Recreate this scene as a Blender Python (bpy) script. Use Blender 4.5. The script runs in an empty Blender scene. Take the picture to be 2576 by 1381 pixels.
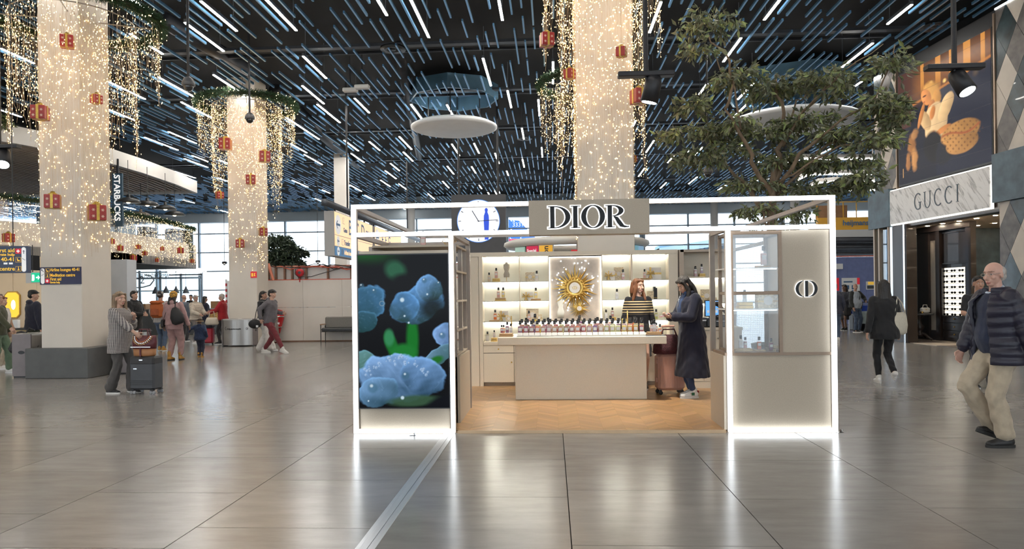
import bpy, bmesh, math, random
import numpy as np
from mathutils import Vector, Matrix, noise as mnoise
random.seed(7); NPR = np.random.RandomState(11)
scene = bpy.context.scene
COL = scene.collection
# ------------------------------------------------------------------ camera, sky, exposure
FPX = 1800.0; CAMH = 1.52; YAW = math.radians(3.18); ROLL = math.radians(0.75)
cam_d = bpy.data.cameras.new('camera'); cam = bpy.data.objects.new('camera', cam_d); COL.objects.link(cam)
cam_d.sensor_width = 36.0; cam_d.sensor_fit = 'HORIZONTAL'
cam_d.lens = 36.0 * FPX / 2576.0
cam_d.shift_y = 50.0 / 2576.0; cam_d.clip_end = 500; cam_d.clip_start = 0.05
cam.matrix_world = (Matrix.Translation((0, 0, CAMH)) @ Matrix.Rotation(YAW, 4, 'Z') @ Matrix.Rotation(math.pi/2, 4, 'X') @ Matrix.Rotation(-ROLL, 4, 'Z'))
scene.camera = cam
world = bpy.data.worlds.new('overcast_sky'); scene.world = world; world.use_nodes = True
bg = world.node_tree.nodes['Background']; bg.inputs[0].default_value = (0.80, 0.91, 1.0, 1); bg.inputs[1].default_value = 2.6
scene.view_settings.view_transform = 'Standard'; scene.view_settings.look = 'None'
scene.view_settings.exposure = 0.42; scene.view_settings.gamma = 1.0; scene.view_settings.use_curve_mapping = False
scene.cycles.use_denoising = True; scene.cycles.max_bounces = 4; scene.cycles.diffuse_bounces = 3; scene.cycles.glossy_bounces = 2; scene.cycles.use_adaptive_sampling = True; scene.cycles.adaptive_threshold = .18; scene.cycles.adaptive_min_samples = 16
scene.cycles.transparent_max_bounces = 12; scene.cycles.transmission_bounces = 3
scene.cycles.sample_clamp_indirect = 6.0; scene.cycles.caustics_reflective = False; scene.cycles.caustics_refractive = False
LED_BAR = 60.0      # strength of the hall's linear lamps
# ------------------------------------------------------------------ where a point of the photograph lies in the hall
SN, CS = math.sin(YAW), math.cos(YAW)
def HZ(x): return 740.6 - 0.0244 * (x - 1288)
def wc(xc, dc, z=0): return Vector((xc*CS - dc*SN, xc*SN + dc*CS, z))
def pt(x, y, dc): return wc((x-1288)/FPX*dc, dc, CAMH + (HZ(x)-y)*dc/FPX)
def gp(x, y, z=0):
    dc = FPX*(CAMH-z)/(y-HZ(x)); return wc((x-1288)/FPX*dc, dc, z)
def atY(x, y, Y): return pt(x, y, Y/((x-1288)/FPX*SN + CS))
def atX(x, y, X):
    k = (x-1288)/FPX; return pt(x, y, X/(k*CS - SN))
def atZ(x, y, z):
    return pt(x, y, FPX*(z-CAMH)/(HZ(x)-y))
# ------------------------------------------------------------------ materials
MATS = {}
def mat(name, col=(.5,.5,.5), rough=.5, metal=0., emit=None, es=0., noise=None, bump=None, coat=0., alpha=None, sheen=0., spec=None, coords='Object'):
    """procedural principled material; noise=(scale, amount[, stretch]) varies the colour, bump=(scale, strength[, stretch])"""
    if name in MATS: return MATS[name]
    m = bpy.data.materials.new(name); m.use_nodes = True; nt = m.node_tree; b = nt.nodes['Principled BSDF']
    b.inputs['Base Color'].default_value = (*col, 1); b.inputs['Roughness'].default_value = rough; b.inputs['Metallic'].default_value = metal
    if spec is not None: b.inputs['Specular IOR Level'].default_value = spec
    if coat: b.inputs['Coat Weight'].default_value = coat
    if sheen: b.inputs['Sheen Weight'].default_value = sheen
    if emit is not None:
        b.inputs['Emission Color'].default_value = (*emit, 1); b.inputs['Emission Strength'].default_value = es
    if alpha is not None: b.inputs['Alpha'].default_value = alpha
    def tex(scale, stretch):
        tc = nt.nodes.new('ShaderNodeTexCoord'); mp = nt.nodes.new('ShaderNodeMapping'); n = nt.nodes.new('ShaderNodeTexNoise')
        mp.inputs['Scale'].default_value = stretch; n.inputs['Scale'].default_value = scale; n.inputs['Detail'].default_value = 4
        nt.links.new(tc.outputs[coords], mp.inputs[0]); nt.links.new(mp.outputs[0], n.inputs['Vector']); return n
    if noise:
        n = tex(noise[0], noise[2] if len(noise) > 2 else (1,1,1)); cr = nt.nodes.new('ShaderNodeValToRGB'); a = noise[1]
        cr.color_ramp.elements[0].position = .3; cr.color_ramp.elements[1].position = .7
        cr.color_ramp.elements[0].color = (*[max(0, c*(1-a)) for c in col], 1); cr.color_ramp.elements[1].color = (*[min(1, c*(1+a)) for c in col], 1)
        nt.links.new(n.outputs['Fac'], cr.inputs[0]); nt.links.new(cr.outputs[0], b.inputs['Base Color'])
    if bump:
        n = tex(bump[0], bump[2] if len(bump) > 2 else (1,1,1)); bp = nt.nodes.new('ShaderNodeBump'); bp.inputs['Strength'].default_value = bump[1]; bp.inputs['Distance'].default_value = .02
        nt.links.new(n.outputs['Fac'], bp.inputs['Height']); nt.links.new(bp.outputs[0], b.inputs['Normal'])
    MATS[name] = m; return m
def emat(name, col, s, sampled=True):
    if name in MATS: return MATS[name]
    m = bpy.data.materials.new(name); m.use_nodes = True; nt = m.node_tree; nt.nodes.clear()
    o = nt.nodes.new('ShaderNodeOutputMaterial'); e = nt.nodes.new('ShaderNodeEmission'); e.inputs[0].default_value = (*col, 1); e.inputs[1].default_value = s
    nt.links.new(e.outputs[0], o.inputs[0])
    if not sampled: m.cycles.emission_sampling = 'NONE'
    MATS[name] = m; return m
def glassmat(name, tint=(1,1,1), gloss=.08, rough=.02):
    if name in MATS: return MATS[name]
    m = bpy.data.materials.new(name); m.use_nodes = True; nt = m.node_tree; nt.nodes.clear()
    o = nt.nodes.new('ShaderNodeOutputMaterial'); t = nt.nodes.new('ShaderNodeBsdfTransparent'); g = nt.nodes.new('ShaderNodeBsdfGlossy'); mx = nt.nodes.new('ShaderNodeMixShader')
    t.inputs[0].default_value = (*tint, 1); g.inputs['Roughness'].default_value = rough; mx.inputs[0].default_value = gloss
    nt.links.new(t.outputs[0], mx.inputs[1]); nt.links.new(g.outputs[0], mx.inputs[2]); nt.links.new(mx.outputs[0], o.inputs[0])
    MATS[name] = m; return m
def attrmat(name, emit_strength=1.0, base=0.02, rough=.2, emissive=True, bump=None):
    """colour read from the mesh attribute Col: a picture on a screen, or piece-to-piece variation"""
    if name in MATS: return MATS[name]
    m = bpy.data.materials.new(name); m.use_nodes = True; nt = m.node_tree; b = nt.nodes['Principled BSDF']
    a = nt.nodes.new('ShaderNodeAttribute'); a.attribute_name = 'Col'; b.inputs['Roughness'].default_value = rough
    if emissive:
        b.inputs['Base Color'].default_value = (base,)*3 + (1,); b.inputs['Specular IOR Level'].default_value = .08; nt.links.new(a.outputs['Color'], b.inputs['Emission Color']); b.inputs['Emission Strength'].default_value = emit_strength
    else:
        tc = nt.nodes.new('ShaderNodeTexCoord'); mp = nt.nodes.new('ShaderNodeMapping'); mp.inputs['Scale'].default_value = (1, 1, 1) if bump is None else bump
        n = nt.nodes.new('ShaderNodeTexNoise'); n.inputs['Scale'].default_value = 14; n.inputs['Detail'].default_value = 5
        hs = nt.nodes.new('ShaderNodeMix'); hs.data_type = 'RGBA'; hs.blend_type = 'OVERLAY'; hs.inputs[0].default_value = .35
        nt.links.new(tc.outputs['Object'], mp.inputs[0]); nt.links.new(mp.outputs[0], n.inputs['Vector'])
        nt.links.new(a.outputs['Color'], hs.inputs[6]); nt.links.new(n.outputs['Color'], hs.inputs[7]); nt.links.new(hs.outputs[2], b.inputs['Base Color'])
    MATS[name] = m; return m
# ------------------------------------------------------------------ objects
def tag(o, label=None, cat=None, group=None, kind=None):
    if label: o['label'] = label
    if cat: o['category'] = cat
    if group: o['group'] = group
    if kind: o['kind'] = kind
    return o
def thing(name, label, cat, loc=(0,0,0), rz=0., group=None, kind=None):
    o = bpy.data.objects.new(name, None); COL.objects.link(o); o.empty_display_size = .1
    o.location = loc; o.rotation_euler = (0, 0, rz); return tag(o, label, cat, group, kind)
def mesh_obj(name, me, parent=None, loc=(0,0,0), rot=(0,0,0)):
    o = bpy.data.objects.new(name, me); COL.objects.link(o); o.location = loc; o.rotation_euler = rot
    if parent is not None: o.parent = parent
    return o
def copy_tree(o, parent=None):
    c = o.copy(); COL.objects.link(c); c.parent = parent
    for ch in o.children: copy_tree(ch, c)
    return c
class MB:
    def __init__(s): s.v = []; s.f = []; s.m = []; s.mi = 0
    def add(s, v, f):
        n = len(s.v); s.v += [tuple(p) for p in v]; s.f += [tuple(i+n for i in q) for q in f]; s.m += [s.mi]*len(f); return s
    def box(s, a, b):
        x0,x1 = sorted((a[0],b[0])); y0,y1 = sorted((a[1],b[1])); z0,z1 = sorted((a[2],b[2]))
        return s.add([(x0,y0,z0),(x1,y0,z0),(x1,y1,z0),(x0,y1,z0),(x0,y0,z1),(x1,y0,z1),(x1,y1,z1),(x0,y1,z1)],
                     [(0,3,2,1),(4,5,6,7),(0,1,5,4),(1,2,6,5),(2,3,7,6),(3,0,4,7)])
    def bbox(s, c, size, bev=.01):
        """box with chamfered vertical and top edges, centred in x,y at c, standing on c.z"""
        w, d, h = size[0]/2, size[1]/2, size[2]; b = min(bev, w*.9, d*.9, h*.45)
        def ring(w, d, z, b): return [(c[0]+x, c[1]+y, c[2]+z) for x, y in ((-w+b,-d),(w-b,-d),(w,-d+b),(w,d-b),(w-b,d),(-w+b,d),(-w,d-b),(-w,-d+b))]
        rs = [ring(w-b,d-b,0,b*.6), ring(w,d,b,b), ring(w,d,h-b,b), ring(w-b,d-b,h,b*.6)]
        v = sum(rs, []); f = [tuple(range(7,-1,-1)), tuple(range(24,32))]
        for k in range(3):
            for i in range(8): j = (i+1)%8; f.append((k*8+i, k*8+j, k*8+8+j, k*8+8+i))
        return s.add(v, f)
    def tube(s, pts, r, n=8, cap=True):
        pts = [Vector(p) for p in pts]; rs = r if hasattr(r, '__len__') else [r]*len(pts)
        v = []; f = []; up = None
        for i, p in enumerate(pts):
            d = (pts[min(i+1,len(pts)-1)] - pts[max(i-1,0)]); d = d.normalized() if d.length > 1e-9 else Vector((0,0,1))
            if up is None: up = Vector((0,0,1)) if abs(d.z) < .9 else Vector((1,0,0))
            a = d.cross(up); a = a.normalized() if a.length > 1e-6 else Vector((1,0,0)); c = a.cross(d).normalized(); up = c
            for k in range(n):
                t = 2*math.pi*k/n; v.append(p + (a*math.cos(t) + c*math.sin(t))*rs[i])
        for i in range(len(pts)-1):
            for k in range(n): j = (k+1)%n; f.append((i*n+k, i*n+j, i*n+n+j, i*n+n+k))
        if cap: f.append(tuple(range(n-1,-1,-1))); f.append(tuple(range((len(pts)-1)*n, len(pts)*n)))
        return s.add(v, f)
    def lathe(s, prof, n=16, c=(0,0,0), axis='Z', ring=False):
        v = []; f = []
        for r, z in prof:
            for k in range(n):
                t = 2*math.pi*k/n; x, y = r*math.cos(t), r*math.sin(t)
                p = (x,y,z) if axis == 'Z' else ((x,z,y) if axis == 'Y' else (z,x,y))
                v.append((c[0]+p[0], c[1]+p[1], c[2]+p[2]))
        m = len(prof)
        for i in range(m-1):
            for k in range(n): j = (k+1)%n; f.append((i*n+k, i*n+j, i*n+n+j, i*n+n+k))
        if ring:
            for k in range(n): j = (k+1)%n; f.append(((m-1)*n+k, (m-1)*n+j, j, k))
        else: f.append(tuple(range(n-1,-1,-1))); f.append(tuple(range((m-1)*n, m*n)))
        return s.add(v, f)
    def prism(s, poly, y0, y1):
        """polygon in x,z extruded along y"""
        n = len(poly); v = [(x,y0,z) for x,z in poly] + [(x,y1,z) for x,z in poly]
        f = [tuple(range(n)), tuple(range(2*n-1, n-1, -1))] + [(i, n+i, n+(i+1)%n, (i+1)%n) for i in range(n)]
        return s.add(v, f)
    def slab(s, poly, z0, z1):
        """polygon in x,y extruded along z"""
        n = len(poly); v = [(x,y,z0) for x,y in poly] + [(x,y,z1) for x,y in poly]
        f = [tuple(range(n-1,-1,-1)), tuple(range(n, 2*n))] + [(i, (i+1)%n, n+(i+1)%n, n+i) for i in range(n)]
        return s.add(v, f)
    def ball(s, c, r, n=10, m=7, M=None):
        r = r if hasattr(r, '__len__') else (r,r,r); v = []; f = []
        for i in range(1, m):
            a = math.pi*i/m
            for k in range(n):
                t = 2*math.pi*k/n; p = Vector((r[0]*math.sin(a)*math.cos(t), r[1]*math.sin(a)*math.sin(t), r[2]*math.cos(a)))
                v.append((M @ p if M else p) + Vector(c))
        p = Vector((0,0,r[2])); v.append((M @ p if M else p) + Vector(c)); v.append((M @ -p if M else -p) + Vector(c))
        T = (m-1)*n
        for i in range(m-2):
            for k in range(n): j = (k+1)%n; f.append((i*n+k, i*n+n+k, i*n+n+j, i*n+j))
        for k in range(n): j = (k+1)%n; f.append((T, k, j)); f.append((T+1, (m-2)*n+j, (m-2)*n+k))
        return s.add(v, f)
    def loft(s, rings):
        """rings: equal-length lists of points"""
        n = len(rings[0]); v = sum([list(r) for r in rings], []); f = [tuple(range(n-1,-1,-1)), tuple(range((len(rings)-1)*n, len(rings)*n))]
        for i in range(len(rings)-1):
            for k in range(n): j = (k+1)%n; f.append((i*n+k, i*n+j, i*n+n+j, i*n+n+k))
        return s.add(v, f)
    def cone(s, a, b, ra, rb, n=12):
        """round-ended tapered limb"""
        a, b = Vector(a), Vector(b); d = b-a; L = d.length or 1e-6; d = d/L
        pts = []; rs = []
        for t in (90, 60, 30): pts.append(a - d*ra*math.sin(math.radians(t))); rs.append(max(ra*math.cos(math.radians(t)), ra*.04))
        for k in range(5): pts.append(a + d*L*k/4); rs.append(ra + (rb-ra)*k/4)
        for t in (30, 60, 90): pts.append(b + d*rb*math.sin(math.radians(t))); rs.append(max(rb*math.cos(math.radians(t)), rb*.04))
        return s.tube(pts, rs, n)
    def xf(s, M):
        s.v = [tuple(M @ Vector(p)) for p in s.v]; return s
    def mesh(s, name, mats, smooth=False):
        me = bpy.data.meshes.new(name); me.from_pydata(s.v, [], s.f)
        for m in (mats if isinstance(mats, (list, tuple)) else [mats]): me.materials.append(m)
        if max(s.m, default=0): me.polygons.foreach_set('material_index', s.m)
        if smooth: me.polygons.foreach_set('use_smooth', [True]*len(me.polygons))
        me.update(); return me
    def build(s, name, mats, parent=None, smooth=False, loc=(0,0,0), rot=(0,0,0)):
        return mesh_obj(name, s.mesh(name, mats, smooth), parent, loc, rot)
def Box(name, a, b, m, parent=None, **k): return MB().box(a, b).build(name, m, parent, **k)
def np_mesh(name, v, f, m, parent=None, col=None, smooth=False):
    """big mesh from numpy arrays; f is (n,3) or (n,4)"""
    v = np.asarray(v, np.float32); f = np.asarray(f, np.int32); k = f.shape[1]
    me = bpy.data.meshes.new(name); me.vertices.add(len(v)); me.vertices.foreach_set('co', v.ravel())
    me.loops.add(f.size); me.loops.foreach_set('vertex_index', f.ravel()); me.polygons.add(len(f))
    me.polygons.foreach_set('loop_start', np.arange(0, f.size, k, dtype=np.int32))
    me.update(calc_edges=True)
    if col is not None:
        a = me.color_attributes.new('Col', 'FLOAT_COLOR', 'POINT'); c = np.ones((len(v), 4), np.float32); c[:, :3] = col; a.data.foreach_set('color', c.ravel())
    if smooth: me.polygons.foreach_set('use_smooth', np.ones(len(f), bool))
    if not smooth: me.shade_flat()
    me.materials.append(m); me.validate(); return mesh_obj(name, me, parent)
def picture(name, w, h, nx, ny, fn, m, parent, loc=(0,0,0), rot=(0,0,0)):
    """flat picture of a screen or print: x right, z up, facing -y; fn(u,v)->rgb arrays (linear), v up"""
    u, v = np.meshgrid(np.linspace(0,1,nx), np.linspace(0,1,ny)); P = np.stack([(u-.5)*w, 0*u, v*h], -1).reshape(-1,3)
    i = np.arange(nx*ny).reshape(ny, nx); f = np.stack([i[:-1,:-1], i[:-1,1:], i[1:,1:], i[1:,:-1]], -1).reshape(-1,4)
    o = np_mesh(name, P, f, m, parent, fn(u, v).reshape(-1,3)); o.location = loc; o.rotation_euler = rot; return o
TEXTS = []
def text(name, s, size, m, parent, loc, rot=(math.pi/2,0,0), depth=.002, align='LEFT', sx=1.0, offset=0., spacing=1.0):
    c = bpy.data.curves.new(name, 'FONT'); c.body = s; c.size = size; c.extrude = depth; c.align_x = align; c.offset = offset; c.space_character = spacing; c.resolution_u = 3
    c.materials.append(m); o = mesh_obj(name, c, parent, loc, rot); o.scale = (sx, 1, 1); TEXTS.append(o); return o
ORD = 'first second third fourth fifth sixth seventh eighth ninth tenth eleventh twelfth thirteenth fourteenth fifteenth sixteenth seventeenth eighteenth nineteenth twentieth'.split()
# common materials
M_beige = mat('beige_lacquer', (.60,.53,.43), .45, noise=(60,.03))
M_beige_d = mat('beige_trim', (.40,.33,.26), .4, noise=(40,.05))
M_bronze = mat('bronze_metal', (.30,.22,.16), .35, metal=.6, noise=(30,.06))
M_white = mat('white_paint', (.74,.70,.65), .6, noise=(3,.03))
M_black = mat('black_plastic', (.012,.012,.014), .4, noise=(20,.1))
M_blackmetal = mat('black_metal', (.02,.02,.023), .45, metal=.3, noise=(20,.1))
M_steel = mat('brushed_steel', (.42,.40,.38), .32, metal=.9, noise=(6,.08,(1,1,.1)))
M_chrome = mat('chrome', (.75,.75,.76), .15, metal=1.)
M_gold = mat('gold_metal', (.60,.38,.10), .33, metal=.85, noise=(30,.12))
M_led = emat('led_tube', (.90,.96,1.0), 4.2)
M_whiteplastic = mat('white_plastic', (.8,.8,.8), .4, noise=(10,.02))
# ------------------------------------------------------------------ floor
def floor_material():
    m = bpy.data.materials.new('floor_stone'); m.use_nodes = True; nt = m.node_tree; b = nt.nodes['Principled BSDF']; L = nt.links.new
    g = nt.nodes.new('ShaderNodeNewGeometry'); mp = nt.nodes.new('ShaderNodeMapping'); mp.inputs['Scale'].default_value = (.6, 2.2, 1)
    n = nt.nodes.new('ShaderNodeTexNoise'); n.inputs['Scale'].default_value = 3.0; n.inputs['Detail'].default_value = 8; n.inputs['Roughness'].default_value = .65
    n2 = nt.nodes.new('ShaderNodeTexNoise'); n2.inputs['Scale'].default_value = .45; n2.inputs['Detail'].default_value = 2
    cr = nt.nodes.new('ShaderNodeValToRGB'); cr.color_ramp.elements[0].position = .3; cr.color_ramp.elements[1].position = .72
    cr.color_ramp.elements[0].color = (.198,.188,.176,1); cr.color_ramp.elements[1].color = (.262,.250,.236,1)
    oi = nt.nodes.new('ShaderNodeObjectInfo'); mr = nt.nodes.new('ShaderNodeMapRange'); mr.inputs[3].default_value = .92; mr.inputs[4].default_value = 1.08
    mul = nt.nodes.new('ShaderNodeMix'); mul.data_type = 'RGBA'; mul.blend_type = 'MULTIPLY'; mul.inputs[0].default_value = 1
    L(g.outputs['Position'], mp.inputs[0]); L(mp.outputs[0], n.inputs['Vector']); L(g.outputs['Position'], n2.inputs['Vector'])
    L(n.outputs['Fac'], cr.inputs[0]); L(oi.outputs['Random'], mr.inputs[0]); L(cr.outputs[0], mul.inputs[6]); L(mr.outputs[0], mul.inputs[7]); L(mul.outputs[2], b.inputs['Base Color'])
    rr = nt.nodes.new('ShaderNodeMapRange'); rr.inputs[1].default_value = .3; rr.inputs[2].default_value = .7; rr.inputs[3].default_value = .195; rr.inputs[4].default_value = .225
    L(n2.outputs['Fac'], rr.inputs[0]); L(rr.outputs[0], b.inputs['Roughness'])
    bp = nt.nodes.new('ShaderNodeBump'); bp.inputs['Strength'].default_value = .006; bp.inputs['Distance'].default_value = .01; L(n.outputs['Fac'], bp.inputs['Height']); L(bp.outputs[0], b.inputs['Normal'])
    b.inputs['Specular IOR Level'].default_value = .5
    return m
M_floor = floor_material(); M_joint = mat('floor_joint', (.05,.047,.045), .8, noise=(8,.1))
floor = Box('floor', (-48,-32,-.25), (46,54.6,-.022), M_joint); tag(floor, 'grey stone slab floor of the terminal hall', kind='structure')
TW, TD = 1.24, 1.215
ROW0 = {0: 5.55, -1: 5.36, -2: 5.84, 1: 5.32, 2: 5.12, -3: 5.45}
def in_view(X, Y, z=0):
    xc = X*CS + Y*SN; dc = -X*SN + Y*CS
    if dc < 2: return 0
    x = 1288 + FPX*xc/dc; y = HZ(x) + (CAMH-z)*FPX/dc
    return 1/dc if -450 < x < 3030 and -150 < y < 1640 else 0
tiles = []
for k in range(-38, 37):
    off = ROW0.get(k, 5.2 + (k*.37) % 1.2)
    j0 = math.floor((-32-off)/TD)
    for j in range(j0, j0+72):
        X, Y = .1 + TW*(k+.5), off + TD*(j+.5)
        if Y < 54: tiles.append((in_view(X, Y), X, Y))
tiles.sort(reverse=True)
hx, hy = TW/2-.0035, TD/2-.003
tile_me = MB().box((-hx,-hy,-.022), (hx,hy,0)).mesh('floor_tile', M_floor)
for _, X, Y in tiles[:290]: mesh_obj('floor_tile', tile_me, floor, (X,Y,0))
def many_boxes(name, C, H, m, parent, col=None, bottom=True):
    """one mesh of many boxes: centres C (n,3), half sizes H (n,3)"""
    C = np.asarray(C, float); H = np.broadcast_to(np.asarray(H, float), C.shape)
    s = np.array([(-1,-1,-1),(1,-1,-1),(1,1,-1),(-1,1,-1),(-1,-1,1),(1,-1,1),(1,1,1),(-1,1,1)], float)
    V = (C[:,None,:] + s[None]*H[:,None,:]).reshape(-1,3)
    q = np.array([(0,3,2,1),(4,5,6,7),(0,1,5,4),(1,2,6,5),(2,3,7,6),(3,0,4,7)]); q = q if bottom else q[1:]
    Fc = (q[None] + 8*np.arange(len(C))[:,None,None]).reshape(-1,4)
    return np_mesh(name, V, Fc, m, parent, None if col is None else np.repeat(col, 8, 0))
rest = np.array([(X,Y,-.011) for _,X,Y in tiles[290:]])
tag(many_boxes('floor_tiles_far', rest, (hx,hy,.011), M_floor, floor, bottom=False), kind='stuff')
# metal expansion strip let into the floor
M_strip = mat('strip_aluminium', (.62,.62,.63), .3, metal=.75, noise=(20,.06,(1,.1,1)))
st = thing('expansion_strip', 'ribbed aluminium expansion joint strip let into the grey floor', 'floor strip', (-1.14,0,0))
for a, b, z in ((-.062,-.034,.004), (-.032,.012,.006), (.014,.060,.004)): Box('metal_rail', (a,-3,0), (b,7.78,z), M_strip, st)
# ------------------------------------------------------------------ ceiling
M_void = mat('ceiling_black', (.003,.0035,.005), .9, noise=(2,.2))
ZC = 8.0
ceil = Box('ceiling', (-48,-32,9.0), (46,54.6,9.2), M_void); tag(ceil, 'black painted ceiling void above rows of blue-grey slats', kind='structure')
M_slat = mat('slat_blue_grey', (.15,.36,.62), .3, metal=.45, noise=(2,.08))
cx = []
lamps = []
LAMP_PX = [((325,0),(390,45)),((508,12),(600,87)),((477,65),(580,138)),((680,0),(763,83)),((775,148),(837,202)),((775,222),(830,266)),((810,268),(866,315)),((903,252),(940,288)),
 ((1040,0),(1083,97)),((1262,0),(1271,48)),((1222,148),(1243,218)),((1275,228),(1284,272)),((1042,266),(1068,305)),((1125,266),(1142,300)),((963,-12),(974,12)),
 ((397,205),(487,254)),((537,197),(615,249)),((463,266),(538,305)),((285,218),(372,260)),((323,97),(408,146)),((282,285),(350,313)),((433,341),(500,370)),((363,356),(453,389)),
 ((465,409),(521,430)),((436,437),(490,458)),((1672,0),(1640,80)),((1865,90),(1815,150)),((1960,-8),(1940,20)),((2310,0),(2265,33)),((2215,98),(2120,165)),((1790,205),(1768,230)),
 ((2200,180),(2170,205)),((1908,200),(1860,245)),((1890,255),(1855,290)),((0,137),(40,153)),((0,287),(40,300)),((764,324),(811,356)),((734,368),(767,391)),((763,395),(802,416)),((872,358),(904,384)),((887,391),(920,413)),
 ((1013,347),(1046,381)),((1018,386),(1043,408)),((936,360),(962,383)),((1145,364),(1166,398)),((1200,362),(1213,387)),((1253,386),(1264,412)),((1318,322),(1326,350)),((1316,401),(1320,421)),
 ((984,415),(1007,433)),((976,433),(1005,456)),((1128,420),(1143,440)),((1192,420),(1200,437)),((967,457),(987,473)),((1003,466),(1022,481)),((1120,458),(1137,477)),((1390,155),(1393,210)),((1370,250),(1369,291)),((1374,370),(1372,395)),
 ((1678,455),(1660,470)),((1752,440),(1730,463)),((1766,365),(1745,390)),((1640,350),(1628,385)),((1620,420),(1608,447)),((1700,385),(1688,405)),((1832,455),(1810,475)),((2105,300),(2070,330)),((2180,255),(2140,285)),
 ((640,480),(680,500)),((560,455),(600,478)),((800,505),(830,520)),((885,470),(910,486)),((930,495),(950,512)),((1085,490),(1103,508)),((735,460),(775,478)),((720,300),(760,330)),((1640,205),(1628,250)),((1602,300),(1596,340))]
used = {}
def cell(X): return round((X-.12)/.24)
for a, b in LAMP_PX:
    p, q = atZ(*a, ZC), atZ(*b, ZC); k = cell((p.x+q.x)/2); y0, y1 = sorted((p.y,q.y)); y1 = max(y1, y0+1.2); y1 = min(y1, y0+2.6)
    lamps.append((.12+.24*k, y0, y1)); used.setdefault(k, []).append((y0,y1))
rl = random.Random(5)
for k in range(-190, 160):           # lamps of the rest of the hall: far ones in view and those overhead and behind
    Y = -30 + rl.random()*30
    while Y < 52:
        if (Y > 31 and rl.random() < .026) or (Y < 13.5 and k % 4 == 0 and rl.random() < .30):
            lamps.append((.12+.24*k, Y, Y+1.5)); used.setdefault(k, []).append((Y, Y+1.5))
        Y += 2.2
def canopy_zone(X, Y): return X < -17.4 and 20 < Y < 37
slats = []
for k in range(-190, 130):
    X = .12+.24*k; Y = 9 + rl.random()*2
    while Y < 53.5:
        L = rl.choice((1.0,1.3,1.6,2.0,2.4)) * (.9+.2*rl.random())
        if not any(a < Y+L and b > Y for a, b in used.get(k, ())) and not canopy_zone(X, Y): slats.append((in_view(X, Y+L/2, ZC), X, Y, Y+L))
        Y += L + rl.choice((.3,.6,1.0,1.5,2.1))
slats = [s for s in slats if s[0] > 0 or rl.random() < .25]
slats.sort(reverse=True)
for _, X, a, b in slats[:295]:
    o = mesh_obj('ceiling_slat', tile_me, ceil, (X,(a+b)/2,ZC+.05)); 
    key = round(b-a, 1)
    o.data = MATS.setdefault(('slat', key), MB().box((-.021,-key/2,-.03), (.021,key/2,.03)).mesh('ceiling_slat', M_slat))
C = np.array([(X,(a+b)/2,ZC+.05) for _,X,a,b in slats[295:]]); H = np.array([(.021,(b-a)/2,.03) for _,X,a,b in slats[295:]])
tag(many_boxes('ceiling_slats_far', C, H, M_slat, ceil), kind='stuff')
M_bar = emat('linear_lamp_glow', (1.0,.95,.87), LED_BAR); M_barbody = mat('lamp_body', (.12,.13,.15), .5, noise=(10,.05))
over = [l for l in lamps if l[1] < 13.4 and in_view(l[0], (l[1]+l[2])/2, ZC) == 0]; lamps = [l for l in lamps if l not in over]
tag(many_boxes('overhead_lamps', np.array([(X,(a+b)/2,ZC) for X,a,b in over]), np.array([(.024,(b-a)/2,.004) for X,a,b in over]), M_bar, ceil), kind='stuff')
for X, a, b in lamps:
    key = ('lamp', round(b-a, 1)); L = key[1]
    if key not in MATS:
        MATS[key] = (MB().box((-.03,-L/2,.012), (.03,L/2,.09)).box((-.006,-L*.4-.006,.09),(.006,-L*.4+.006,.985)).box((-.006,L*.4-.006,.09),(.006,L*.4+.006,.985)).mesh('housing', M_barbody), MB().box((-.029,-L/2+.01,-.006), (.029,L/2-.01,.012)).mesh('light_tube', M_bar))
    t = thing('linear_lamp', 'slim white linear lamp glowing between the blue-grey ceiling slats', 'ceiling lamp', (X,(a+b)/2,ZC), 0, 'linear lamps between the ceiling slats')
    mesh_obj('housing', MATS[key][0], t); mesh_obj('light_tube', MATS[key][1], t)
# services above the slats
M_duct = mat('duct_dark', (.035,.038,.045), .5, metal=.4, noise=(4,.2))
for i, (p, q, r) in enumerate((((420,60),(640,185),.22),((1010,120),(1060,400),.16),((700,235),(900,420),.25))):
    a, b = atZ(*p, 8.55), atZ(*q, 8.55); MB().tube([a,b], r, 12).build('duct', M_duct, ceil, smooth=True)
for Y in (19.5, 24.0, 29.5, 36, 44): MB().box((-30,Y,8.42),(26,Y+.22,8.5)).box((-30,Y+.6,8.42),(26,Y+.64,8.5)).build('cable_tray', M_duct, ceil)
for x, y, r in ((997,129,.32),(2357,58,.3),(1325,350,.3)):
    p = atZ(x, y, 8.05); o = MB().lathe([(r*1.05,0),(r*1.05,.05),(r*.8,.05),(r*.78,0),(r*.55,0),(r*.5,.04),(r*.25,.04),(r*.22,-.01),(.01,-.015)][::-1]+[(.01,.06),(r*1.05,.06)], 24).build('ceiling_vent', mat('vent_grey',(.05,.055,.06),.4,noise=(9,.1)), None, True, p)
    tag(o, {997:'round black air vent in the ceiling above the clock side', 2357:'round dark air vent above the large advertising screen', 1325:'small round air vent beyond the white ceiling disc'}[x], 'air vent')
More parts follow.
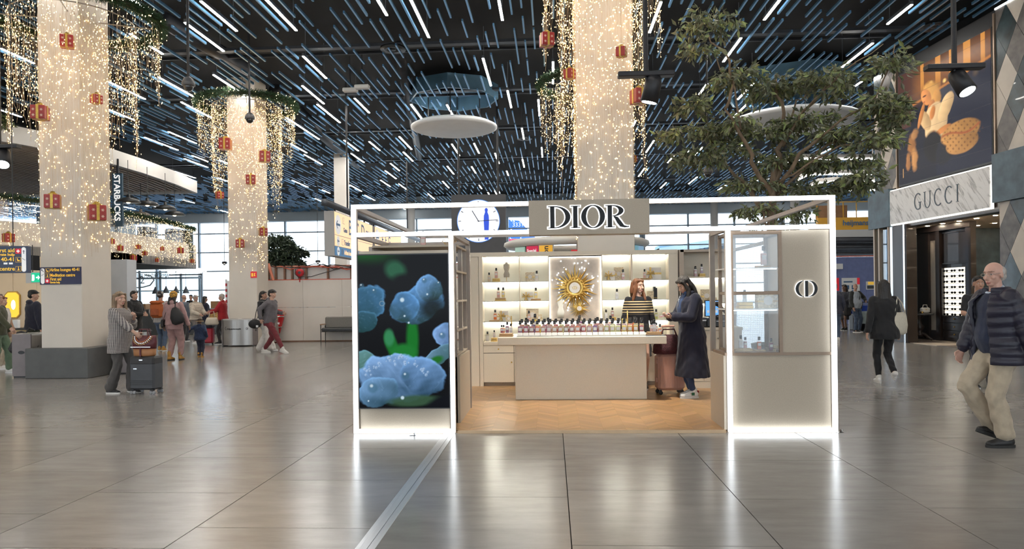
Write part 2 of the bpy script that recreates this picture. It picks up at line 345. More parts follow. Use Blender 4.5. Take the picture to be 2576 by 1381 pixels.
for x, y, D in ((1148,328,2.95),(1998,304,4.3)):
    p = atZ(x, y, 7.2); t = thing('ceiling_disc', ('white' if D < 3 else 'large white') + ' round disc hung below the slats ' + ('above the clock' if D < 3 else 'behind the tree crown'), 'ceiling disc', p)
    MB().lathe([(.01,0),(D*.46,0),(D*.5,.05),(D*.5,.11),(D*.44,.2),(.01,.2)], 56).build('disc', mat('disc_white',(.80,.83,.86),.6,noise=(2,.03)), t, True)
    q = MB().lathe([(D*.52,1.02),(D*.52,1.5),(D*.50,1.5),(D*.50,1.02)], 8, ring=True).build('recess_rim', mat('ring_blue',(.07,.15,.22),.4,noise=(2,.15)), t)
    MB().lathe([(.01,1.5),(D*.5,1.5),(D*.5,1.52),(.01,1.52)], 8).build('recess_back', mat('recess_blue',(.05,.11,.18),.5,noise=(1,.3)), t)
    for a in range(4): MB().tube([(D*.3*math.cos(a*1.57),D*.3*math.sin(a*1.57),.2),(D*.3*math.cos(a*1.57),D*.3*math.sin(a*1.57),1.7)], .02, 6).build('hanger', M_blackmetal, t)
# ------------------------------------------------------------------ far glass front
M_mull = mat('mullion_grey', (.24,.30,.36), .45, metal=.2, noise=(3,.05)); M_pane = glassmat('window_glass', (.96,.98,1.), .05)
YW = 54.0
win = thing('window_1', None, None, (0,YW,0), kind='structure'); win['label'] = 'tall glazed far front of the hall with blue-grey mullions'
PW, PH = 3.4, 1.45
cols = [-37.4+PW*i for i in range(22)]
mull_me = MB().box((-.06,-.12,0),(.06,.12,7.9)).mesh('mullion', M_mull); mull2 = MB().box((-.2,-.3,0),(-.06,.3,7.9)).box((.06,-.3,0),(.2,.3,7.9)).box((-.06,-.1,0),(.06,.1,7.9)).mesh('mullion', M_mull)
for i, X in enumerate(cols): mesh_obj('mullion', mull2 if i % 3 == 1 else mull_me, win, (X,0,0))
tr_me = MB().box((.06,-.06,-.045),(PW-.06,.06,.045)).mesh('transom', M_mull); pane_me = MB().box((.06,-.01,.05),(PW-.06,.01,PH-.05)).mesh('pane', M_pane)
for X in cols[:-1]:
    for r in range(6):
        if r: mesh_obj('transom', tr_me, win, (X,0,-.75+PH*r))
        mesh_obj('pane', pane_me, win, (X,0,-.75+PH*r))
Box('window_header', (-40,-.4,7.35), (37,.3,9.0), mat('header_grey',(.34,.40,.45),.6,noise=(1,.05)), win)
Box('ground_outside', (-120,54.7,-1.2), (120,220,-1.0), mat('apron_concrete',(.45,.45,.45),.8,noise=(.2,.1)))['kind'] = 'structure'
bpy.data.objects['ground_outside']['label'] = 'pale concrete apron outside the far windows'
wl = Box('wall_left', (-48.2,-32,0), (-48,54.6,9), mat('wall_warm',(.5,.47,.43),.7,noise=(.5,.05))); tag(wl, 'far warm grey side wall of the hall', kind='structure')
wr = Box('wall_right', (46,-32,0), (46.2,54.6,9), MATS['wall_warm']); tag(wr, 'grey side wall beyond the shops', kind='structure')
# aircraft tail beyond the glass
t = thing('aircraft_tail', 'blue aircraft tail fin with red band outside the window', 'aircraft tail', (0,0,0))
YA = 74
def ap(x, y): v = atY(x, y, YA); return (v.x, v.z)
MB().prism([ap(1232,600), ap(1240,548), ap(1308,555), ap(1352,600)], YA, YA+.5).build('fin', mat('tail_blue',(.03,.16,.55),.3,noise=(.3,.05)), t)
MB().prism([ap(1232,616), ap(1232,601), ap(1352,601), ap(1370,616)], YA, YA+.5).build('red_band', mat('tail_red',(.62,.03,.12),.3,noise=(.3,.05)), t)
text('tail_number', '3331', .6, mat('decal_white',(.9,.9,.9),.5,noise=(4,.02)), t, atY(1291,570,YA-.02))
Box('landing_gear', (ap(1290,700)[0]-.3,YA+.5,-1.0), (ap(1290,700)[0]+.3,YA+1.5,ap(1290,700)[1]), M_blackmetal, t)
MB().prism([ap(1232,700), ap(1232,616), ap(1370,616), ap(1395,700)], YA+.1, YA+2.5).build('fuselage', mat('fuselage_white',(.7,.72,.75),.3,noise=(.3,.03)), t)
# slim columns near the glass
for x, w, dc, lab in ((863,.56,33.7,'slim pale square column rising behind the direction sign'),(1037,.52,50,'slim round grey column between the sign and the clock'),(1799,.52,50,'slim round grey column beyond the kiosk roof'),(2002,.55,46,'slim pale column behind the tree crown')):
    p = pt(x, 740, dc); t = thing('column', lab, 'column', (p.x,p.y,0))
    if x == 863: Box('shaft', (-w/2,-w/2,.12), (w/2,w/2,8.2), M_white, t)
    else: MB().lathe([(w/2,.12),(w/2,8.2)], 24).build('shaft', mat('column_grey',(.5,.5,.49),.6,noise=(2,.04)), t, True)
    MB().bbox((0,0,0), (w*1.25,w*1.25,.12), .01).build('base', M_blackmetal, t)

# pier building with fins, outside beyond the glass
t = thing('pier_building', 'low blue-grey pier building with vertical fins outside the windows', 'building', (0,0,0)); YP = 92
a, b = atY(1660,640,YP), atY(1840,592,YP); Box('wall', (a.x,YP,-1), (b.x,YP+4,b.z-.8), mat('pier_blue',(.20,.34,.45),.6,noise=(.5,.1)), t); MB().prism([(a.x,a.z+.2),(b.x,b.z-.8),(b.x,b.z+.2),(a.x,a.z+1.0)], YP-.4, YP+4).build('roof', mat('pier_roof',(.36,.47,.55),.5,noise=(.5,.05)), t)
for k in range(16): X0 = a.x+(b.x-a.x)*k/16; Box('fin', (X0,YP-.3,-1), (X0+.15,YP,a.z+.2+(b.z-a.z-1)*k/16), mat('fin_dark',(.05,.09,.13),.5,noise=(.5,.1)), t)
# ------------------------------------------------------------------ fairy-lit pillars
M_pillar = mat('pillar_plaster', (.66,.60,.53), .65, noise=(1.5,.04), bump=(30,.05)); M_plinth = mat('plinth_slate', (.085,.085,.083), .45, noise=(5,.12))
M_wire = mat('pale_wire', (.55,.42,.28), .5, noise=(9,.1)); M_bulb = emat('fairy_bulb', (1.0,.72,.36), 6.5, sampled=False); M_bulb_w = emat('fairy_bulb_warm', (1.0,.58,.18), 6.0, sampled=False)
OCT_V = np.array([(1,0,0),(-1,0,0),(0,1,0),(0,-1,0),(0,0,1.5),(0,0,-1.5)], float); OCT_F = np.array([(0,2,4),(2,1,4),(1,3,4),(3,0,4),(2,0,5),(1,2,5),(3,1,5),(0,3,5)])
def bulbs_mesh(name, P, r, m, parent):
    P = np.asarray(P); R = (r*(.75+.5*NPR.rand(len(P))))[:,None,None]
    V = (P[:,None,:] + OCT_V[None]*R).reshape(-1,3); Fc = (OCT_F[None] + 6*np.arange(len(P))[:,None,None]).reshape(-1,3)
    return tag(np_mesh(name, V, Fc, m, parent), kind='stuff')
def strands_mesh(name, S, m, parent, r=.0022):
    """S: list of polylines; thin three-sided wires"""
    V = []; Fc = []; n = 0
    for s in S:
        s = np.asarray(s); k = len(s)
        ring = np.array([(r,0,0),(-r*.5,r*.87,0),(-r*.5,-r*.87,0)])
        V.append((s[:,None,:]+ring[None]).reshape(-1,3)); i = np.arange(k-1)[:,None]
        for a in range(3):
            b = (a+1)%3; Fc.append(np.concatenate([i*3+a, i*3+b, i*3+3+b, i*3+3+a], 1)+n)
        n += 3*k
    return tag(np_mesh(name, np.concatenate(V), np.concatenate(Fc), m, parent), kind='stuff')
def strand(x, y, z0, z1, jit=.03, step=.16):
    k = max(2, int((z0-z1)/step)); z = np.linspace(z0, z1, k)
    return np.stack([x + NPR.randn(k)*jit*.5, y + NPR.randn(k)*jit*.5, z], 1)
def strand_bulbs(s, per=.11, off=.035):
    L = s[0,2]-s[-1,2]; k = max(1, int(L/per)); t = np.sort(NPR.rand(k))*(len(s)-1); i = np.clip(t.astype(int), 0, len(s)-2); f = (t-i)[:,None]
    return s[i]*(1-f)+s[i+1]*f + np.stack([NPR.uniform(-off,off,k), NPR.uniform(-off,off,k), NPR.uniform(-off,off,k)], 1)
M_fir = mat('fir_needles', (.022,.060,.022), .7, noise=(9,.5))
def fir_garland(name, path, R, parent=None, label=None, density=900, blen=.13):
    """thick ring or run of fir twigs along a polyline with bulbs"""
    path = [Vector(p) for p in path]; seg = [(path[i], path[i+1]) for i in range(len(path)-1)]; Ls = np.array([(b-a).length for a,b in seg]); tot = Ls.sum()
    t = thing(name, label, 'garland', (0,0,0))
    MB().tube(path, R*.35, 7).build('core', mat('garland_stem',(.03,.035,.015),.8,noise=(8,.2)), t)
    n = int(density*tot); idx = NPR.choice(len(seg), n, p=Ls/tot); u = NPR.rand(n,1)
    A = np.array([s[0] for s in seg])[idx]; B = np.array([s[1] for s in seg])[idx]; D = (B-A)/np.linalg.norm(B-A, axis=1, keepdims=True)
    P = A+(B-A)*u; out = NPR.randn(n,3); out -= D*(out*D).sum(1,keepdims=True)*.6; out /= np.linalg.norm(out,axis=1,keepdims=True)
    base = P + out*R*.3; tip = base + (out+D*NPR.uniform(-.7,.7,(n,1)))*blen*NPR.uniform(.5,1.1,(n,1)); side = np.cross(out, NPR.randn(n,3)); side /= np.linalg.norm(side,axis=1,keepdims=True)
    V = np.stack([base-side*.008, base+side*.008, tip+side*.003, tip-side*.003], 1).reshape(-1,3); Fc = np.arange(4*n).reshape(-1,4)
    tag(np_mesh('twigs', V, Fc, M_fir, t), kind='stuff')
    nb = int(16*tot); i2 = NPR.choice(n, nb); bulbs_mesh('bulbs', tip[i2], .010, M_bulb, t); return t
M_gift = mat('gift_red', (.33,.018,.016), .35, noise=(7,.15)); M_ribbon = mat('gift_gold_ribbon', (.55,.36,.06), .35, metal=.4, noise=(30,.15)); M_flake = mat('gift_flake', (.7,.45,.35), .5, noise=(30,.1))
def gift(p, size, rz, label):
    t = thing('gift_box', label, 'gift box', p, rz, 'red gift boxes among the fairy lights'); h = size/2
    MB().bbox((0,0,-h), (size,size,size*1.02), .01).build('box', M_gift, t)
    w = size*.09
    Box('ribbon_band', (-w,-h-.006,-h-.004), (w,h+.006,h*1.04+.006), M_ribbon, t); Box('ribbon_band', (-h-.006,-w,-h-.004), (h+.006,w,h*1.04+.006), M_ribbon, t)
    b = MB()
    for k in range(8):
        a = k*math.pi/4; r = size*.24; d = Vector((math.cos(a),math.sin(a),0)); c = Vector((0,0,h*1.08))
        b.tube([c, c+d*r*.6+Vector((0,0,r*.75)), c+d*r+Vector((0,0,r*.35)), c+d*r*.55+Vector((0,0,r*.06)), c], [.012,.022,.024,.018,.01], 6)
    b.build('bow', M_ribbon, t, True)
    f = MB()
    for sx in (-1,1):
        for fz in (-.5,.35):
            for q in range(3):
                a = q*math.pi/3; dx, dz = math.cos(a)*size*.10, math.sin(a)*size*.10; c = (sx*h*.55, -h-.003, fz*h); n = Vector((-dz,0,dx)).normalized()*.005
                f.add([(c[0]-dx-n.x,c[1],c[2]-dz-n.z),(c[0]+dx-n.x,c[1],c[2]+dz-n.z),(c[0]+dx+n.x,c[1],c[2]+dz+n.z),(c[0]-dx+n.x,c[1],c[2]-dz+n.z)], [(0,1,2,3)])
    f.build('snowflake_print', M_flake, t)
    MB().tube([(0,0,h*1.05),(0,0,h*1.05+.9)], .003, 4).build('hanging_wire', M_wire, t); return t
def pillar(cx, cy, w, d, rz, zring, rr, plinth, low, lens, labels, nstr=(60,46), seed=1, garland=True):
    """square white pillar, its fir ring and its curtains of fairy lights (a thing each)"""
    NPR.seed(seed); t = thing('pillar', labels[0], 'pillar', (cx,cy,0), rz)
    MB().bbox((0,0,.0), (w,d,8.6), .012).build('shaft', M_pillar, t)
    if plinth:
        pw, pd, ph = plinth; MB().bbox((0,0,0), (pw,pd,ph), .012).build('plinth', M_plinth, t)
    c, s = math.cos(rz), math.sin(rz); loc = lambda x, y: (cx+x*c-y*s, cy+x*s+y*c)
    L = thing('fairy_light_curtain', labels[1], 'fairy lights', (0,0,0)); S = []; B = []
    for k in range(nstr[0]):      # strands lying on the faces of the shaft
        u = (k+NPR.rand()*.7)/nstr[0]*4; side = int(u); q = (u-side)*2-1; e = .012
        x, y = {0:(q*w/2,-d/2-e), 1:(w/2+e,q*d/2), 2:(-q*w/2,d/2+e), 3:(-w/2-e,-q*d/2)}[side%4]
        X, Y = loc(x, y); st = strand(X, Y, zring, low+NPR.rand()*.5, .012); S.append(st); b = strand_bulbs(st, .30, .02); B.append(b)
    for k in range(nstr[1]):      # icicle curtains hung from two rings
        for rad, ln in ((rr, lens[0]), (rr*.72, lens[1])):
            a = 2*math.pi*(k+NPR.rand()*.8)/nstr[1]; X, Y = cx+rad*math.cos(a), cy+rad*math.sin(a)
            st = strand(X, Y, zring, zring-ln*(.62+.38*math.sin(a*3+seed)**2)*(.85+.2*NPR.rand()), .035); S.append(st); B.append(strand_bulbs(st, .125, .05))
    strands_mesh('wires', S, M_wire, L); B = np.concatenate(B); k = NPR.rand(len(B)) < .5
    bulbs_mesh('white_bulbs', B[k], .0085, M_bulb, L); bulbs_mesh('amber_bulbs', B[~k], .0085, M_bulb_w, L)
    MB().tube([(cx+rr*math.cos(a), cy+rr*math.sin(a), zring+.03) for a in np.linspace(0,2*math.pi,33)], .012, 6).build('hoop', M_steel, L)
    MB().tube([(cx+rr*.72*math.cos(a), cy+rr*.72*math.sin(a), zring+.03) for a in np.linspace(0,2*math.pi,33)], .012, 6).build('hoop', M_steel, L)
    for a in range(4): MB().tube([(cx+rr*math.cos(a*math.pi/2+.4), cy+rr*math.sin(a*math.pi/2+.4), zring+.03),(cx+w*.5*math.cos(a*math.pi/2+.4), cy+w*.5*math.sin(a*math.pi/2+.4), zring+.05)], .012, 6).build('bracket', M_steel, L)
    # the curtain's own warm light on the shaft
    for k in range(4):
        ld = bpy.data.lights.new('fairy_glow', 'POINT'); ld.energy = 6; ld.color = (1,.70,.38); ld.shadow_soft_size = .5
        a = -math.pi/2 + (k-1.5)*.75; lo = bpy.data.objects.new('fairy_glow', ld); COL.objects.link(lo); lo.parent = L
        lo.location = (cx+rr*.95*math.cos(a), cy+rr*.95*math.sin(a), zring-1.1-1.2*(k%2))
    if garland: fir_garland('fir_garland', [(cx+(rr+.05)*math.cos(a), cy+(rr+.05)*math.sin(a), zring+.1) for a in np.linspace(0,2*math.pi,29)], .16, label=labels[2])
    return t
f1 = gp(150, 965); RZ0 = 0.0
P1 = Vector((-9.62, 14.02, 0))
pillar(P1.x, P1.y, .84, .95, 0, 7.15, 1.55, (1.28,1.28,.59), 2.35, (1.5,2.9), ('thick white pillar on a dark slate plinth at the far left of the hall','icicle curtain of warm fairy lights around the thick slate-plinth pillar','fir garland ring around the top of the slate-plinth pillar'), (92,95), 3)
q = pt(627, 760, 23.4); P2 = Vector((q.x, q.y, 0))
pillar(P2.x, P2.y, .92, .92, .0, 7.72, 1.47, None, 2.3, (1.7,3.4), ('white pillar beside the recycling bin and the white hoarding','icicle curtain of warm fairy lights on the pillar beside the hoarding','fir garland ring high on the pillar beside the hoarding'), (76,92), 8)
q = pt(1526, 740, 13.6); P3 = Vector((q.x, q.y+.4, 0))
pillar(P3.x, P3.y, 1.06, 1.06, 0, 7.7, 1.12, None, 2.55, (1.7,4.2), ('white pillar wrapped in amber lights rising behind the beige sign','dense amber fairy lights wrapping the pillar behind the beige sign','fir garland ring atop the pillar behind the beige sign'), (110,64), 5)
q = pt(1496, 740, 21.2); P4 = Vector((q.x, q.y, 0))
pillar(P4.x, P4.y, .9, .9, 0, 7.6, 1.5, None, 2.5, (1.9,2.6), ('farther white pillar half hidden behind the amber-lit pillar','fairy light curtain hanging from the farther half-hidden pillar','fir garland ring peeking out left of the amber-lit pillar'), (50,60), 6)
for x, y, sz, dc, rz, lab in ((177,118,30,13.5,.5,'red gift box highest on the slate-plinth pillar face'),(249,262,22,13.9,1.2,'narrow red gift box seen edge-on on the slate-plinth pillar'),(107,298,34,13.3,.25,'red gift box on the left edge of the slate-plinth pillar'),
  (136,521,34,13.3,.45,'red gift box above the lounge sign on the slate-plinth pillar'),(246,548,38,13.4,.75,'large red gift box low on the slate-plinth pillar corner'),
  (572,371,27,22.3,.2,'red gift box hanging in the left curtain of the hoarding-side pillar'),(670,402,26,22.3,.5,'red gift box hanging right of the hoarding-side pillar top'),(635,460,23,22.5,.3,'red gift box in the middle of the hoarding-side pillar'),
  (556,500,17,22.5,.8,'small red gift box hanging free left of the hoarding-side pillar'),(606,621,20,22.6,.3,'lowest red gift box on the hoarding-side pillar'),(664,591,19,22.6,.6,'red gift box on the right edge of the hoarding-side pillar'),
  (1384,100,32,12.7,.3,'red gift box hanging left of the amber-lit pillar'),(1571,128,24,12.5,1.15,'red gift box edge-on at the front of the amber-lit pillar'),(1614,240,36,12.8,.4,'red gift box behind the black spotlight by the amber-lit pillar'),(1440,185,24,13.0,.9,'red gift box in the strands left of the amber-lit pillar shaft'),
  (1597,397,16,13.6,.7,'small red gift box low on the right edge of the amber-lit pillar')):
    p = pt(x, y, dc); gift(p, sz*dc/FPX*.98, rz, lab)
# ------------------------------------------------------------------ mezzanine with café on the left
def offset_pts(pts, d):
    return [(x-d, y) for x, y in pts]
MZ = [(-18.6,21.0),(-17.75,22.6),(-17.15,24.3),(-16.85,26.2),(-16.85,28.6),(-17.05,31.4),(-17.5,34.4)]
M_parapet = mat('parapet_white', (.62,.58,.53), .6, noise=(1.2,.04))
t = thing('mezzanine', 'curved white mezzanine parapet with glass rail over the bread café', 'balcony', (0,0,0))
back = [(-40,34.4),(-40,21.0)]
MB().slab(MZ+back, 2.98, 3.35).build('slab', mat('soffit_dark',(.06,.065,.07),.7,noise=(2,.1)), t)
MB().slab(MZ+[(-17.62,34.4)]+offset_pts(MZ[::-1],.14)[1:], 3.0, 4.14).build('parapet', M_parapet, t)
MB().box((-17.6,34.3,3.0),(-24,34.44,4.14)).build('parapet_return', M_parapet, t)
for i in range(len(MZ)-1):
    a, b = MZ[i], MZ[i+1]; MB().add([(a[0]-.06,a[1]+.02,4.14),(b[0]-.06,b[1]-.02,4.14),(b[0]-.06,b[1]-.02,4.88),(a[0]-.06,a[1]+.02,4.88)], [(0,1,2,3)]).build('glass_rail', glassmat('rail_glass',(.80,.88,.93),.12), t)
MB().tube([(x-.06,y,4.9) for x,y in MZ], .025, 8).build('handrail', M_steel, t)
fir_garland('fir_garland', [(x-.02,y,4.93) for x,y in MZ], .14, label='long fir garland along the mezzanine rail', density=500)
NPR.seed(21); S = []; B = []
L = thing('fairy_light_curtain', 'fairy lights hanging over the white mezzanine parapet', 'fairy lights', (0,0,0))
for i in range(len(MZ)-1):
    a, b = Vector((*MZ[i],0)), Vector((*MZ[i+1],0)); n = int((b-a).length/.085)
    for k in range(n):
        p = a.lerp(b, (k+NPR.rand()*.5)/n); s_ = strand(p.x+.04, p.y, 4.9, 3.05+NPR.rand()*.5, .03); S.append(s_); B.append(strand_bulbs(s_, .13, .03))
strands_mesh('wires', S, M_wire, L, .0022); B = np.concatenate(B); bulbs_mesh('bulbs', B, .0095, emat('fairy_bulb_soft',(1.,.70,.34),5.,False), L)
for x, y, sz, lab in ((23,613,22,'red gift box on the mezzanine parapet left of the slate-plinth pillar'),(304,636,13,'red gift box on the parapet just right of the slate-plinth pillar'),(336,660,14,'lowest red gift box on the parapet'),(455,640,14,'red and gold gift box near the parapet end'),(366,648,10,'small dark gift box mid parapet'),(284,619,12,'red gift box at the hidden start of the parapet'),(484,666,9,'small gold gift box low near the parapet end'),(397,665,9,'small amber gift box at the lower parapet edge'),(410,636,9,'pale gold gift box high on the parapet'),(350,632,10,'pale gold gift box high left on the parapet')):
    p = atX(x, y, -16.75 if x > 200 else -17.35); gift(p, sz*p.y/FPX, .9+x*.01, lab)
# things on the mezzanine
for k, (x, w, c) in enumerate(((372,.8,(.06,.05,.045)),(445,1.1,(.05,.07,.12)),(480,.5,(.03,.05,.03)),(310,1.2,(.30,.36,.40)))):
    p = atX(x, 600, (-18.4,-17.75,-17.6,-18.6)[k]); p.y = min(p.y, 33.6)
    o = thing('cafe_shelf', ('dark shelf unit','navy counter unit','low planter box','pale grey counter unit')[k]+' behind the mezzanine glass rail', 'shelf', (p.x,p.y,3.35))
    MB().bbox((0,0,0),(.5,w,1.45),.02).build('body', mat(f'cafe_unit_{k}', c, .6, noise=(4,.2)), o)
    for z in (.4,.85,1.25): Box('shelf_board', (.25,-w/2+.05,z), (.32,w/2-.05,z+.04), M_steel, o)
# slatted canopy above it
M_canopy = mat('canopy_slat', (.55,.48,.42), .6, noise=(2,.05)); M_canopy_back = mat('canopy_back', (.20,.16,.135), .8, noise=(2,.1))
t = thing('slatted_canopy', 'pale slatted canopy ceiling hanging over the mezzanine', 'canopy', (0,0,0))
MB().slab([(x-.1,y) for x,y in MZ]+back, 6.95, 7.25).build('backing', M_canopy_back, t)
MB().slab([(x+.1,y) for x,y in MZ]+[(-17.55,34.5)]+[(x-.06,y) for x,y in MZ[::-1]], 6.72, 7.3).build('fascia', mat('canopy_fascia',(.66,.63,.59),.6,noise=(2,.03)), t)
for k in range(62):
    d = .22+k*.27
    MB().tube([(x-d,y,6.85) for x,y in MZ], .04, 4).build('canopy_slat', M_canopy, t)
Box('end_board', (-17.5,34.42,6.72), (-38,34.52,7.3), MATS['canopy_fascia'], t)
Box('void_above', (-38,21.5,7.3), (-19.5,34.3,8.0), M_void, t)
# vertical coffee sign
p = atX(300, 500, -16.74); t = thing('banner_sign', 'dark blue-green vertical blade sign with white capitals at the canopy edge', 'sign', (p.x,p.y,4.35))
MB().bbox((0,0,0), (.40,.10,2.05), .01).build('panel', mat('banner_teal',(.015,.05,.085),.5,noise=(3,.05)), t)
text('lettering', 'STARBUCKS', .33, mat('letter_white',(.85,.85,.85),.5,emit=(1,1,1),es=.35), t, (-.11,-.056,2.0), (math.pi/2,math.pi/2,0), .004, offset=.008)
Box('bracket', (-.04,-.03,2.05), (.04,.03,2.62), M_blackmetal, t);
# pendants over the café
M_pend = mat('pendant_black', (.018,.019,.02), .4, noise=(6,.1))
for i, (x, y, dc) in enumerate(((326,514,28),(374,521,29.5),(419,531,31),(442,546,32.5),(357,549,33))):
    p = pt(x, y, dc); t = thing('pendant_lamp', f'black dome pendant lamp, {ORD[i]} from the blade sign over the mezzanine' if i < 4 else 'pale dome pendant lamp half hidden by the rail garland', 'pendant lamp', p)
    m = M_pend if i < 4 else mat('pendant_pale',(.35,.3,.25),.5,noise=(5,.1))
    MB().lathe([(.44,-.10),(.45,-.08),(.36,.02),(.20,.08),(.07,.10),(.06,.2),(.02,.22)], 24).build('shade', m, t, True)
    MB().tube([(0,0,.2),(0,0,6.97-p.z)], .012, 5).build('cord', M_pend, t)
    MB().ball((0,0,-.06), .09, 10, 6).build('bulb', emat('pendant_bulb',(1,.8,.5),4.), t)
# café glass front and sign below
YC = 36.0
t = thing('cafe_facade', 'glazed café front with printed lettering under the mezzanine', 'shop front', (0,0,0))
xa, xb = atY(300,700,YC).x, atY(508,700,YC).x
for k in range(5):
    X0 = xa+(xb-xa)*k/4
    Box('frame_post', (X0-.04,YC-.05,0), (X0+.04,YC+.05,3.0), M_mull, t)
    if k < 4: Box('pane', (X0+.04,YC-.01,.9), (X0+(xb-xa)/4-.04,YC+.01,2.95), glassmat('cafe_glass',(.88,.95,.97),.10), t)
Box('frame_rail', (xa,YC-.05,2.55), (xb,YC+.05,2.64), M_mull, t); Box('sill_panel', (xa,YC-.05,0), (xb,YC+.08,.9), mat('cafe_panel',(.12,.14,.16),.5,noise=(3,.1)), t)
M_lit = mat('letter_lit',(.9,.9,.92),.5,emit=(1,1,1),es=3.)
o = thing('cafe_sign', 'white illuminated bread café lettering with round emblem', 'sign', atY(424,697,YC-1.4))
text('lettering', 'AMSTERDAM BREAD Co', .34, M_lit, o, (.42,0,-.02), depth=.03, sx=.42, offset=.01)
MB().lathe([(.01,-.03),(.2,-.03),(.2,.03),(.01,.03)], 20, (.16,0,.14), 'Y').build('emblem', M_lit, o)
Box('mounting_rail', (0,.03,-.12), (1.7,.06,-.06), M_blackmetal, o)
for q in (.1,1.6): MB().tube([(q,.045,-.06),(q,.045,3.0-o.location.z)], .01, 6).build('hanger', M_blackmetal, o)
o = text('window_lettering', 'AMSTERDAM BREAD Co', .30, mat('letter_black',(.015,.015,.02),.5), t, atY(425,708,YC-.03), (math.pi/2,0,math.pi), depth=.004, sx=.75)
text('window_print', 'BREAD', .30, mat('print_grey',(.25,.28,.3),.5), t, atY(319,727,YC-.03), depth=.003, sx=.5); text('window_print', '2', .55, MATS['print_grey'], t, atY(352,724,YC-.03), depth=.003)
o = MB().tube([atY(x,y,YC-.05) for x,y in ((338,735),(360,733),(378,728),(388,715),(380,704),(366,702))], .035, 6).build('painted_swirl', MATS['print_grey'], t)
for i, (x, y) in enumerate(((339,742),(391,743),(418,741),(443,741),(468,741))):
    p = atY(x, y, 33.8); o = thing('cone_lamp', f'grey bottle-shaped pendant lamp, {ORD[i]} in the row above the café counter', 'pendant lamp', p)
    MB().lathe([(.16,-.12),(.15,-.09),(.10,.05),(.05,.12),(.035,.2),(.01,.22)], 18).build('shade', mat('cone_grey',(.10,.12,.14),.45,noise=(6,.08)), o, True)
    MB().tube([(0,0,.2),(0,0,2.98-p.z)], .008, 4).build('cord', M_pend, o); MB().ball((0,0,-.09), .04, 8, 5).build('bulb', MATS['pendant_bulb'], o)
t = thing('cafe_counter', 'low café counter with wooden crates beyond the queue', 'counter', gp(455,850))
MB().bbox((0,0,0), (5.2,.8,1.05), .02).build('body', mat('counter_dark',(.10,.11,.12),.5,noise=(3,.1)), t); Box('worktop', (-2.7,-.45,1.05), (2.7,.45,1.1), M_steel, t)
for k in range(4): Box('crate', (-2.0+k*1.15,-.3,1.1), (-1.4+k*1.15,.2,1.32+.08*(k%2)), mat('crate_wood',(.35,.2,.09),.6,noise=(6,.2,(1,1,8))), t)
for k in range(3): Box('pastry_tray', (-2.5+k*1.9,-.42,.55), (-1.6+k*1.9,-.41,.95), mat('pastry_gold',(.55,.33,.12),.6,noise=(20,.4)), t)
# square post by the pillar and shop behind it
o = Box('shop_post', tuple(gp(280,870)+Vector((0,0,0))), tuple(gp(280,870)+Vector((.6,.6,2.98))), mat('post_grey',(.45,.46,.48),.6,noise=(2,.04))); tag(o, 'pale grey square post between the slate-plinth pillar and the café', 'post')
t = thing('boutique', 'cream shop interior with glowing yellow niche at the far left', 'shop', (0,0,0))
YS = 23.0; xa, xb = atY(-260,700,YS).x, atY(152,700,YS).x
M_cream = mat('cream_panel', (.75,.60,.42), .5, noise=(2,.03))
n = 7
for k in range(n): X0 = xa+(xb-xa)*k/n; Box('wall_panel', (X0+.006,YS,0), (X0+(xb-xa)/n-.006,YS+.06,2.98), M_cream, t)
def oct2(cx, z0, z1, w, c): return [(cx-w+c,z0),(cx+w-c,z0),(cx+w,z0+c),(cx+w,z1-c),(cx+w-c,z1),(cx-w+c,z1),(cx-w,z1-c),(cx-w,z0+c)]
pc = atY(33,780,YS); z0, z1 = atY(33,812,YS).z, atY(33,750,YS).z
MB().prism(oct2(pc.x,z0-.04,z1+.04,.27,.12), YS-.05, YS).build('niche_frame', M_gold, t); MB().prism(oct2(pc.x,z0,z1,.235,.1), YS-.06, YS-.04).build('niche_glow', emat('niche_yellow',(1.,.52,.06),1.1), t)
MB().ball((pc.x+.08,YS-.1,(z0+z1)/2), (.07,.04,.16), 12, 8).build('niche_lamp', emat('niche_lamp',(1,.9,.7),5.), t)
p = atY(45,843,YS-1.1); Box('display_counter', (p.x-2.2,YS-1.4,0), (p.x+1.5,YS-.7,p.z), mat('counter_gold',(.45,.33,.16),.35,noise=(4,.1)), t); Box('counter_top', (p.x-2.3,YS-1.45,p.z), (p.x+1.55,YS-.65,p.z+.05), M_black, t)
for k in range(5): MB().bbox((p.x-.9+k*.42,YS-1.1,p.z+.05),(.18,.12,.12+.07*(k%3)),.01).build('display_box', (M_black,M_gold,M_whiteplastic)[k%3], t)
for k in range(6): Box('downlight', (xa+1+k*1.0,YS-1.1,2.95), (xa+1.12+k*1.0,YS-.98,2.975), emat('shop_downlight',(1,.8,.5),30.), t)
o = Box('wall_soffit', tuple(atY(70,693,19.5)), tuple(atY(101,657,19.9)), M_void); tag(o, 'black bulkhead panel under the mezzanine by the exit sign', 'panel')
t = thing('exit_sign', 'green running-man exit sign left of the slate-plinth pillar', 'exit sign', atY(90,716,18.5)); w = .2
MB().tube([(-.1,.03,.19),(-.1,.03,3.02-t.location.z)], .012, 6).build('drop_rod', M_blackmetal, t)
Box('housing', (-.28,.01,-.1), (.14,.06,.19), mat('post_grey2',(.5,.5,.5),.5,noise=(4,.03)), t); Box('face', (-.12,0,-.08), (.14,.012,.17), mat('exit_green',(.0,.25,.12),.5,emit=(.0,.5,.25),es=.7), t)
MB().prism([(.02,.03),(.07,.03),(.07,-.01),(.12,.045),(.07,.1),(.07,.06),(.02,.06)], -.004, 0).build('arrow', M_lit, t); MB().prism([(-.1,-.04),(-.05,-.04),(-.03,.0),(-.04,.12),(-.09,.12)], -.004, 0).build('figure', M_lit, t)
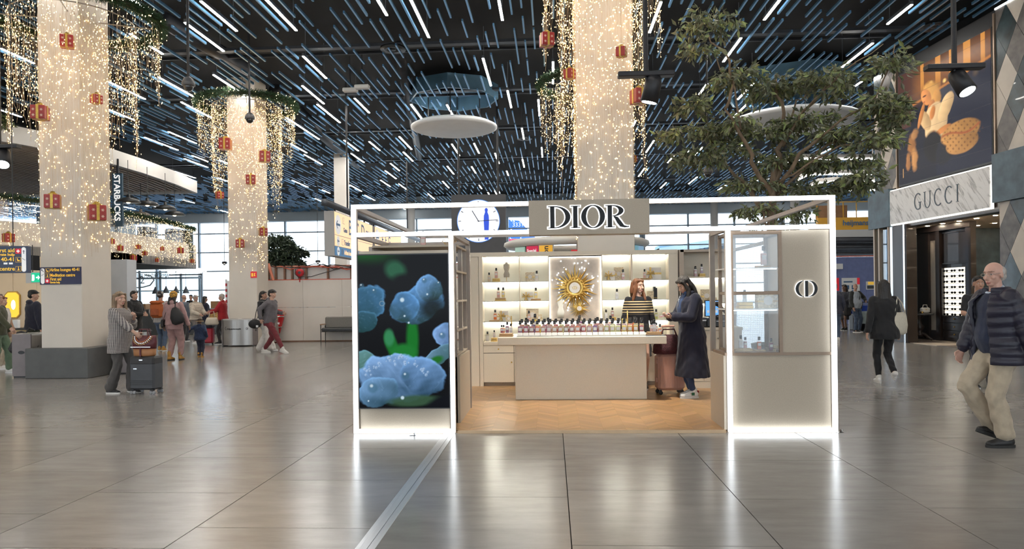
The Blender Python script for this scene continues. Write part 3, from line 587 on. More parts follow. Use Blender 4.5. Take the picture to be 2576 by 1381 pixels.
# ------------------------------------------------------------------ direction signs
M_navy = mat('sign_navy', (.022,.024,.075), .45, noise=(4,.05)); M_yel = mat('sign_yellow', (.85,.52,.05), .5, emit=(1,.6,.08), es=.25); M_wh = mat('sign_white', (.82,.82,.82), .5, emit=(1,1,1), es=.2); M_red = mat('sign_red', (.6,.02,.03), .5, emit=(.8,.02,.04), es=.2)
def arrow(mb, cx, cz, r, ang, y0, y1, w=.16):
    a = Matrix.Rotation(ang, 2)
    def R(p): v = a @ Vector(p); return (cx+v.x*r, cz+v.y*r)
    for poly in ([(-w*.5,-1),(w*.5,-1),(w*.5,.8),(-w*.5,.8)], [(-.62,.22),(-.62,.48),(0,1.08),(0,.82)], [(.62,.22),(0,.82),(0,1.08),(.62,.48)]): mb.prism([R(p) for p in poly], y0, y1)
    return mb
def pill(mb, cx, z0, z1, r, y0, y1):
    mb.prism([(cx+r*math.cos(a), z0+r+r*math.sin(a)) for a in np.linspace(math.pi,2*math.pi,9)]+[(cx+r*math.cos(a), z1-r+r*math.sin(a)) for a in np.linspace(0,math.pi,9)], y0, y1); return mb
def stairs_icon(mb, cx, cz, s, y0, y1, flip=1):
    for k in range(3): mb.prism([(cx+flip*(-s+k*s*.7),cz-s*.5+k*s*.5),(cx+flip*(-s+k*s*.7+s*.75),cz-s*.5+k*s*.5),(cx+flip*(-s+k*s*.7+s*.75),cz-s*.2+k*s*.5),(cx+flip*(-s+k*s*.7),cz-s*.2+k*s*.5)][::flip], y0, y1)
    return mb
def cross_icon(t, cx, cz, s):
    Box('first_aid_square', (cx-s,-.006,cz-s), (cx+s,-.001,cz+s), M_red, t); MB().box((cx-s*.6,-.009,cz-s*.2),(cx+s*.6,-.006,cz+s*.2)).box((cx-s*.2,-.009,cz-s*.6),(cx+s*.2,-.006,cz+s*.6)).build('first_aid_cross', M_wh, t)
def seat_icon(t, cx, cz, s):
    Box('icon_square', (cx-s,-.005,cz-s), (cx+s,-.001,cz+s), M_yel, t); Box('icon_field', (cx-s*.9,-.007,cz-s*.9), (cx+s*.9,-.005,cz+s*.9), M_navy, t)
    MB().prism([(cx-s*.5,cz+s*.6),(cx-s*.2,cz+s*.6),(cx-s*.05,cz-s*.1),(cx+s*.6,cz-s*.1),(cx+s*.6,cz-s*.6),(cx-s*.3,cz-s*.6)], -.009, -.007).build('icon_figure', M_yel, t)
def kneel_icon(t, cx, cz, s):
    Box('icon_square', (cx-s,-.005,cz-s), (cx+s,-.001,cz+s), M_yel, t); Box('icon_field', (cx-s*.9,-.007,cz-s*.9), (cx+s*.9,-.005,cz+s*.9), M_navy, t)
    MB().prism([(cx-s*.1,cz+s*.4),(cx+s*.2,cz+s*.4),(cx+s*.3,cz-s*.1),(cx+s*.5,cz-s*.6),(cx-s*.5,cz-s*.6),(cx-s*.1,cz-s*.2)], -.009, -.007).box((cx-s*.1,-.009,cz+s*.5),(cx+s*.2,-.007,cz+s*.8)).build('icon_figure', M_yel, t)
FY = P1.y-.475
a, b = atY(102,686,FY), atY(206,727,FY)
t = thing('direction_sign', 'navy lounge and first aid sign fixed on the slate-plinth pillar', 'sign', ((a.x+b.x)/2,FY-.012,(a.z+b.z)/2)); w, h = (b.x-a.x)/2, (a.z-b.z)/2
Box('panel', (-w,0,-h), (w,.012,h), M_navy, t); m = MB(); pill(m, -w*.86, -h*.92, h*.88, w*.09, -.004, -.001); m.build('arrow_field', M_wh, t)
arrow(MB(), -w*.86, h*.6, w*.08, math.pi/4, -.007, -.004, .3).build('arrow', M_navy, t); stairs_icon(MB(), -w*.86, h*.1, w*.06, -.007, -.004, 1).build('stairs_icon', M_navy, t)
for z, s, sz in ((.52,'Airline lounges 40-41',.088),(-.10,'Meditation centre',.088),(-.55,'First aid',.088),(-.86,'Eerste hulp',.055)): text('lettering', s, sz, M_yel, t, (-w*.5,-.003,h*z), sx=.80, offset=.0012)
seat_icon(t, -w*.63, h*.62, .042); kneel_icon(t, -w*.63, h*.02, .042); cross_icon(t, -w*.63, -h*.58, .042)
a, b = pt(-70,636,12.6), pt(70,700,12.6)
t = thing('hanging_sign', 'hanging navy sign with yellow words and upward arrow at the picture edge', 'sign', ((a.x+b.x)/2,a.y,(a.z+b.z)/2), YAW+.1); w, h = (b.x-a.x)/2, (a.z-b.z)/2
Box('panel', (-w,0,-h), (w,.10,h), mat('sign_slate',(.035,.05,.10),.45,noise=(4,.05)), t); pill(MB(), w*.865, -h*.92, h*.92, w*.075, -.004, -.001).build('arrow_field', M_wh, t)
arrow(MB(), w*.865, h*.55, w*.06, 0, -.007, -.004, .3).build('arrow', M_navy, t); stairs_icon(MB(), w*.865, -h*.0, w*.05, -.007, -.004, -1).build('stairs_icon', M_navy, t)
for z, s, sz, xr in ((.55,'First aid',.098,.56),(.28,'Eerste hulp',.07,.56),(-.12,'Airline lounges 40-41',.098,.56),(-.82,'Meditation centre',.098,.56)): text('lettering', s, sz, M_yel, t, (w*xr,-.003,h*z), align='RIGHT', offset=.0015)
for q in (.18,.36): Box('airline_logo', (w*q,-.004,-h*.36), (w*(q+.13),-.002,-h*.22), M_wh, t)
cross_icon(t, w*.68, h*.62, .045); seat_icon(t, w*.68, -h*.02, .045); kneel_icon(t, w*.68, -h*.70, .045)
for q in (-.5,.45): MB().tube([(w*q,.05,h),(w*q,.05,9-t.location.z)], .008, 6).build('suspension_rod', M_blackmetal, t)
# big gate sign running away from the viewer
XS = -6.74
M_amber = mat('sign_amber', (.75,.52,.30), .5, emit=(1.,.66,.36), es=.55); M_dblue = mat('sign_blue_text', (.04,.12,.25), .5, noise=(5,.05)); M_sblue = mat('sign_blue', (.03,.13,.28), .5, emit=(.03,.14,.3), es=.4)
t = thing('gate_sign', 'long amber gate direction sign hung from a grey pipe left of the kiosk', 'sign', (XS,21.96,0))
RP = (math.pi/2,0,math.pi/2)
def gate_panel(y0, y1):
    Box('cabinet', (-.32,y0,2.8), (0,y1,4.2), mat('sign_cabinet',(.36,.35,.34),.5,noise=(2,.04)), t)
    Box('gate_field', (0,y0+.02,3.47), (.012,y1-.02,4.18), M_amber, t); Box('transfer_field', (0,y0+.02,3.12), (.012,y1-.02,3.45), M_amber, t); Box('lounge_field', (0,y0+.02,2.82), (.012,y1-.02,3.10), M_sblue, t)
    for z, r in ((3.80,.27),(3.28,.14),(2.96,.12)):
        yc = y0+.36
        MB().lathe([(.01,.012),(r*1.15,.012),(r*1.15,.016),(.01,.016)], 28, (0,yc,z), 'X').build('arrow_disc', M_wh, t)
        m = MB(); arrow(m, 0, 0, r*.75, math.pi/2, 0, .004, .34); m.v = [(.017+y, yc+x, z+zz) for x,y,zz in m.v]; m.build('arrow', M_dblue, t)
gate_panel(0, 4.75); gate_panel(5.1, 9.9)
for s, y, z, sz, m in (('B',1.55,3.58,.72,M_dblue),('C',2.35,3.58,.72,M_dblue),('D',3.1,3.58,.72,M_dblue),('59-87',3.75,3.62,.42,M_dblue),('Gates',.95,3.62,.2,M_dblue),('Transfer',1.0,3.2,.22,M_dblue),('T2-3',1.85,3.17,.34,M_dblue),('Airline lounges 25-26',1.0,2.89,.2,M_amber),
                       ('E  F  G',6.2,3.58,.6,M_dblue),('Baggage hall',6.0,3.2,.24,M_dblue),('Exit',8.2,3.2,.24,M_dblue)): text('lettering', s, sz, m, t, (.014,y,z), RP, sx=.9, offset=.006)
for y, z, r in ((.98,3.98,.1),(.85,3.28,.1),(.8,2.96,.09),(7.8,3.28,.1)): Box('pictogram', (.012,y-r,z-r), (.015,y+r,z+r), M_dblue, t); 
for y, z, r in ((.98,3.98,.09),(.85,3.28,.09),(7.8,3.28,.09)): Box('pictogram_field', (.0155,y-r,z-r), (.017,y+r,z+r), M_amber, t); MB().prism([(-.05,-.05),(.06,.04),(.04,.06),(-.06,-.03)], 0, .003).xf(Matrix.Translation((.017,y,z)) @ Matrix.Rotation(math.pi/2,4,'Z')).build('pictogram_plane', M_dblue, t)
MB().tube([(-.16,-.45,4.42),(-.16,16,4.42)], .105, 18).build('carrier_pipe', mat('pipe_grey',(.10,.11,.13),.35,metal=.5,noise=(4,.1)), t, True)
for y in (.6,4.2,5.6,9.3): MB().tube([(-.16,y,4.2),(-.16,y,4.34)], .035, 8).build('bracket', M_blackmetal, t)
for x in (877,1027):
    p = atX(x, 560, XS-.16); MB().tube([(-.16,p.y-21.96,4.4),(-.16,p.y-21.96,8.9)], .032, 8).build('suspension_rod', M_blackmetal, t)
# ------------------------------------------------------------------ clock
dcK = 26.0; p = pt(1206, 557, dcK); t = thing('hall_clock', 'big square hall clock with glowing round face behind the kiosk', 'clock', (p.x,p.y,p.z), YAW); u = dcK/FPX
Box('case', (-68*u,.02,-83*u), (69*u,1.0,67*u), mat('clock_grey',(.055,.055,.06),.45,noise=(3,.1)), t); R = 52.5*u
MB().lathe([(.01,0),(R,0),(R,.02),(.01,.02)], 64, axis='Y').xf(Matrix.Translation((0,-.0,0))).build('dial', emat('clock_dial',(.93,.97,1.),1.25), t)
MB().lathe([(R,-.01),(R*1.03,-.01),(R*1.03,.02),(R,.02)], 64, axis='Y', ring=True).build('dial_rim', mat('clock_rim',(.04,.15,.45),.4,emit=(.1,.3,.9),es=.5), t)
for k in range(60):
    if k % 5 == 0 or True:
        big = k % 5 == 0; a = k*math.pi/30; l, w = (.13,.022) if big else (.045,.008)
        d = Vector((math.sin(a),0,math.cos(a))); n = Vector((d.z,0,-d.x)); q0, q1 = d*R*.96, d*R*(.96-l)
        MB().add([q0-n*w*R*.8+Vector((0,-.004,0)), q0+n*w*R*.8+Vector((0,-.004,0)), q1+n*w*R*.8+Vector((0,-.004,0)), q1-n*w*R*.8+Vector((0,-.004,0))], [(0,1,2,3)]).build('hour_mark' if big else 'minute_mark', M_dblue if not big else M_navy, t)
for nm, a, l, w in (('hour_hand',-31,.58,.02),('minute_hand',87,.93,.016)):
    d = Vector((math.sin(math.radians(a)),0,math.cos(math.radians(a)))); n = Vector((d.z,0,-d.x))*w*R; o = Vector((0,-.012,0))
    MB().add([-d*R*.05-n+o, -d*R*.05+n+o, d*R*l+n+o, d*R*l-n+o], [(0,1,2,3)]).build(nm, M_navy, t)
MB().loft([[(.38*R+w*R*math.cos(k*.785), -.006+.002*math.sin(k*.785), z*R) for k in range(8)] for z, w in ((-.9,.09),(-.5,.11),(0,.13),(.25,.12),(.42,.06),(.55,.08),(.62,.03))]).build('blue_figure', emat('clock_blue',(.06,.12,.72),.8), t)
Box('lower_band', (-68*u,.03,-100*u), (69*u,.9,-83.2*u), mat('clock_band',(.05,.065,.09),.4,noise=(3,.1)), t)
for q in (-50,50): MB().tube([(q*u,.4,67*u),(q*u,.4,9.0-p.z)], .04, 8).build('suspension_rod', M_blackmetal, t)
# ------------------------------------------------------------------ round information desk behind the kiosk
p = pt(1452, 600, 15.2); t = thing('information_desk', 'round information desk with ring canopy and leaning display panels behind the kiosk', 'desk', (p.x,p.y+.3,0)); r = 1.57
MB().lathe([(r*.62,2.52),(r*.95,2.50),(r,2.56),(r*.99,2.62),(r*.93,2.66),(r*.62,2.62)], 56, ring=True).build('ring_canopy', mat('canopy_pale',(.62,.60,.56),.4,noise=(2,.03)), t, True)
MB().lathe([(1.25,0),(1.3,1.05),(1.2,1.1),(1.0,1.1),(.95,0)], 40, ring=True).build('desk_body', mat('desk_white',(.6,.58,.55),.5,noise=(2,.03)), t, True)
pan = [(1300,'display_screen',mat('screen_green',(.3,.42,.36),.3,emit=(.35,.5,.42),es=.5)),(1334,'offer_poster',mat('poster_red',(.55,.02,.07),.4,emit=(.7,.02,.09),es=.35)),(1369,'yellow_panel',mat('panel_yellow',(.80,.42,.03),.4,emit=(1,.5,.03),es=.25)),(1598,'display_screen',mat('screen_teal',(.15,.32,.38),.3,emit=(.2,.4,.5),es=.4)),(1619,'display_screen',mat('screen_blue',(.2,.35,.5),.3,emit=(.25,.45,.65),es=.4))]
for x, nm, m in pan:
    dx = (x-1452)/FPX*15.0; a = math.asin(max(-1,min(1,dx/(r*.97)))) ; o = mesh_obj(nm, MB().box((-.14,-.02,1.55),(.14,.02,2.49)).mesh(nm, m), t, (r*.9*math.sin(a), -r*.9*math.cos(a), 0), (0,0,a*.8))
    Box('panel_edge', (-.155,.0,1.53), (.155,.03,2.51), M_steel, o)
    if nm == 'offer_poster':
        text('lettering', 'Special', .088, M_wh, o, (-.125,-.024,2.37), sx=.95, offset=.002); text('lettering', 'offer', .088, M_wh, o, (-.125,-.024,2.27), sx=.95, offset=.002); MB().lathe([(.01,-.026),(.045,-.026),(.045,-.02),(.01,-.02)], 18, (.08,0,2.22), 'Y').build('print_dot', M_wh, o)
    if nm == 'yellow_panel': text('lettering', 'Information', .16, M_black, o, (.055,-.024,1.72), (math.pi/2,-math.pi/2,0), offset=.003)
for a in (-2.6,-.55,.55,2.6): MB().tube([(r*.85*math.sin(a),-r*.85*math.cos(a),0),(r*.85*math.sin(a),-r*.85*math.cos(a),2.55)], .03, 8).build('canopy_post', M_steel, t)
o = Box('fire_notice', tuple(pt(1438,640,14.0)), tuple(pt(1457,626,14.0)+Vector((0,.01,0))), M_red); tag(o, 'small red fire notice above the shelving beside the amber-lit pillar', 'sign')
# ------------------------------------------------------------------ hoarding, bench, bins
YH = 24.0
t = thing('hoarding', 'white site hoarding with brown studs showing above it', 'hoarding', (0,0,0)); xa, xb = atY(664,800,YH).x, atY(1160,800,YH).x
n = 5; M_hoard = mat('hoarding_white', (.66,.61,.56), .6, noise=(1.5,.04))
for k in range(n):
    X0 = xa+(xb-xa)*k/n; X1 = xa+(xb-xa)*(k+1)/n
    Box('hoarding_panel', (X0+.004,YH,.03), (X1-.004,YH+.03,1.165), M_hoard, t); Box('hoarding_panel', (X0+.004,YH,1.175), (X1-.004,YH+.03,2.11), M_hoard, t)
Box('red_tape', (xa,YH-.004,2.105), (xb,YH+.034,2.13), mat('tape_red',(.6,.09,.04),.5,noise=(9,.2)), t); Box('base_batten', (xa,YH-.01,0), (xb,YH+.03,.04), mat('stud_brown',(.20,.11,.07),.7,noise=(5,.2,(1,1,8))), t)
Box('rear_sheet', (xa,YH+.16,1.9), (xb,YH+.18,2.56), mat('rear_sheet',(.62,.60,.58),.6,noise=(2,.05)), t)
for x in (673,693,715,734,752,769,824,883,905,945): 
    X0 = atY(x,700,YH).x; Box('stud', (X0-.03,YH+.04,.05), (X0+.03,YH+.13,2.6), MATS['stud_brown'], t)
Box('top_rail', (xa,YH+.04,2.56), (xb,YH+.12,2.60), mat('rail_pink',(.55,.22,.15),.6,noise=(9,.3)), t)
rng = random.Random(3)
for k in range(5):
    pts = []; x = 672+k*35
    for j in range(9): v = atY(x+j*24, 676+rng.uniform(-4,6)+3*math.sin(j+k), YH+.03); pts.append(v)
    MB().tube(pts, .014, 5).build('loose_cable', mat('cable_red',(.65,.12,.07),.5,noise=(9,.2)) if k % 2 else M_black, t)
MB().tube([atY(676,670,YH-.05), atY(681,688,YH-.05), atY(688,712,YH-.05)], .05, 6).build('red_strap', mat('strap_red',(.7,.25,.16),.5,noise=(8,.1)), t)
p = atY(755,692,YH-.05); t = thing('cable_reel', 'red cable reel hanging on the hoarding studs', 'cable reel', p)
MB().lathe([(.01,-.04),(.135,-.04),(.135,-.03),(.1,-.02),(.1,.02),(.135,.03),(.135,.04),(.01,.04)], 24, axis='Y').build('drum', mat('reel_red',(.5,.02,.03),.4,noise=(6,.1)), t, True); MB().lathe([(.01,-.05),(.05,-.05),(.05,-.03),(.01,-.03)], 14, axis='Y').build('hub', M_black, t)
MB().tube([(-.14,-.02,.12),(-.15,-.03,-.05),(-.02,-.04,-.17),(.1,-.03,-.14),(.4,0,-.14),(.9,0,0),(1.4,.03,.12)], .012, 5).build('cable', M_black, t); MB().tube([(0,0,-.13),(-.01,0,-.32)], .02, 5).build('tag_strap', MATS['reel_red'], t)
t = thing('fire_hose_sign', 'small red fire hose sign on the pillar beside the hoarding', 'sign', (P2.x+.36,P2.y-.473,atY(657,699,P2.y).z), 0.)
Box('plate', (-.1,-.01,-.1), (.1,.01,.1), M_red, t); MB().box((-.07,-.014,-.06),(-.01,-.011,.05)).prism([(.01,-.05),(.06,-.05),(.04,.0),(.06,.05),(.02,.05)], -.014, -.011).build('hose_symbol', M_yel, t)
p = gp(812,866); t = thing('waiting_bench', 'grey padded bench with thin black legs against the hoarding', 'bench', (p.x,YH-.42,0)); W = 2.6
M_pad = mat('bench_pad', (.20,.19,.175), .7, noise=(25,.08)); MB().bbox((W/2,.1,.36), (W,.5,.12), .03).build('seat', mat('bench_seat',(.035,.04,.045),.5,noise=(9,.1)), t); MB().bbox((W/2,.33,.46), (W,.1,.38), .03).build('backrest', M_pad, t)
for x in (.0,W):
    for y in (-.18,.3): MB().tube([(x,y,0),(x,y,.6 if y < 0 else .55)], .014, 6).build('leg', M_blackmetal, t)
    MB().bbox((x,.06,.58), (.06,.52,.035), .01).build('armrest', mat('arm_wood',(.35,.22,.13),.5,noise=(9,.15)), t)
MB().tube([(0,-.18,.36),(W,-.18,.36)], .013, 6).build('front_rail', M_blackmetal, t)
M_mauve = mat('bin_mauve', (.20,.175,.18), .5, noise=(7,.05)); M_bintop = mat('bin_top', (.55,.54,.52), .4, noise=(5,.04)); M_ink = mat('bin_ink', (.02,.02,.02), .5)
def recycle_bin(loc, rz, L, H, label, words=True):
    t = thing('recycling_bin', label, 'bin', loc, rz); w = .17; bl = .13; xs = np.linspace(-L/2,L/2,17)
    yb = [-(w+bl*(1-(2*x/L)**2)) for x in xs]
    MB().slab([(x,y) for x,y in zip(xs,yb)]+[(x,-y) for x,y in zip(xs[::-1],yb[::-1])], .04, H-.03).build('steel_body', M_steel, t)
    MB().slab([(x*1.0,y*1.02) for x,y in zip(xs,yb)]+[(x,-y*1.02) for x,y in zip(xs[::-1],yb[::-1])], H-.03, H).build('top_plate', M_bintop, t)
    for s in (-1,1):
        e = Box('end_panel', (s*L/2,-w-.02,.03), (s*(L/2+.03),w+.02,H), M_mauve, t); pp = [(s*(L/2+.032), .05*math.cos(a)*1.3, H*.58+.035*math.sin(a)) for a in np.linspace(0,2*math.pi,13)[:-1]]
        m = MB(); m.add(pp+[(s*(L/2+.036),y,z) for _,y,z in pp], [tuple(range(12)), tuple(range(23,11,-1))]+[(i,12+i,12+(i+1)%12,(i+1)%12) for i in range(12)]); m.build('handle_slot', M_black, e)
        Box('foot', (s*(L/2-.02),-w,0), (s*(L/2+.025),w,.03), M_black, t)
    for k, (a, b) in enumerate(((-.36,-.1),(.1,.36))): Box('slot', (L*a,-.09,H-.0), (L*b,.09,H+.004), M_black, t)
    if words:
        text('lettering', 'Help us to recycle', .062, M_ink, t, (-L*.30,-(w+bl)-.004,H*.62), sx=.95, depth=.012)
        for q in range(3):
            a = q*2.094+math.pi/2; c = Vector((L*.335,0,H*.65)); d = Vector((math.cos(a),0,math.sin(a)))*.032; n = Vector((-d.z,0,d.x))
            yy = -(w+bl*(1-(.67)**2))-.006
            MB().prism([(c.x+d.x-n.x*.9,c.z+d.z-n.z*.9),(c.x+d.x+n.x*.5,c.z+d.z+n.z*.5),(c.x+d.x*.6+n.x*1.1,c.z+d.z*.6+n.z*1.1),(c.x+d.x*.55-n.x*.5,c.z+d.z*.55-n.z*.5)], yy-.004, yy+.03).build('recycle_arrow', M_ink, t)
        MB().tube([(-L*.36+.03*math.cos(a),-(w+bl*.45)-.004,H*.66+.05*math.sin(a)) for a in np.linspace(0,6,10)], .006, 4).build('litter_symbol', M_ink, t)
    return t
p = gp(592,880); recycle_bin((p.x,p.y+.3,0), .03, .95, .86, 'curved steel recycling bin in front of the hoarding-side pillar')
p = gp(44,965); recycle_bin((p.x+.02,p.y+.55,0), math.pi/2+.02, .95, .86, 'recycling bin end-on at the left side of the slate plinth')
p = gp(288,953); recycle_bin((p.x+.14,p.y+.35,0), math.pi/2+.02, .6, .86, 'recycling bin end-on behind the woman in the checked shirt')
p = gp(662,872); recycle_bin((p.x,p.y+.45,0), math.pi/2, .8, .80, 'narrow bin end behind the walking couple', False)
# red funnel-shaped charity box
p = gp(697,868); t = thing('donation_box', 'red funnel-shaped donation box behind the walking couple', 'donation box', (p.x,p.y,0)); M_box = mat('donation_red',(.5,.015,.02),.3,noise=(5,.08))
MB().lathe([(.02,0),(.12,.0),(.12,.02),(.05,.05),(.05,.28),(.09,.32),(.22,.82),(.24,.95),(.22,1.0),(.16,1.08),(.06,1.12),(.01,1.12)], 24).build('funnel', M_box, t, True)
for z, r in ((.5,.155),(.86,.235)): MB().lathe([(r,z),(r+.03,z),(r+.03,z+.03),(r,z+.03)], 24, ring=True).build('steel_ring', M_chrome, t, True)
for s, z in (('WE','.74'),('CARE','.62')): text('lettering', s, .09, M_wh, t, (-.02,-.215,float(z)), sx=.8, depth=.01)
# food poster stand and striped pole
p = gp(577,866); t = thing('poster_stand', 'food poster stand with red and white striped edge beside the pillar', 'poster stand', (p.x,p.y+.6,0))
Box('board', (-.35,0,.3), (.30,.05,2.15), M_whiteplastic, t)
def food(u, v):
    c = np.zeros(u.shape+(3,)); c[:] = (.10,.035,.025); r = np.hypot((u-.5)*1.2, v-.62); c[r<.25] = (.45,.12,.03); c[r<.13] = (.6,.4,.08); c[(v<.42)] = (.5,.10,.03); c[v<.2] = (.6,.55,.5); return c
M_print = attrmat('printed_picture', .35, .02, .5); picture('poster_print', .55, 1.1, 40, 70, food, M_print, t, (0,-.004,.95))
for s, z in (('We','1.5'),('wait','1.4'),('for you','1.3')): text('lettering', s, .09, M_wh, t, (-.22,-.008,float(z)))
for k in range(9): Box('stripe', (-.42,-.02,.35+k*.2), (-.36,.03,.35+k*.2+.1), mat('stripe_red',(.55,.03,.04),.5), t)
Box('stripe_post', (-.42,-.018,.0), (-.36,.028,2.2), M_whiteplastic, t)
for x in (-.3,.25): Box('foot', (x-.02,-.2,0), (x+.02,.25,.3), M_blackmetal, t)
# ------------------------------------------------------------------ cameras, spotlights hung from the ceiling
def dome_camera(x, y, dc, label):
    p = pt(x, y, dc); t = thing('dome_camera', label, 'security camera', p)
    MB().tube([(0,0,.1),(0,0,9.0-p.z)], .028, 8).build('drop_pole', M_blackmetal, t); MB().lathe([(.03,.16),(.09,.12),(.13,.04),(.13,-.02),(.11,-.03)], 18).build('housing', mat('camera_grey',(.09,.09,.095),.4,noise=(8,.1)), t, True); MB().ball((0,0,-.04), (.1,.1,.1), 14, 8).build('dome', mat('dome_smoke',(.02,.02,.022),.08,coat=.5), t, True)
dome_camera(481,222,14.6,'dome camera hanging between the two fairy-lit pillars'); dome_camera(634,305,19.5,'dome camera hanging in front of the hoarding-side pillar'); dome_camera(1785,428,19,'dome camera hanging below the tree branches')
def small_camera(x, y, dc, label):
    p = pt(x, y, dc); t = thing('ceiling_camera', label, 'security camera', p); MB().tube([(0,0,0),(0,0,8.9-p.z)], .012, 6).build('drop_wire', M_blackmetal, t); MB().bbox((0,0,-.12),(.22,.16,.12),.03).build('housing', M_blackmetal, t); MB().ball((.02,-.06,-.13), .06, 10, 6).build('lens', M_chrome, t, True)
small_camera(566,666,34,'small hanging camera on a long rod before the windows left of the pillar'); small_camera(801,660,34,'small hanging camera on a long rod above the hoarding')
def spot(x, y, dc, label, aim=(0,-.5,-1), on=True, power=60):
    p = pt(x, y, dc); t = thing('spotlight', label, 'spotlight', p); a = Vector(aim).normalized()
    MB().tube([(0,0,.12),(0,0,8.9-p.z)], .035, 8).build('drop_pole', M_blackmetal, t); MB().bbox((0,0,.08),(.75,.14,.07),.01).build('track_bar', M_blackmetal, t); c = Vector((.08,0,-.08))
    MB().tube([c-a*.17, c-a*.1, c+a*.18], [.08,.11,.12], 16).build('head', M_blackmetal, t, True)
    MB().tube([c+a*.181, c+a*.186], .1, 16).build('lens', emat('spot_lens',(.8,.93,1.),12.) if on else M_black, t)
    MB().tube([(0,0,.08), c], .02, 6).build('yoke', M_blackmetal, t)
    if on:
        ld = bpy.data.lights.new('spot_beam', 'SPOT'); ld.energy = power; ld.spot_size = math.radians(75); ld.spot_blend = .6; ld.shadow_soft_size = .1; ld.color = (1,.93,.82); lo = bpy.data.objects.new('spot_beam', ld); COL.objects.link(lo); lo.parent = t; lo.location = c+a*.2; lo.rotation_euler = a.to_track_quat('-Z','Y').to_euler()
spot(1632,205,9.6,'black spotlight on a pole in front of the amber-lit pillar',(-.22,.12,-1),True,620); spot(2408,178,9.6,'black lit spotlight on a pole in front of the advertising screen',(.25,-.45,-.9)); spot(3,400,13,'black lit spotlight at the far left edge',(.3,-.5,-.8))  # first beam is added: aimed at the counter to brighten the kiosk inside
for x, y, w, lab in ((631,612,.0,'x'),): pass
for x, y, lab in ((888,236,'beige sensor box hanging among the slats above the gate sign'),(918,228,'small white smoke sensor above the gate sign')):
    p = atZ(x, y, 7.85); t = thing('sensor_box', lab, 'sensor', p); MB().bbox((0,0,0),(.45,.2,.12),.02).build('housing', M_bintop, t); MB().tube([(0,0,.1),(0,0,1.1)], .012, 6).build('stem', M_blackmetal, t)
# ------------------------------------------------------------------ perfume kiosk
KX0, KX1, KY, KYB = -2.18, 3.0, 7.82, 12.0; PXL, PXR = -1.10, 1.90; ZT, ZM = 2.51, 2.20
M_frame = mat('frame_taupe', (.36,.31,.27), .4, metal=.35, noise=(20,.04)); M_board = mat('kiosk_board', (.43,.365,.285), .55, noise=(90,.05)); M_board_pale = mat('kiosk_board_pale', (.66,.59,.48), .5, noise=(90,.04)); M_shelfwhite = mat('niche_white', (.86,.85,.76), .5, noise=(3,.02)); M_strip_led = emat('shelf_led', (1.,.97,.86), 26.0)  # paler board tone for counter and back units, darker one for front panels
t = KF = thing('kiosk_structure', 'open kiosk frame edged with glowing white light tubes', 'kiosk frame', (0,0,0))
def post(x, y, z0, z1, s=.028): return Box('frame_post', (x-s,y-s,z0), (x+s,y+s,z1), M_frame, KF)
def rail(a, b, s=.024): return Box('frame_rail', (min(a[0],b[0])-s,min(a[1],b[1])-s,a[2]-s), (max(a[0],b[0])+s,max(a[1],b[1])+s,a[2]+s), M_frame, KF)
for x in (KX0, KX1): post(x, KY+.03, 0, ZT+.02)
for x in (PXL, PXR): post(x, KY+.03, 0, ZM+.02)
for x in (KX0, KX1): post(x, KYB, 0, ZT+.02); rail((x,KY+.05,ZT), (x,KYB,ZT)); rail((x,KY+.05,ZM), (x,KYB,ZM))
for z in (ZT, ZM): rail((KX0,KYB,z), (KX1,KYB,z)); rail((KX0,KY+.03,z), (KX1,KY+.03,z))
for x in (PXL,): rail((x,KY+.05,ZM), (x,9.4,ZM)); post(x, 9.4, 0, ZM)
rail((KX0,9.4,ZM), (PXL,9.4,ZM)); post(KX0, 9.4, 0, ZM); rail((PXR,KY+.05,ZM), (PXR,8.6,ZM)); post(PXR, 8.6, 0, ZM)
def led(a, b, s=.021): return Box('light_tube', (min(a[0],b[0])-s,KY-.035,min(a[1],b[1])-s), (max(a[0],b[0])+s,KY-.002,max(a[1],b[1])+s), M_led, KF)
SX0, SX1 = -.235, 1.05
for z in (ZT, ZM): led((KX0,z), (SX0-.03,z)); led((SX1+.03,z), (KX1,z))
led((KX0,.03), (KX0,ZT-.045)); led((KX1,.03), (KX1,ZT-.045))
led((PXL,.03), (PXL,ZM-.045)); led((PXR,.03), (PXR,ZM-.045))
led((KX0+.045,.03), (PXL-.045,.03)); led((PXR+.045,.03), (KX1-.045,.03))
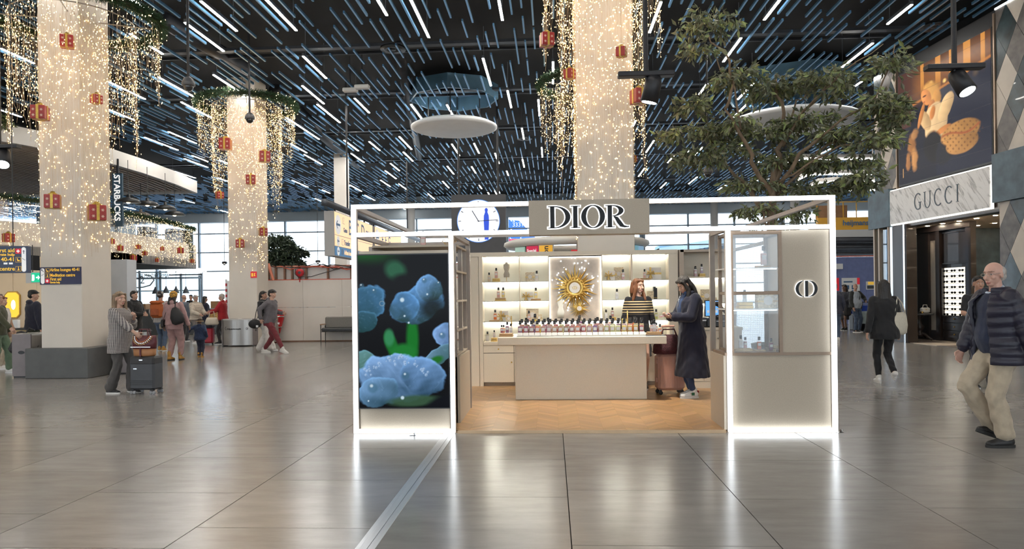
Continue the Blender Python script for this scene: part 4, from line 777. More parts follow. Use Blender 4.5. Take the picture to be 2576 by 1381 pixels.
# header sign
def band(mb, A, B, y0, y1):
    n = len(A); v = [(x,y0,z) for x,z in A]+[(x,y0,z) for x,z in B]+[(x,y1,z) for x,z in A]+[(x,y1,z) for x,z in B]; f = []
    for i in range(n-1): f += [(i,i+1,n+i+1,n+i), (2*n+i,3*n+i,3*n+i+1,2*n+i+1), (i,2*n+i,2*n+i+1,i+1), (n+i,n+i+1,3*n+i+1,3*n+i)]
    f += [(0,n,3*n,2*n), (n-1,3*n-1,4*n-1,2*n-1)]; return mb.add(v, f)
def arc(cx, cz, rx, rz, a0, a1, n=26): return [(cx+rx*math.cos(a), cz+rz*math.sin(a)) for a in np.linspace(math.radians(a0), math.radians(a1), n)]
def serif_letter(ch, g=0.):
    """didone capital of height 1 as filled bands; g grows every edge (for the halo)"""
    out = []
    def R(x0, z0, x1, z1): out.append(([(x0-g,z0-g),(x1+g,z0-g)], [(x0-g,z1+g),(x1+g,z1+g)]))
    if ch in 'DIR': R(.10,0,.30,1); R(0,0,.42 if ch != 'D' else .35,.035); R(0,.965,.42 if ch == 'I' else .35,1)
    if ch == 'D': out.append((arc(.32,.5,.70+g,.5+g,-90,90), arc(.32,.5,.47-g,.462-g,-90,90)))
    if ch == 'O': out.append((arc(.52,.5,.54+g,.525+g,0,360,48), arc(.52,.5,.31-g,.485-g,0,360,48)))
    if ch == 'R':
        out.append((arc(.32,.745,.50+g,.255+g,-90,90), arc(.32,.745,.28-g,.217-g,-90,90)))
        A = [(.42+g,.50+g),(.56+g,.46+g),(.70+g,.28+g),(.84+g,.08+g),(.98+g,.04+g),(1.06+g,.05+g)]; B = [(.36-g,.47-g),(.42-g,.40-g),(.52-g,.20-g),(.66-g,.02-g),(.86,-.02-g),(1.06+g,.0-g)]; out.append((A,B))
    return out
t = thing('brand_sign', 'beige kiosk header sign with dark backlit serif capitals', 'sign', (0,0,0))
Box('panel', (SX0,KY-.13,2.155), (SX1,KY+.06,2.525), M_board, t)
LH = .235; z0 = 2.222; x = -.03
M_ink2 = mat('letter_gloss_black', (.006,.006,.007), .3, spec=.2)
M_halo = emat('letter_halo', (.95,.98,1.), 2.2)
for ch, adv in (('D',1.12),('I',.52),('O',1.16),('R',1.1)):
    for nm, g, y0, y1, mm in (('letter_halo',.045,KY-.1345,KY-.131,M_halo), ('letter',0,KY-.155,KY-.137,M_ink2)):
        mb = MB()
        for A, B in serif_letter(ch, g): band(mb, [(x+a*LH,z0+b*LH) for a,b in A], [(x+a*LH,z0+b*LH) for a,b in B], y0, y1)
        mb.build(nm, mm, t)
    x += adv*LH*.93
# left panel with the large screen
t = thing('display_totem', 'tall beige kiosk panel carrying a large portrait flower screen', 'screen panel', (0,0,0))
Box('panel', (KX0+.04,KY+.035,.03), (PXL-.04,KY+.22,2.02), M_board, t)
Box('screen_housing', (-2.15,KY-.012,.275), (-1.125,KY+.034,1.985), M_black, t)
def fbm(u, v, s, seed=0):
    r = np.random.RandomState(seed); o = np.zeros_like(u)
    for k in range(5):
        a, b, c, d = r.uniform(-1,1,4)*s*(1.7**k); o += np.sin(a*u*6+b*v*6+c*9+2*np.sin(d*u*3+a*v*4))*.6**k
    return o/2.5
def mixc(c, m, col):
    m = np.clip(m,0,1)[...,None]; return c*(1-m)+np.asarray(col)*m
def blob(u, v, cx, cy, rx, ry, ang=0, soft=.06, wob=.05, seed=0):
    a = math.radians(ang); x, y = u-cx, (v-cy)*1.7; X = (x*math.cos(a)+y*math.sin(a))/rx; Y = (-x*math.sin(a)+y*math.cos(a))/(ry*1.7)
    d = np.hypot(X,Y) + wob*fbm(u, v*1.7, 2.6, seed); return np.clip((1-d)/soft, 0, 1), X, Y, d
def flower(u, v):
    c = np.zeros(u.shape+(3,)); c[:] = (.004,.004,.010)
    m = np.clip((v-.86-.25*(.35-u)**2*0 - .10*np.sin(u*2.2))*9,0,1)*np.clip((.62-u)*3,0,1)*np.clip((v-.93+.14*u)*14,0,1); c = mixc(c, m, (.02,.16,.035))
    m,X,Y,d = blob(u,v,.42,.90,.13,.09,60,.5); c = mixc(c, m, (.06,.22,.13))
    m,X,Y,d = blob(u,v,.50,.83,.16,.06,0,.6); c = mixc(c, m, (.006,.006,.012))
    m,X,Y,d = blob(u,v,.60,.45,.085,.20,0,.45,.02); c = mixc(c, m, (.015,.30,.05))
    m,X,Y,d = blob(u,v,.36,.42,.08,.10,20,.35,.05,2); c = mixc(c, m, (.02,.28,.06)); m,X,Y,d = blob(u,v,.34,.46,.07,.07,0,.4); c = mixc(c, m*.8, (.10,.42,.22))
    m,X,Y,d = blob(u,v,.50,.36,.18,.07,0,.4); c = mixc(c, m, (.03,.33,.07))
    def petal(c, cx, cy, rx, ry, ang, seed, lit=(.30,.52,.80), dark=(.035,.10,.14), soft=.085, wob=.15):
        m,X,Y,d = blob(u,v,cx,cy,rx,ry,ang,soft,wob,seed); n = fbm(u,v*1.7,4,seed+5)
        s = np.clip(.55+.45*Y+.25*n-.10*X,0,1)[...,None]; col = np.asarray(dark)*(1-s)+np.asarray(lit)*s
        col = col+np.asarray((.10,.20,.32))*np.exp(-((1-d)/.13)**2)[...,None]*np.clip(.5+Y,0,1)[...,None]+np.asarray((.10,.14,.18))*np.clip(fbm(u,v*1.7,11,seed+9)-.35,0,1)[...,None]; return c*(1-m[...,None])+col*m[...,None]
    c = petal(c,.05,.67,.21,.165,-60,11,(.10,.26,.42),(.03,.13,.16)); c = petal(c,.05,.565,.16,.075,10,12,(.07,.2,.28),(.03,.12,.13))
    c = petal(c,.67,.675,.31,.125,20,13,(.20,.42,.72),(.04,.10,.10)); c = petal(c,.51,.655,.17,.10,-40,14,(.18,.40,.70),(.05,.12,.12)); c = petal(c,.79,.775,.16,.09,40,15,(.26,.48,.78),(.05,.12,.12))
    m,X,Y,d = blob(u,v,.82,.65,.18,.09,15,.6); c = mixc(c, m*.85, (.012,.022,.02))
    c = petal(c,1.0,.47,.15,.10,70,16,(.34,.52,.82),(.1,.2,.35)); c = petal(c,.06,.30,.13,.075,-10,17,(.22,.42,.42),(.12,.25,.2)); c = petal(c,.88,.335,.22,.055,35,18,(.25,.42,.55),(.08,.2,.2))
    m,X,Y,d = blob(u,v,.86,.31,.10,.03,20,.5); c = mixc(c, m, (.04,.28,.05))
    c = petal(c,.42,.185,.44,.17,-4,19,(.36,.56,.86),(.06,.15,.24)); c = petal(c,.20,.10,.24,.10,20,20,(.30,.50,.75),(.07,.16,.22)); c = petal(c,.72,.20,.27,.13,-10,21,(.30,.50,.80),(.06,.14,.22))
    m,X,Y,d = blob(u,v,.62,.045,.36,.045,3,.4); c = mixc(c, m*.9, (.10,.20,.12)); m,X,Y,d = blob(u,v,.92,.03,.25,.06,20,.5); c = mixc(c, m, (.006,.008,.02))
    r = np.random.RandomState(4)
    for k in range(46):
        a = r.uniform(2.2,.3) if False else r.uniform(.25,2.9); x = .42+.40*math.cos(a)*r.uniform(.75,1.); y = .19+.155*math.sin(a)*r.uniform(.55,1.04); s = r.uniform(.006,.022)
        m,_,_,_ = blob(u,v,x,y,s,s*.62,0,.5,0); c = mixc(c, m*.75, (.62,.78,1.)); m,_,_,_ = blob(u,v,x+s*.3,y-s*.15,s*.5,s*.3,0,.6,0); c = mixc(c, m*.6, (.2,.36,.55))
    for x,y,s in ((.18,.765,.035),(.04,.80,.035),(.52,.21,.05),(.15,.13,.07),(.74,.83,.035),(.90,.81,.03),(.93,.47,.045)):
        m,_,_,_ = blob(u,v,x,y,s,s*.6,0,.4,0); c = mixc(c, m*.6, (.12,.26,.36)); m,_,_,_ = blob(u,v,x-s*.2,y+s*.2,s*.35,s*.2,0,.6,0); c = mixc(c, m*.9, (.8,.92,1.))
    for x,y,s in ((.515,.60,.014),(.56,.555,.014),(.77,.74,.014),(.10,.045,.012),(.48,.065,.025),(.49,.705,.03)): m,_,_,_ = blob(u,v,x,y,s,s*.6,0,.5,0); c = mixc(c, m, (.75,.9,1.))
    rr = np.abs(np.hypot((u-.265)/.026,(v-.683)*1.7/.026)-1); c = mixc(c, np.clip(1-rr*4,0,1)*.7, (.5,.6,.65))
    return c**1.35*.95
picture('screen_image', 1.0, 1.685, 190, 320, flower, attrmat('screen_picture', .62, .002, .12), t, (-1.6375,KY-.0135,.287))
Box('side_trim', (-1.122,KY-.008,.28), (-1.112,KY+.034,1.98), M_chrome, t)
# low wooden platform with chevron planks
t = KP = thing('kiosk_platform', 'low oak chevron parquet platform of the kiosk', 'platform', (0,0,0))
Box('base', (KX0+.03,KY+.02,0), (KX1-.03,KYB,.02), mat('platform_edge',(.40,.25,.13),.5,noise=(5,.1)), t)
Box('edge_strip', (PXL+.05,KY-.02,.0), (PXR-.05,KY+.012,.034), mat('edge_brass',(.52,.36,.22),.3,metal=.5,noise=(6,.08)), t)
V = []; Fc = []; Cc = []; bw, pw = .245, .10; rngp = np.random.RandomState(2)
nb_ = int((KX1-KX0-.06)/bw)+1
for b_ in range(nb_):
    xa = KX0+.03+b_*bw; xb = min(xa+bw, KX1-.03); s_ = 1 if b_ % 2 else -1; y = KY+.02-.3
    while y < KYB+.1:
        ya, yb_ = (y, y+s_*(xb-xa)) ; q = [(xa+.001,ya),(xb-.001,yb_),(xb-.001,yb_+pw-.0025),(xa+.001,ya+pw-.0025)]; q = [(x_, min(max(y_,KY+.02),KYB)) for x_,y_ in q]
        if max(p[1] for p in q)-min(p[1] for p in q) > .02 or True:
            n_ = len(V); V += [(*p,.032) for p in q]; Fc.append((n_,n_+1,n_+2,n_+3)); k_ = rngp.uniform(.78,1.12); Cc += [(.46*k_,.27*k_,.125*k_*rngp.uniform(.9,1.1))]*4
        y += pw
tag(np_mesh('oak_planks', V, Fc, attrmat('oak_plank', rough=.32, emissive=False, bump=(2,14,2)), t, np.array(Cc)), kind='stuff')
# ---- back shelving
YB = 11.6
def bx(x, y=760): return atY(x, y, YB).x
def shelf_led(t, xa, xb, z): Box('light_strip', (xa,YB+.27,z-.014), (xb,YB+.292,z-.002), M_strip_led, t)
t = KS = thing('display_shelving', 'beige back shelving with brightly lit niches and drawers', 'shelf unit', (0,0,0))
ZS = [.75,1.08,1.414,1.73,2.14]; Xl, Xr = bx(1152), bx(1706)
Box('back_panel', (Xl,YB+.30,.03), (Xr,YB+.34,2.2), M_shelfwhite, t)
bays = [(1215,1306),(1308,1380),(1382,1514),(1516,1588),(1592,1682)]
Box('pilaster', (Xl,YB,.03), (bx(1204),YB+.3,2.2), M_board_pale, t); Box('pilaster', (bx(1205),YB-.01,.03), (bx(1214),YB+.3,2.2), M_board_pale, t); Box('pilaster', (bx(1683),YB-.01,.03), (Xr,YB+.3,2.2), M_board_pale, t)
for a, b in ((1306,1308),(1380,1382),(1514,1516),(1588,1592)): Box('divider', (bx(a),YB,.6), (bx(b),YB+.3,2.14), M_board_pale, t)
Box('cornice', (Xl,YB-.02,2.14), (Xr,YB+.3,2.205), M_board_pale, t)
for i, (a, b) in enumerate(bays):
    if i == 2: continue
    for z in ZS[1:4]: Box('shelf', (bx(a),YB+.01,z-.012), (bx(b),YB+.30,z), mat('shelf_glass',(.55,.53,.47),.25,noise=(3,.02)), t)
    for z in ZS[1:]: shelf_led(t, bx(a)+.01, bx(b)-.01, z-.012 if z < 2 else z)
Box('shelf', (bx(1382),YB+.01,ZS[1]-.012), (bx(1514),YB+.30,ZS[1]), M_board_pale, t); shelf_led(t, bx(1382), bx(1514), ZS[1]-.012)
Box('bottom_board', (bx(1215),YB-.02,.70), (bx(1682),YB+.30,.75), M_board_pale, t)
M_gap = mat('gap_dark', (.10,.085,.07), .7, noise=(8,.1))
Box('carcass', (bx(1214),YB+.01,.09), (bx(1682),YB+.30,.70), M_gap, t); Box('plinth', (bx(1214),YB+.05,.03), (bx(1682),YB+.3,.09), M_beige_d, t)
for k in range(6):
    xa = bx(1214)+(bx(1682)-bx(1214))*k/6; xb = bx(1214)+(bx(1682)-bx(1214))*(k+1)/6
    d = Box('drawer', (xa+.004,YB-.01,.575), (xb-.004,YB+.02,.695), M_board_pale, t); MB().ball(((xa+xb)/2,YB-.02,.635), .012, 8, 6).build('knob', M_gold, d)
    d = Box('cabinet_door', (xa+.004,YB-.01,.095), (xb-.004,YB+.02,.565), M_board_pale, t); MB().ball((xb-.04,YB-.02,.42), .012, 8, 6).build('knob', M_gold, d)
# sunburst panel
t = thing('sunburst_panel', 'antiqued mirror panel with gold sunburst between the lit niches', 'wall decoration', (0,0,0))
Box('panel', (bx(1383),YB+.05,1.09), (bx(1513),YB+.09,2.12), mat('antique_panel',(.50,.43,.36),.35,noise=(5,.25)), t)
for a, b in ((1382,1385),(1511,1514)): Box('side_light', (bx(a),YB+.02,1.09), (bx(b)-.004,YB+.04,2.12), emat('panel_light',(1,.98,.9),3.), t)
Box('top_light', (bx(1385),YB+.02,2.105), (bx(1511),YB+.04,2.12), MATS['panel_light'], t)
def sun(cx, cy, R, n, ring, med, seed):
    c = atY(cx, cy, YB); o = MB(); rg = random.Random(seed)
    s = MB().lathe([(ring*.45,-.03),(ring*.75,-.05),(ring,-.03),(ring,.0),(ring*.45,0)], 32, axis='Y', ring=True).build('sun_ring', M_gold, t, True, (c.x,YB+.04,c.z))
    for k in range(n):
        a = 2*math.pi*(k+.5*rg.random())/n; L = R*(.72+.28*((k*7)%3)/2); pts = []; wv = rg.choice((-1,1))
        for j in range(9):
            u = j/8; rr = ring*.8+(L-ring*.8)*u; aa = a+wv*.022*math.sin(u*6.3)*(1-.3*u); pts.append((rr*math.cos(aa), -.012, rr*math.sin(aa)))
        MB().tube(pts, [(.026 if R > .3 else .010)*(1-.93*(j/8)) for j in range(9)], 5).build('sun_ray', M_gold, s)
    for k in range(18):
        a = 2*math.pi*k/18; MB().ball((ring*.92*math.cos(a),-.04,ring*.92*math.sin(a)), ring*.12, 7, 5).build('scroll_bead', M_gold, s, True)
    MB().lathe([(.01,-.045),(med,-.045),(med,-.02),(.01,-.02)], 28, axis='Y').build('medallion', mat('medallion_white',(.72,.68,.62),.4,noise=(20,.1)), s)
    return s
def cd_monogram(name, parent, cx, cz, h, y0, y1, m, g=0.):
    mb = MB()
    L = h*.5; 
    def S(p): return [(cx+x*h, cz+z*h) for x,z in p]
    band(mb, S(arc(-.16,0,.50+g,.5+g,98,262)), S(arc(-.13,0,.36-g,.465-g,98,262)), y0, y1)
    band(mb, S([(-.08-g,-.5-g),(.09+g,-.5-g)]), S([(-.08-g,.5+g),(.09+g,.5+g)]), y0, y1)
    band(mb, S(arc(.16,0,.50+g,.5+g,-82,82)), S(arc(.13,0,.36-g,.465-g,-82,82)), y0, y1)
    band(mb, S([(.08,.465-g),(.22,.465-g)]), S([(.08,.5+g),(.22,.5+g)]), y0, y1); band(mb, S([(.08,-.5-g),(.22,-.5-g)]), S([(.08,-.465+g),(.22,-.465+g)]), y0, y1)
    return mb.build(name, m, parent)
s1 = sun(1446,722,.385,34,.165,.088,1); cd_monogram('monogram', s1, 0, 0, .055, -.05, -.046, M_gold); s2 = sun(1457,774,.20,30,.055,.04,2)
o = MB().loft([[(bx(1410)+w*math.cos(k*.785), YB+.045+.012*math.sin(k*.785), 1.2+z) for k in range(8)] for z, w in ((-.06,.055),(.02,.06),(.10,.035),(.17,.055),(.24,.05),(.27,.015),(.30,.018))]).build('dress_form_relief', M_shelfwhite, t, True)
NPR.seed(9); n = 64; a = NPR.rand(n)*2*math.pi; r_ = .22+.22*NPR.rand(n); c = atY(1446,722,YB)
bulbs_mesh('sparkle_lights', np.stack([c.x+r_*np.cos(a)*.9, np.full(n,YB+.045), np.clip(c.z+.07+r_*np.sin(a)*1.05,1.2,2.1)],1), .006, emat('sparkle',(.85,.92,1.),14.,False), t)
# right back unit with till
t = thing('till_unit', 'beige till unit with lit shelves and cabinet doors behind the coat wearer', 'cabinet', (0,0,0)); xa, xb = bx(1712), bx(1850)
Box('back_panel', (xa,YB+.30,.95), (xb,YB+.34,2.17), M_shelfwhite, t); Box('side_panel', (xa-.02,YB-.05,.03), (xa+.05,YB+.34,2.2), M_beige_d, t); Box('top_board', (xa,YB-.05,2.16), (xb,YB+.34,2.2), M_beige_d, t)
for z in (1.765,1.35): Box('shelf', (xa+.05,YB,z-.02), (xb,YB+.30,z), M_board_pale, t)
Box('upper_back', (xa+.05,YB+.25,1.77), (xb,YB+.29,2.16), M_board_pale, t)
for z in (1.745,1.33): shelf_led(t, xa+.06, xb, z)
Box('worktop', (xa-.02,YB-.42,.93), (xb,YB+.30,.97), M_board_pale, t); Box('carcass', (xa+.02,YB-.37,.12), (xb,YB+.30,.93), M_board_pale, t); Box('plinth', (xa+.02,YB-.39,.03), (xb,YB+.3,.13), M_board_pale, t)
for a, b in ((1733,1768),(1770,1795),(1797,1822)):
    p0, p1 = atY(a,850,YB-.4).x, atY(b,850,YB-.4).x; d = Box('cabinet_door', (p0+.005,YB-.392,.14), (p1-.005,YB-.36,.915), M_board_pale, t); MB().ball((p1-.05 if b < 1800 else p0+.05,YB-.405,.8), .014, 8, 6).build('knob', M_steel, d)
def on_till(x, z=.97, dy=-.2): v = atY(x, 800, YB+dy); return Vector((v.x, v.y, z))
p = on_till(1786); t = thing('till_monitor', 'black touch till monitor with blue screen on the worktop', 'monitor', p, .15)
Box('display', (-.09,-.02,.16), (.14,.02,.42), M_black, t); Box('screen', (-.08,-.024,.175), (.13,-.0205,.405), emat('till_screen',(.10,.30,.75),1.3), t); MB().tube([(.02,.03,.0),(.02,.03,.2)], .03, 10).build('stand', M_black, t); MB().bbox((.02,.02,0), (.2,.16,.02), .01).build('base', M_black, t)
for k in range(4): Box('screen_tile', (-.06+.045*k,-.026,.22), (-.025+.045*k,-.0245,.26), M_wh, t)
p = on_till(1800, dy=-.3); t = thing('card_printer', 'black receipt printer on the till worktop', 'printer', p)
MB().bbox((-.02,0,0), (.34,.24,.14), .02).build('body', M_black, t); MB().bbox((.06,.0,.14), (.16,.2,.05), .015).build('cover', mat('printer_grey',(.03,.03,.033),.3,noise=(9,.1)), t); Box('paper_slot', (-.02,-.121,.09), (.12,-.118,.1), M_steel, t)
p = on_till(1762, dy=-.3); t = thing('cash_drawer', 'low black device left of the receipt printer', 'till device', p); MB().bbox((0,0,0), (.18,.24,.15), .015).build('body', mat('device_black',(.02,.02,.022),.5,noise=(9,.1)), t); Box('button_row', (-.06,-.123,.1), (.06,-.12,.12), M_steel, t)
p = on_till(1806, .97, -.22); t = thing('barcode_scanner', 'black barcode scanner leaning on the till monitor', 'scanner', p)
MB().tube([(-.02,-.05,.36),(.02,-.04,.32),(.09,-.02,.24),(.15,0,.17)], [.035,.032,.02,.018], 10).build('handle', M_black, t, True); MB().ball((-.03,-.06,.36), (.045,.05,.04), 12, 8).build('head', M_black, t, True); MB().tube([(.15,0,.17),(.16,0,0)], .006, 5).build('cable', M_black, t)
# ---- perfume bottles and shelf goods
M_cap = mat('bottle_cap', (.012,.012,.014), .2, coat=.4); M_bglass = glassmat('bottle_glass', (.96,.95,.94), .06, .05); M_lab = mat('bottle_label', (.66,.64,.62), .5, noise=(40,.02))
def liquid(name, c):
    if name in MATS: return MATS[name]
    return mat(name, c, .35, noise=(30,.05))
LIQ = dict(plum=(.20,.03,.09), magenta=(.36,.03,.09), redbrown=(.34,.06,.04), orange=(.62,.14,.03), rose=(.52,.22,.16), mauve=(.45,.22,.22), tan=(.50,.27,.14), amber=(.42,.20,.05), brown=(.25,.10,.02), red=(.40,.03,.02), purple=(.16,.05,.18), beige=(.60,.42,.30), olive=(.40,.38,.10), lime=(.58,.58,.22), yellow=(.78,.56,.04), gold=(.62,.38,.04), clear=(.72,.72,.74), pink=(.72,.40,.34), cream=(.75,.60,.45), orange2=(.75,.16,.02), pale=(.62,.52,.55))
BM = {}
def bottle_meshes(k, c, fill=.78):
    key = (k, c)
    if key not in BM:
        w, d, h = (.056,.036,.125) if k == 'std' else (.062,.042,.15)
        glass = MB().bbox((0,0,0), (w,d,h), .005).tube([(0,0,h-.002),(0,0,h+.008)], .012, 12).mesh('glass_body', M_bglass)
        liq = MB().bbox((0,0,.008), (w-.008,d-.008,h*fill), .004).mesh('perfume', liquid('perfume_'+c, LIQ[c]))
        cap = MB().lathe([(.0155,h+.002),(.0165,h+.005),(.0165,h+.044),(.014,h+.047),(.004,h+.047)], 16).mesh('cap', M_cap, True)
        lab = MB().box((-w*.33,-d/2-.0015,h*.42),(w*.33,-d/2-.0004,h*.70)).mesh('label', M_lab)
        BM[key] = (glass, liq, cap, lab)
    return BM[key]
def bottle(p, c, label, k='std', rz=0., sc=1., group=None):
    t = thing('perfume_bottle', label, 'perfume bottle', p, rz, group); t.scale = (sc,sc,sc)
    for nm, me in zip(('glass_body','perfume','cap','label_plate'), bottle_meshes(k, c)): mesh_obj(nm, me, t)
    return t
M_ornate = mat('ornate_card', (.62,.52,.36), .5, noise=(45,.35)); M_giftwhite = mat('gift_white', (.72,.68,.63), .5, noise=(8,.03)); M_bow = mat('bow_gold', (.62,.42,.14), .4, metal=.5, noise=(30,.2)); M_goldblock = mat('gold_block', (.60,.40,.13), .4, metal=.5, noise=(12,.2)); M_oak = mat('oak_riser', (.42,.25,.11), .5, noise=(8,.2,(1,8,8)))
def riser(p, w, h, label, d=.12, m=None): o = thing('display_riser', label, 'display riser', p); MB().bbox((0,0,0),(w,d,h*.45),.003).build('lower_block', m or M_goldblock, o); MB().bbox((0,0,h*.5),(w*.94,d*.92,h*.5),.003).build('upper_block', M_oak if m is None else m, o); Box('shadow_gap', (-w*.45,-d*.42,h*.44), (w*.45,d*.42,h*.51), M_gap, o); return o
def giftbox(p, w, h, label, d=.08):
    o = thing('ribboned_box', label, 'gift box', p); MB().bbox((0,0,0),(w,d,h),.003).build('box', M_giftwhite, o); Box('ribbon', (-w*.5-.001,-d/2-.002,h*.42), (w*.5+.001,d/2+.002,h*.58), M_bow, o); Box('ribbon', (-w*.36,-d/2-.0025,-.0), (-w*.22,d/2+.0025,h+.002), M_bow, o)
    b = MB()
    for s in (-1,1): b.tube([(-w*.29,-d/2-.01,h*.5),(-w*.29+s*.05,-d/2-.03,h*.5+.04),(-w*.29+s*.06,-d/2-.025,h*.5-.01),(-w*.29,-d/2-.012,h*.5)], [.008,.014,.014,.008], 6).tube([(-w*.29,-d/2-.01,h*.5),(-w*.29+s*.03,-d/2-.012,h*.5-.08)], .007, 5)
    b.build('bow', M_bow, o, True); return o
def cardbox(p, w, h, label, d=.05):
    o = thing('ornate_box', label, 'gift box', p); MB().bbox((0,0,0),(w,d,h),.003).build('box', M_ornate, o); Box('band', (-w/2-.001,-d/2-.002,h*.40), (w/2+.001,d/2,h*.52), M_bow, o); MB().lathe([(.01,-d/2-.003),(w*.22,-d/2-.003),(w*.22,-d/2),(.01,-d/2)], 20, (0,0,h*.5), 'Y').build('emblem', M_giftwhite, o); return o
def sp(x, z, dy=.14): v = atY(x, 760, YB+dy); return Vector((v.x, v.y, z))
Z1, Z2, Z3, Z4 = 1.73, 1.414, 1.08, .75
bottle(sp(1231,Z1), 'cream', 'cream perfume bottle at the start of the top left niche', sc=.9)
riser(sp(1249,Z1), .125, .055, 'gold block under the peach bottle in the top left niche', m=M_goldblock); bottle(sp(1249,Z1+.056), 'pink', 'peach perfume bottle on a gold block in the top left niche')
p = sp(1275,Z1); t = thing('dress_form', 'small grey dress form on a stand in the top left niche', 'dress form', p)
MB().loft([[(w*math.cos(k*.63), d*math.sin(k*.63), z) for k in range(10)] for z, w, d in ((.075,.045,.035),(.12,.05,.04),(.17,.032,.026),(.23,.05,.036),(.28,.048,.032),(.295,.018,.016),(.315,.016,.015),(.318,.006,.006))]).build('torso', mat('linen_grey',(.42,.38,.32),.8,noise=(60,.15)), t, True); MB().tube([(0,0,0),(0,0,.08)], .004, 6).build('stand_rod', M_gold, t); MB().lathe([(.03,0),(.03,.004),(.01,.006)], 16).build('foot', M_gold, t)
riser(sp(1259,Z2), .18, .05, 'gold block with the peach and yellow pair of bottles'); bottle(sp(1254,Z2+.05), 'pink', 'peach bottle of the pair in the second left niche'); bottle(sp(1266,Z2+.05), 'yellow', 'yellow bottle of the pair in the second left niche')
riser(sp(1243,Z3), .17, .02, 'flat oak board under the orange bottle', m=M_oak); bottle(sp(1245,Z3+.02), 'orange2', 'bright orange perfume bottle in the third left niche'); giftbox(sp(1267,Z3,.2), .15, .17, 'white ribboned gift box in the third left niche'); cardbox(sp(1279,Z3,.08), .10, .09, 'low ornate box in the third left niche')
p = sp(1286,Z4,.0); t = thing('brass_stand', 'thin brass stand rising from the lowest left niche', 'display stand', p); MB().tube([(0,0,.02),(0,0,.42)], .006, 8).build('rod', M_gold, t); MB().ball((0,0,.3), (.014,.014,.03), 10, 6).build('finial', M_gold, t); MB().lathe([(.05,0),(.05,.015),(.01,.02)], 16).build('base', M_gold, t)
bottle(sp(1225,Z4), 'clear', 'clear perfume bottle in the lowest left niche', sc=.95); riser(sp(1242,Z4), .10, .06, 'gold block in the lowest left niche', m=M_goldblock); bottle(sp(1242,Z4+.06), 'pale', 'small pale pink bottle on the lowest left gold block', sc=.72)
cardbox(sp(1334,Z1), .15, .15, 'ornate square box in the top second niche'); bottle(sp(1351,Z1), 'cream', 'cream perfume bottle beside the ornate square box'); giftbox(sp(1330,Z2), .14, .14, 'white ribboned gift box in the second niche row'); riser(sp(1348,Z2), .17, .03, 'oak board under the yellow bottle in the second bay', m=M_oak); bottle(sp(1348,Z2+.03), 'yellow', 'yellow perfume bottle alone on its oak board', sc=1.05)
cardbox(sp(1339,Z3), .20, .20, 'large ornate box at the back of the third niche, second bay'); cardbox(sp(1356,Z3,.06), .09, .11, 'narrow ornate box in the third niche, second bay'); bottle(sp(1330,Z3,.06), 'pink', 'rose bottle before the large ornate box'); 
giftbox(sp(1537,Z1), .13, .15, 'white box with gold bow in the right top niche'); cardbox(sp(1557,Z1,.2), .15, .21, 'ornate box behind the bow box in the right top niche'); bottle(sp(1568,Z1,.08), 'rose', 'rose bottle before the ornate box at top right'); bottle(sp(1552,Z2), 'clear', 'lone clear bottle in the right second niche')
bottle(sp(1524,Z3), 'clear', 'clear bottle at the edge of the right third niche'); riser(sp(1543,Z3), .08, .05, 'gold block in the right third niche', m=M_goldblock); bottle(sp(1540,Z3+.05), 'mauve', 'dusky bottle on the right third niche gold block', sc=.9)
riser(sp(1624,Z1), .17, .025, 'oak board in the far right top niche', m=M_oak); bottle(sp(1622,Z1+.025), 'pink', 'pink bottle with dark label in the far right top niche', sc=.85); giftbox(sp(1646,Z1,.2), .22, .2, 'large ribboned box in the far right top niche')
for k, (x, h, m) in enumerate(((1646,.20,M_black),(1650,.18,M_black),(1636,.13,M_ornate))):
    o = thing('upright_case', ('tall black case','shorter black case','ornate card case')[k]+' standing in the far right second niche', 'case', sp(x,Z2)); MB().bbox((0,0,0),((.035,.03,.10)[k],.1,h),.003).build('box', m, o); Box('edge_band', (-.016,-.052,h*.1), (.016,-.0495,h*.13), M_gold, o)
bottle(sp(1650,Z3), 'lime', 'pale green bottle behind the saleswoman in the right third niche')
for x, lab, c in ((1750,'mauve bottle on the till unit top shelf','mauve'),(1766,'plum bottle on a gold block on the till unit top shelf','plum')):
    v = sp(x,1.765+(.05 if x > 1760 else 0),.1); bottle(v, c, lab, sc=1.0 if x < 1760 else .9)
riser(sp(1766,1.765,.1), .10, .05, 'gold block on the till unit top shelf', m=M_goldblock); cardbox(sp(1777,1.35,.2), .19, .21, 'ornate box on the till unit middle shelf'); cardbox(sp(1793,1.35,.1), .12, .08, 'low ornate tissue box on the till unit middle shelf')
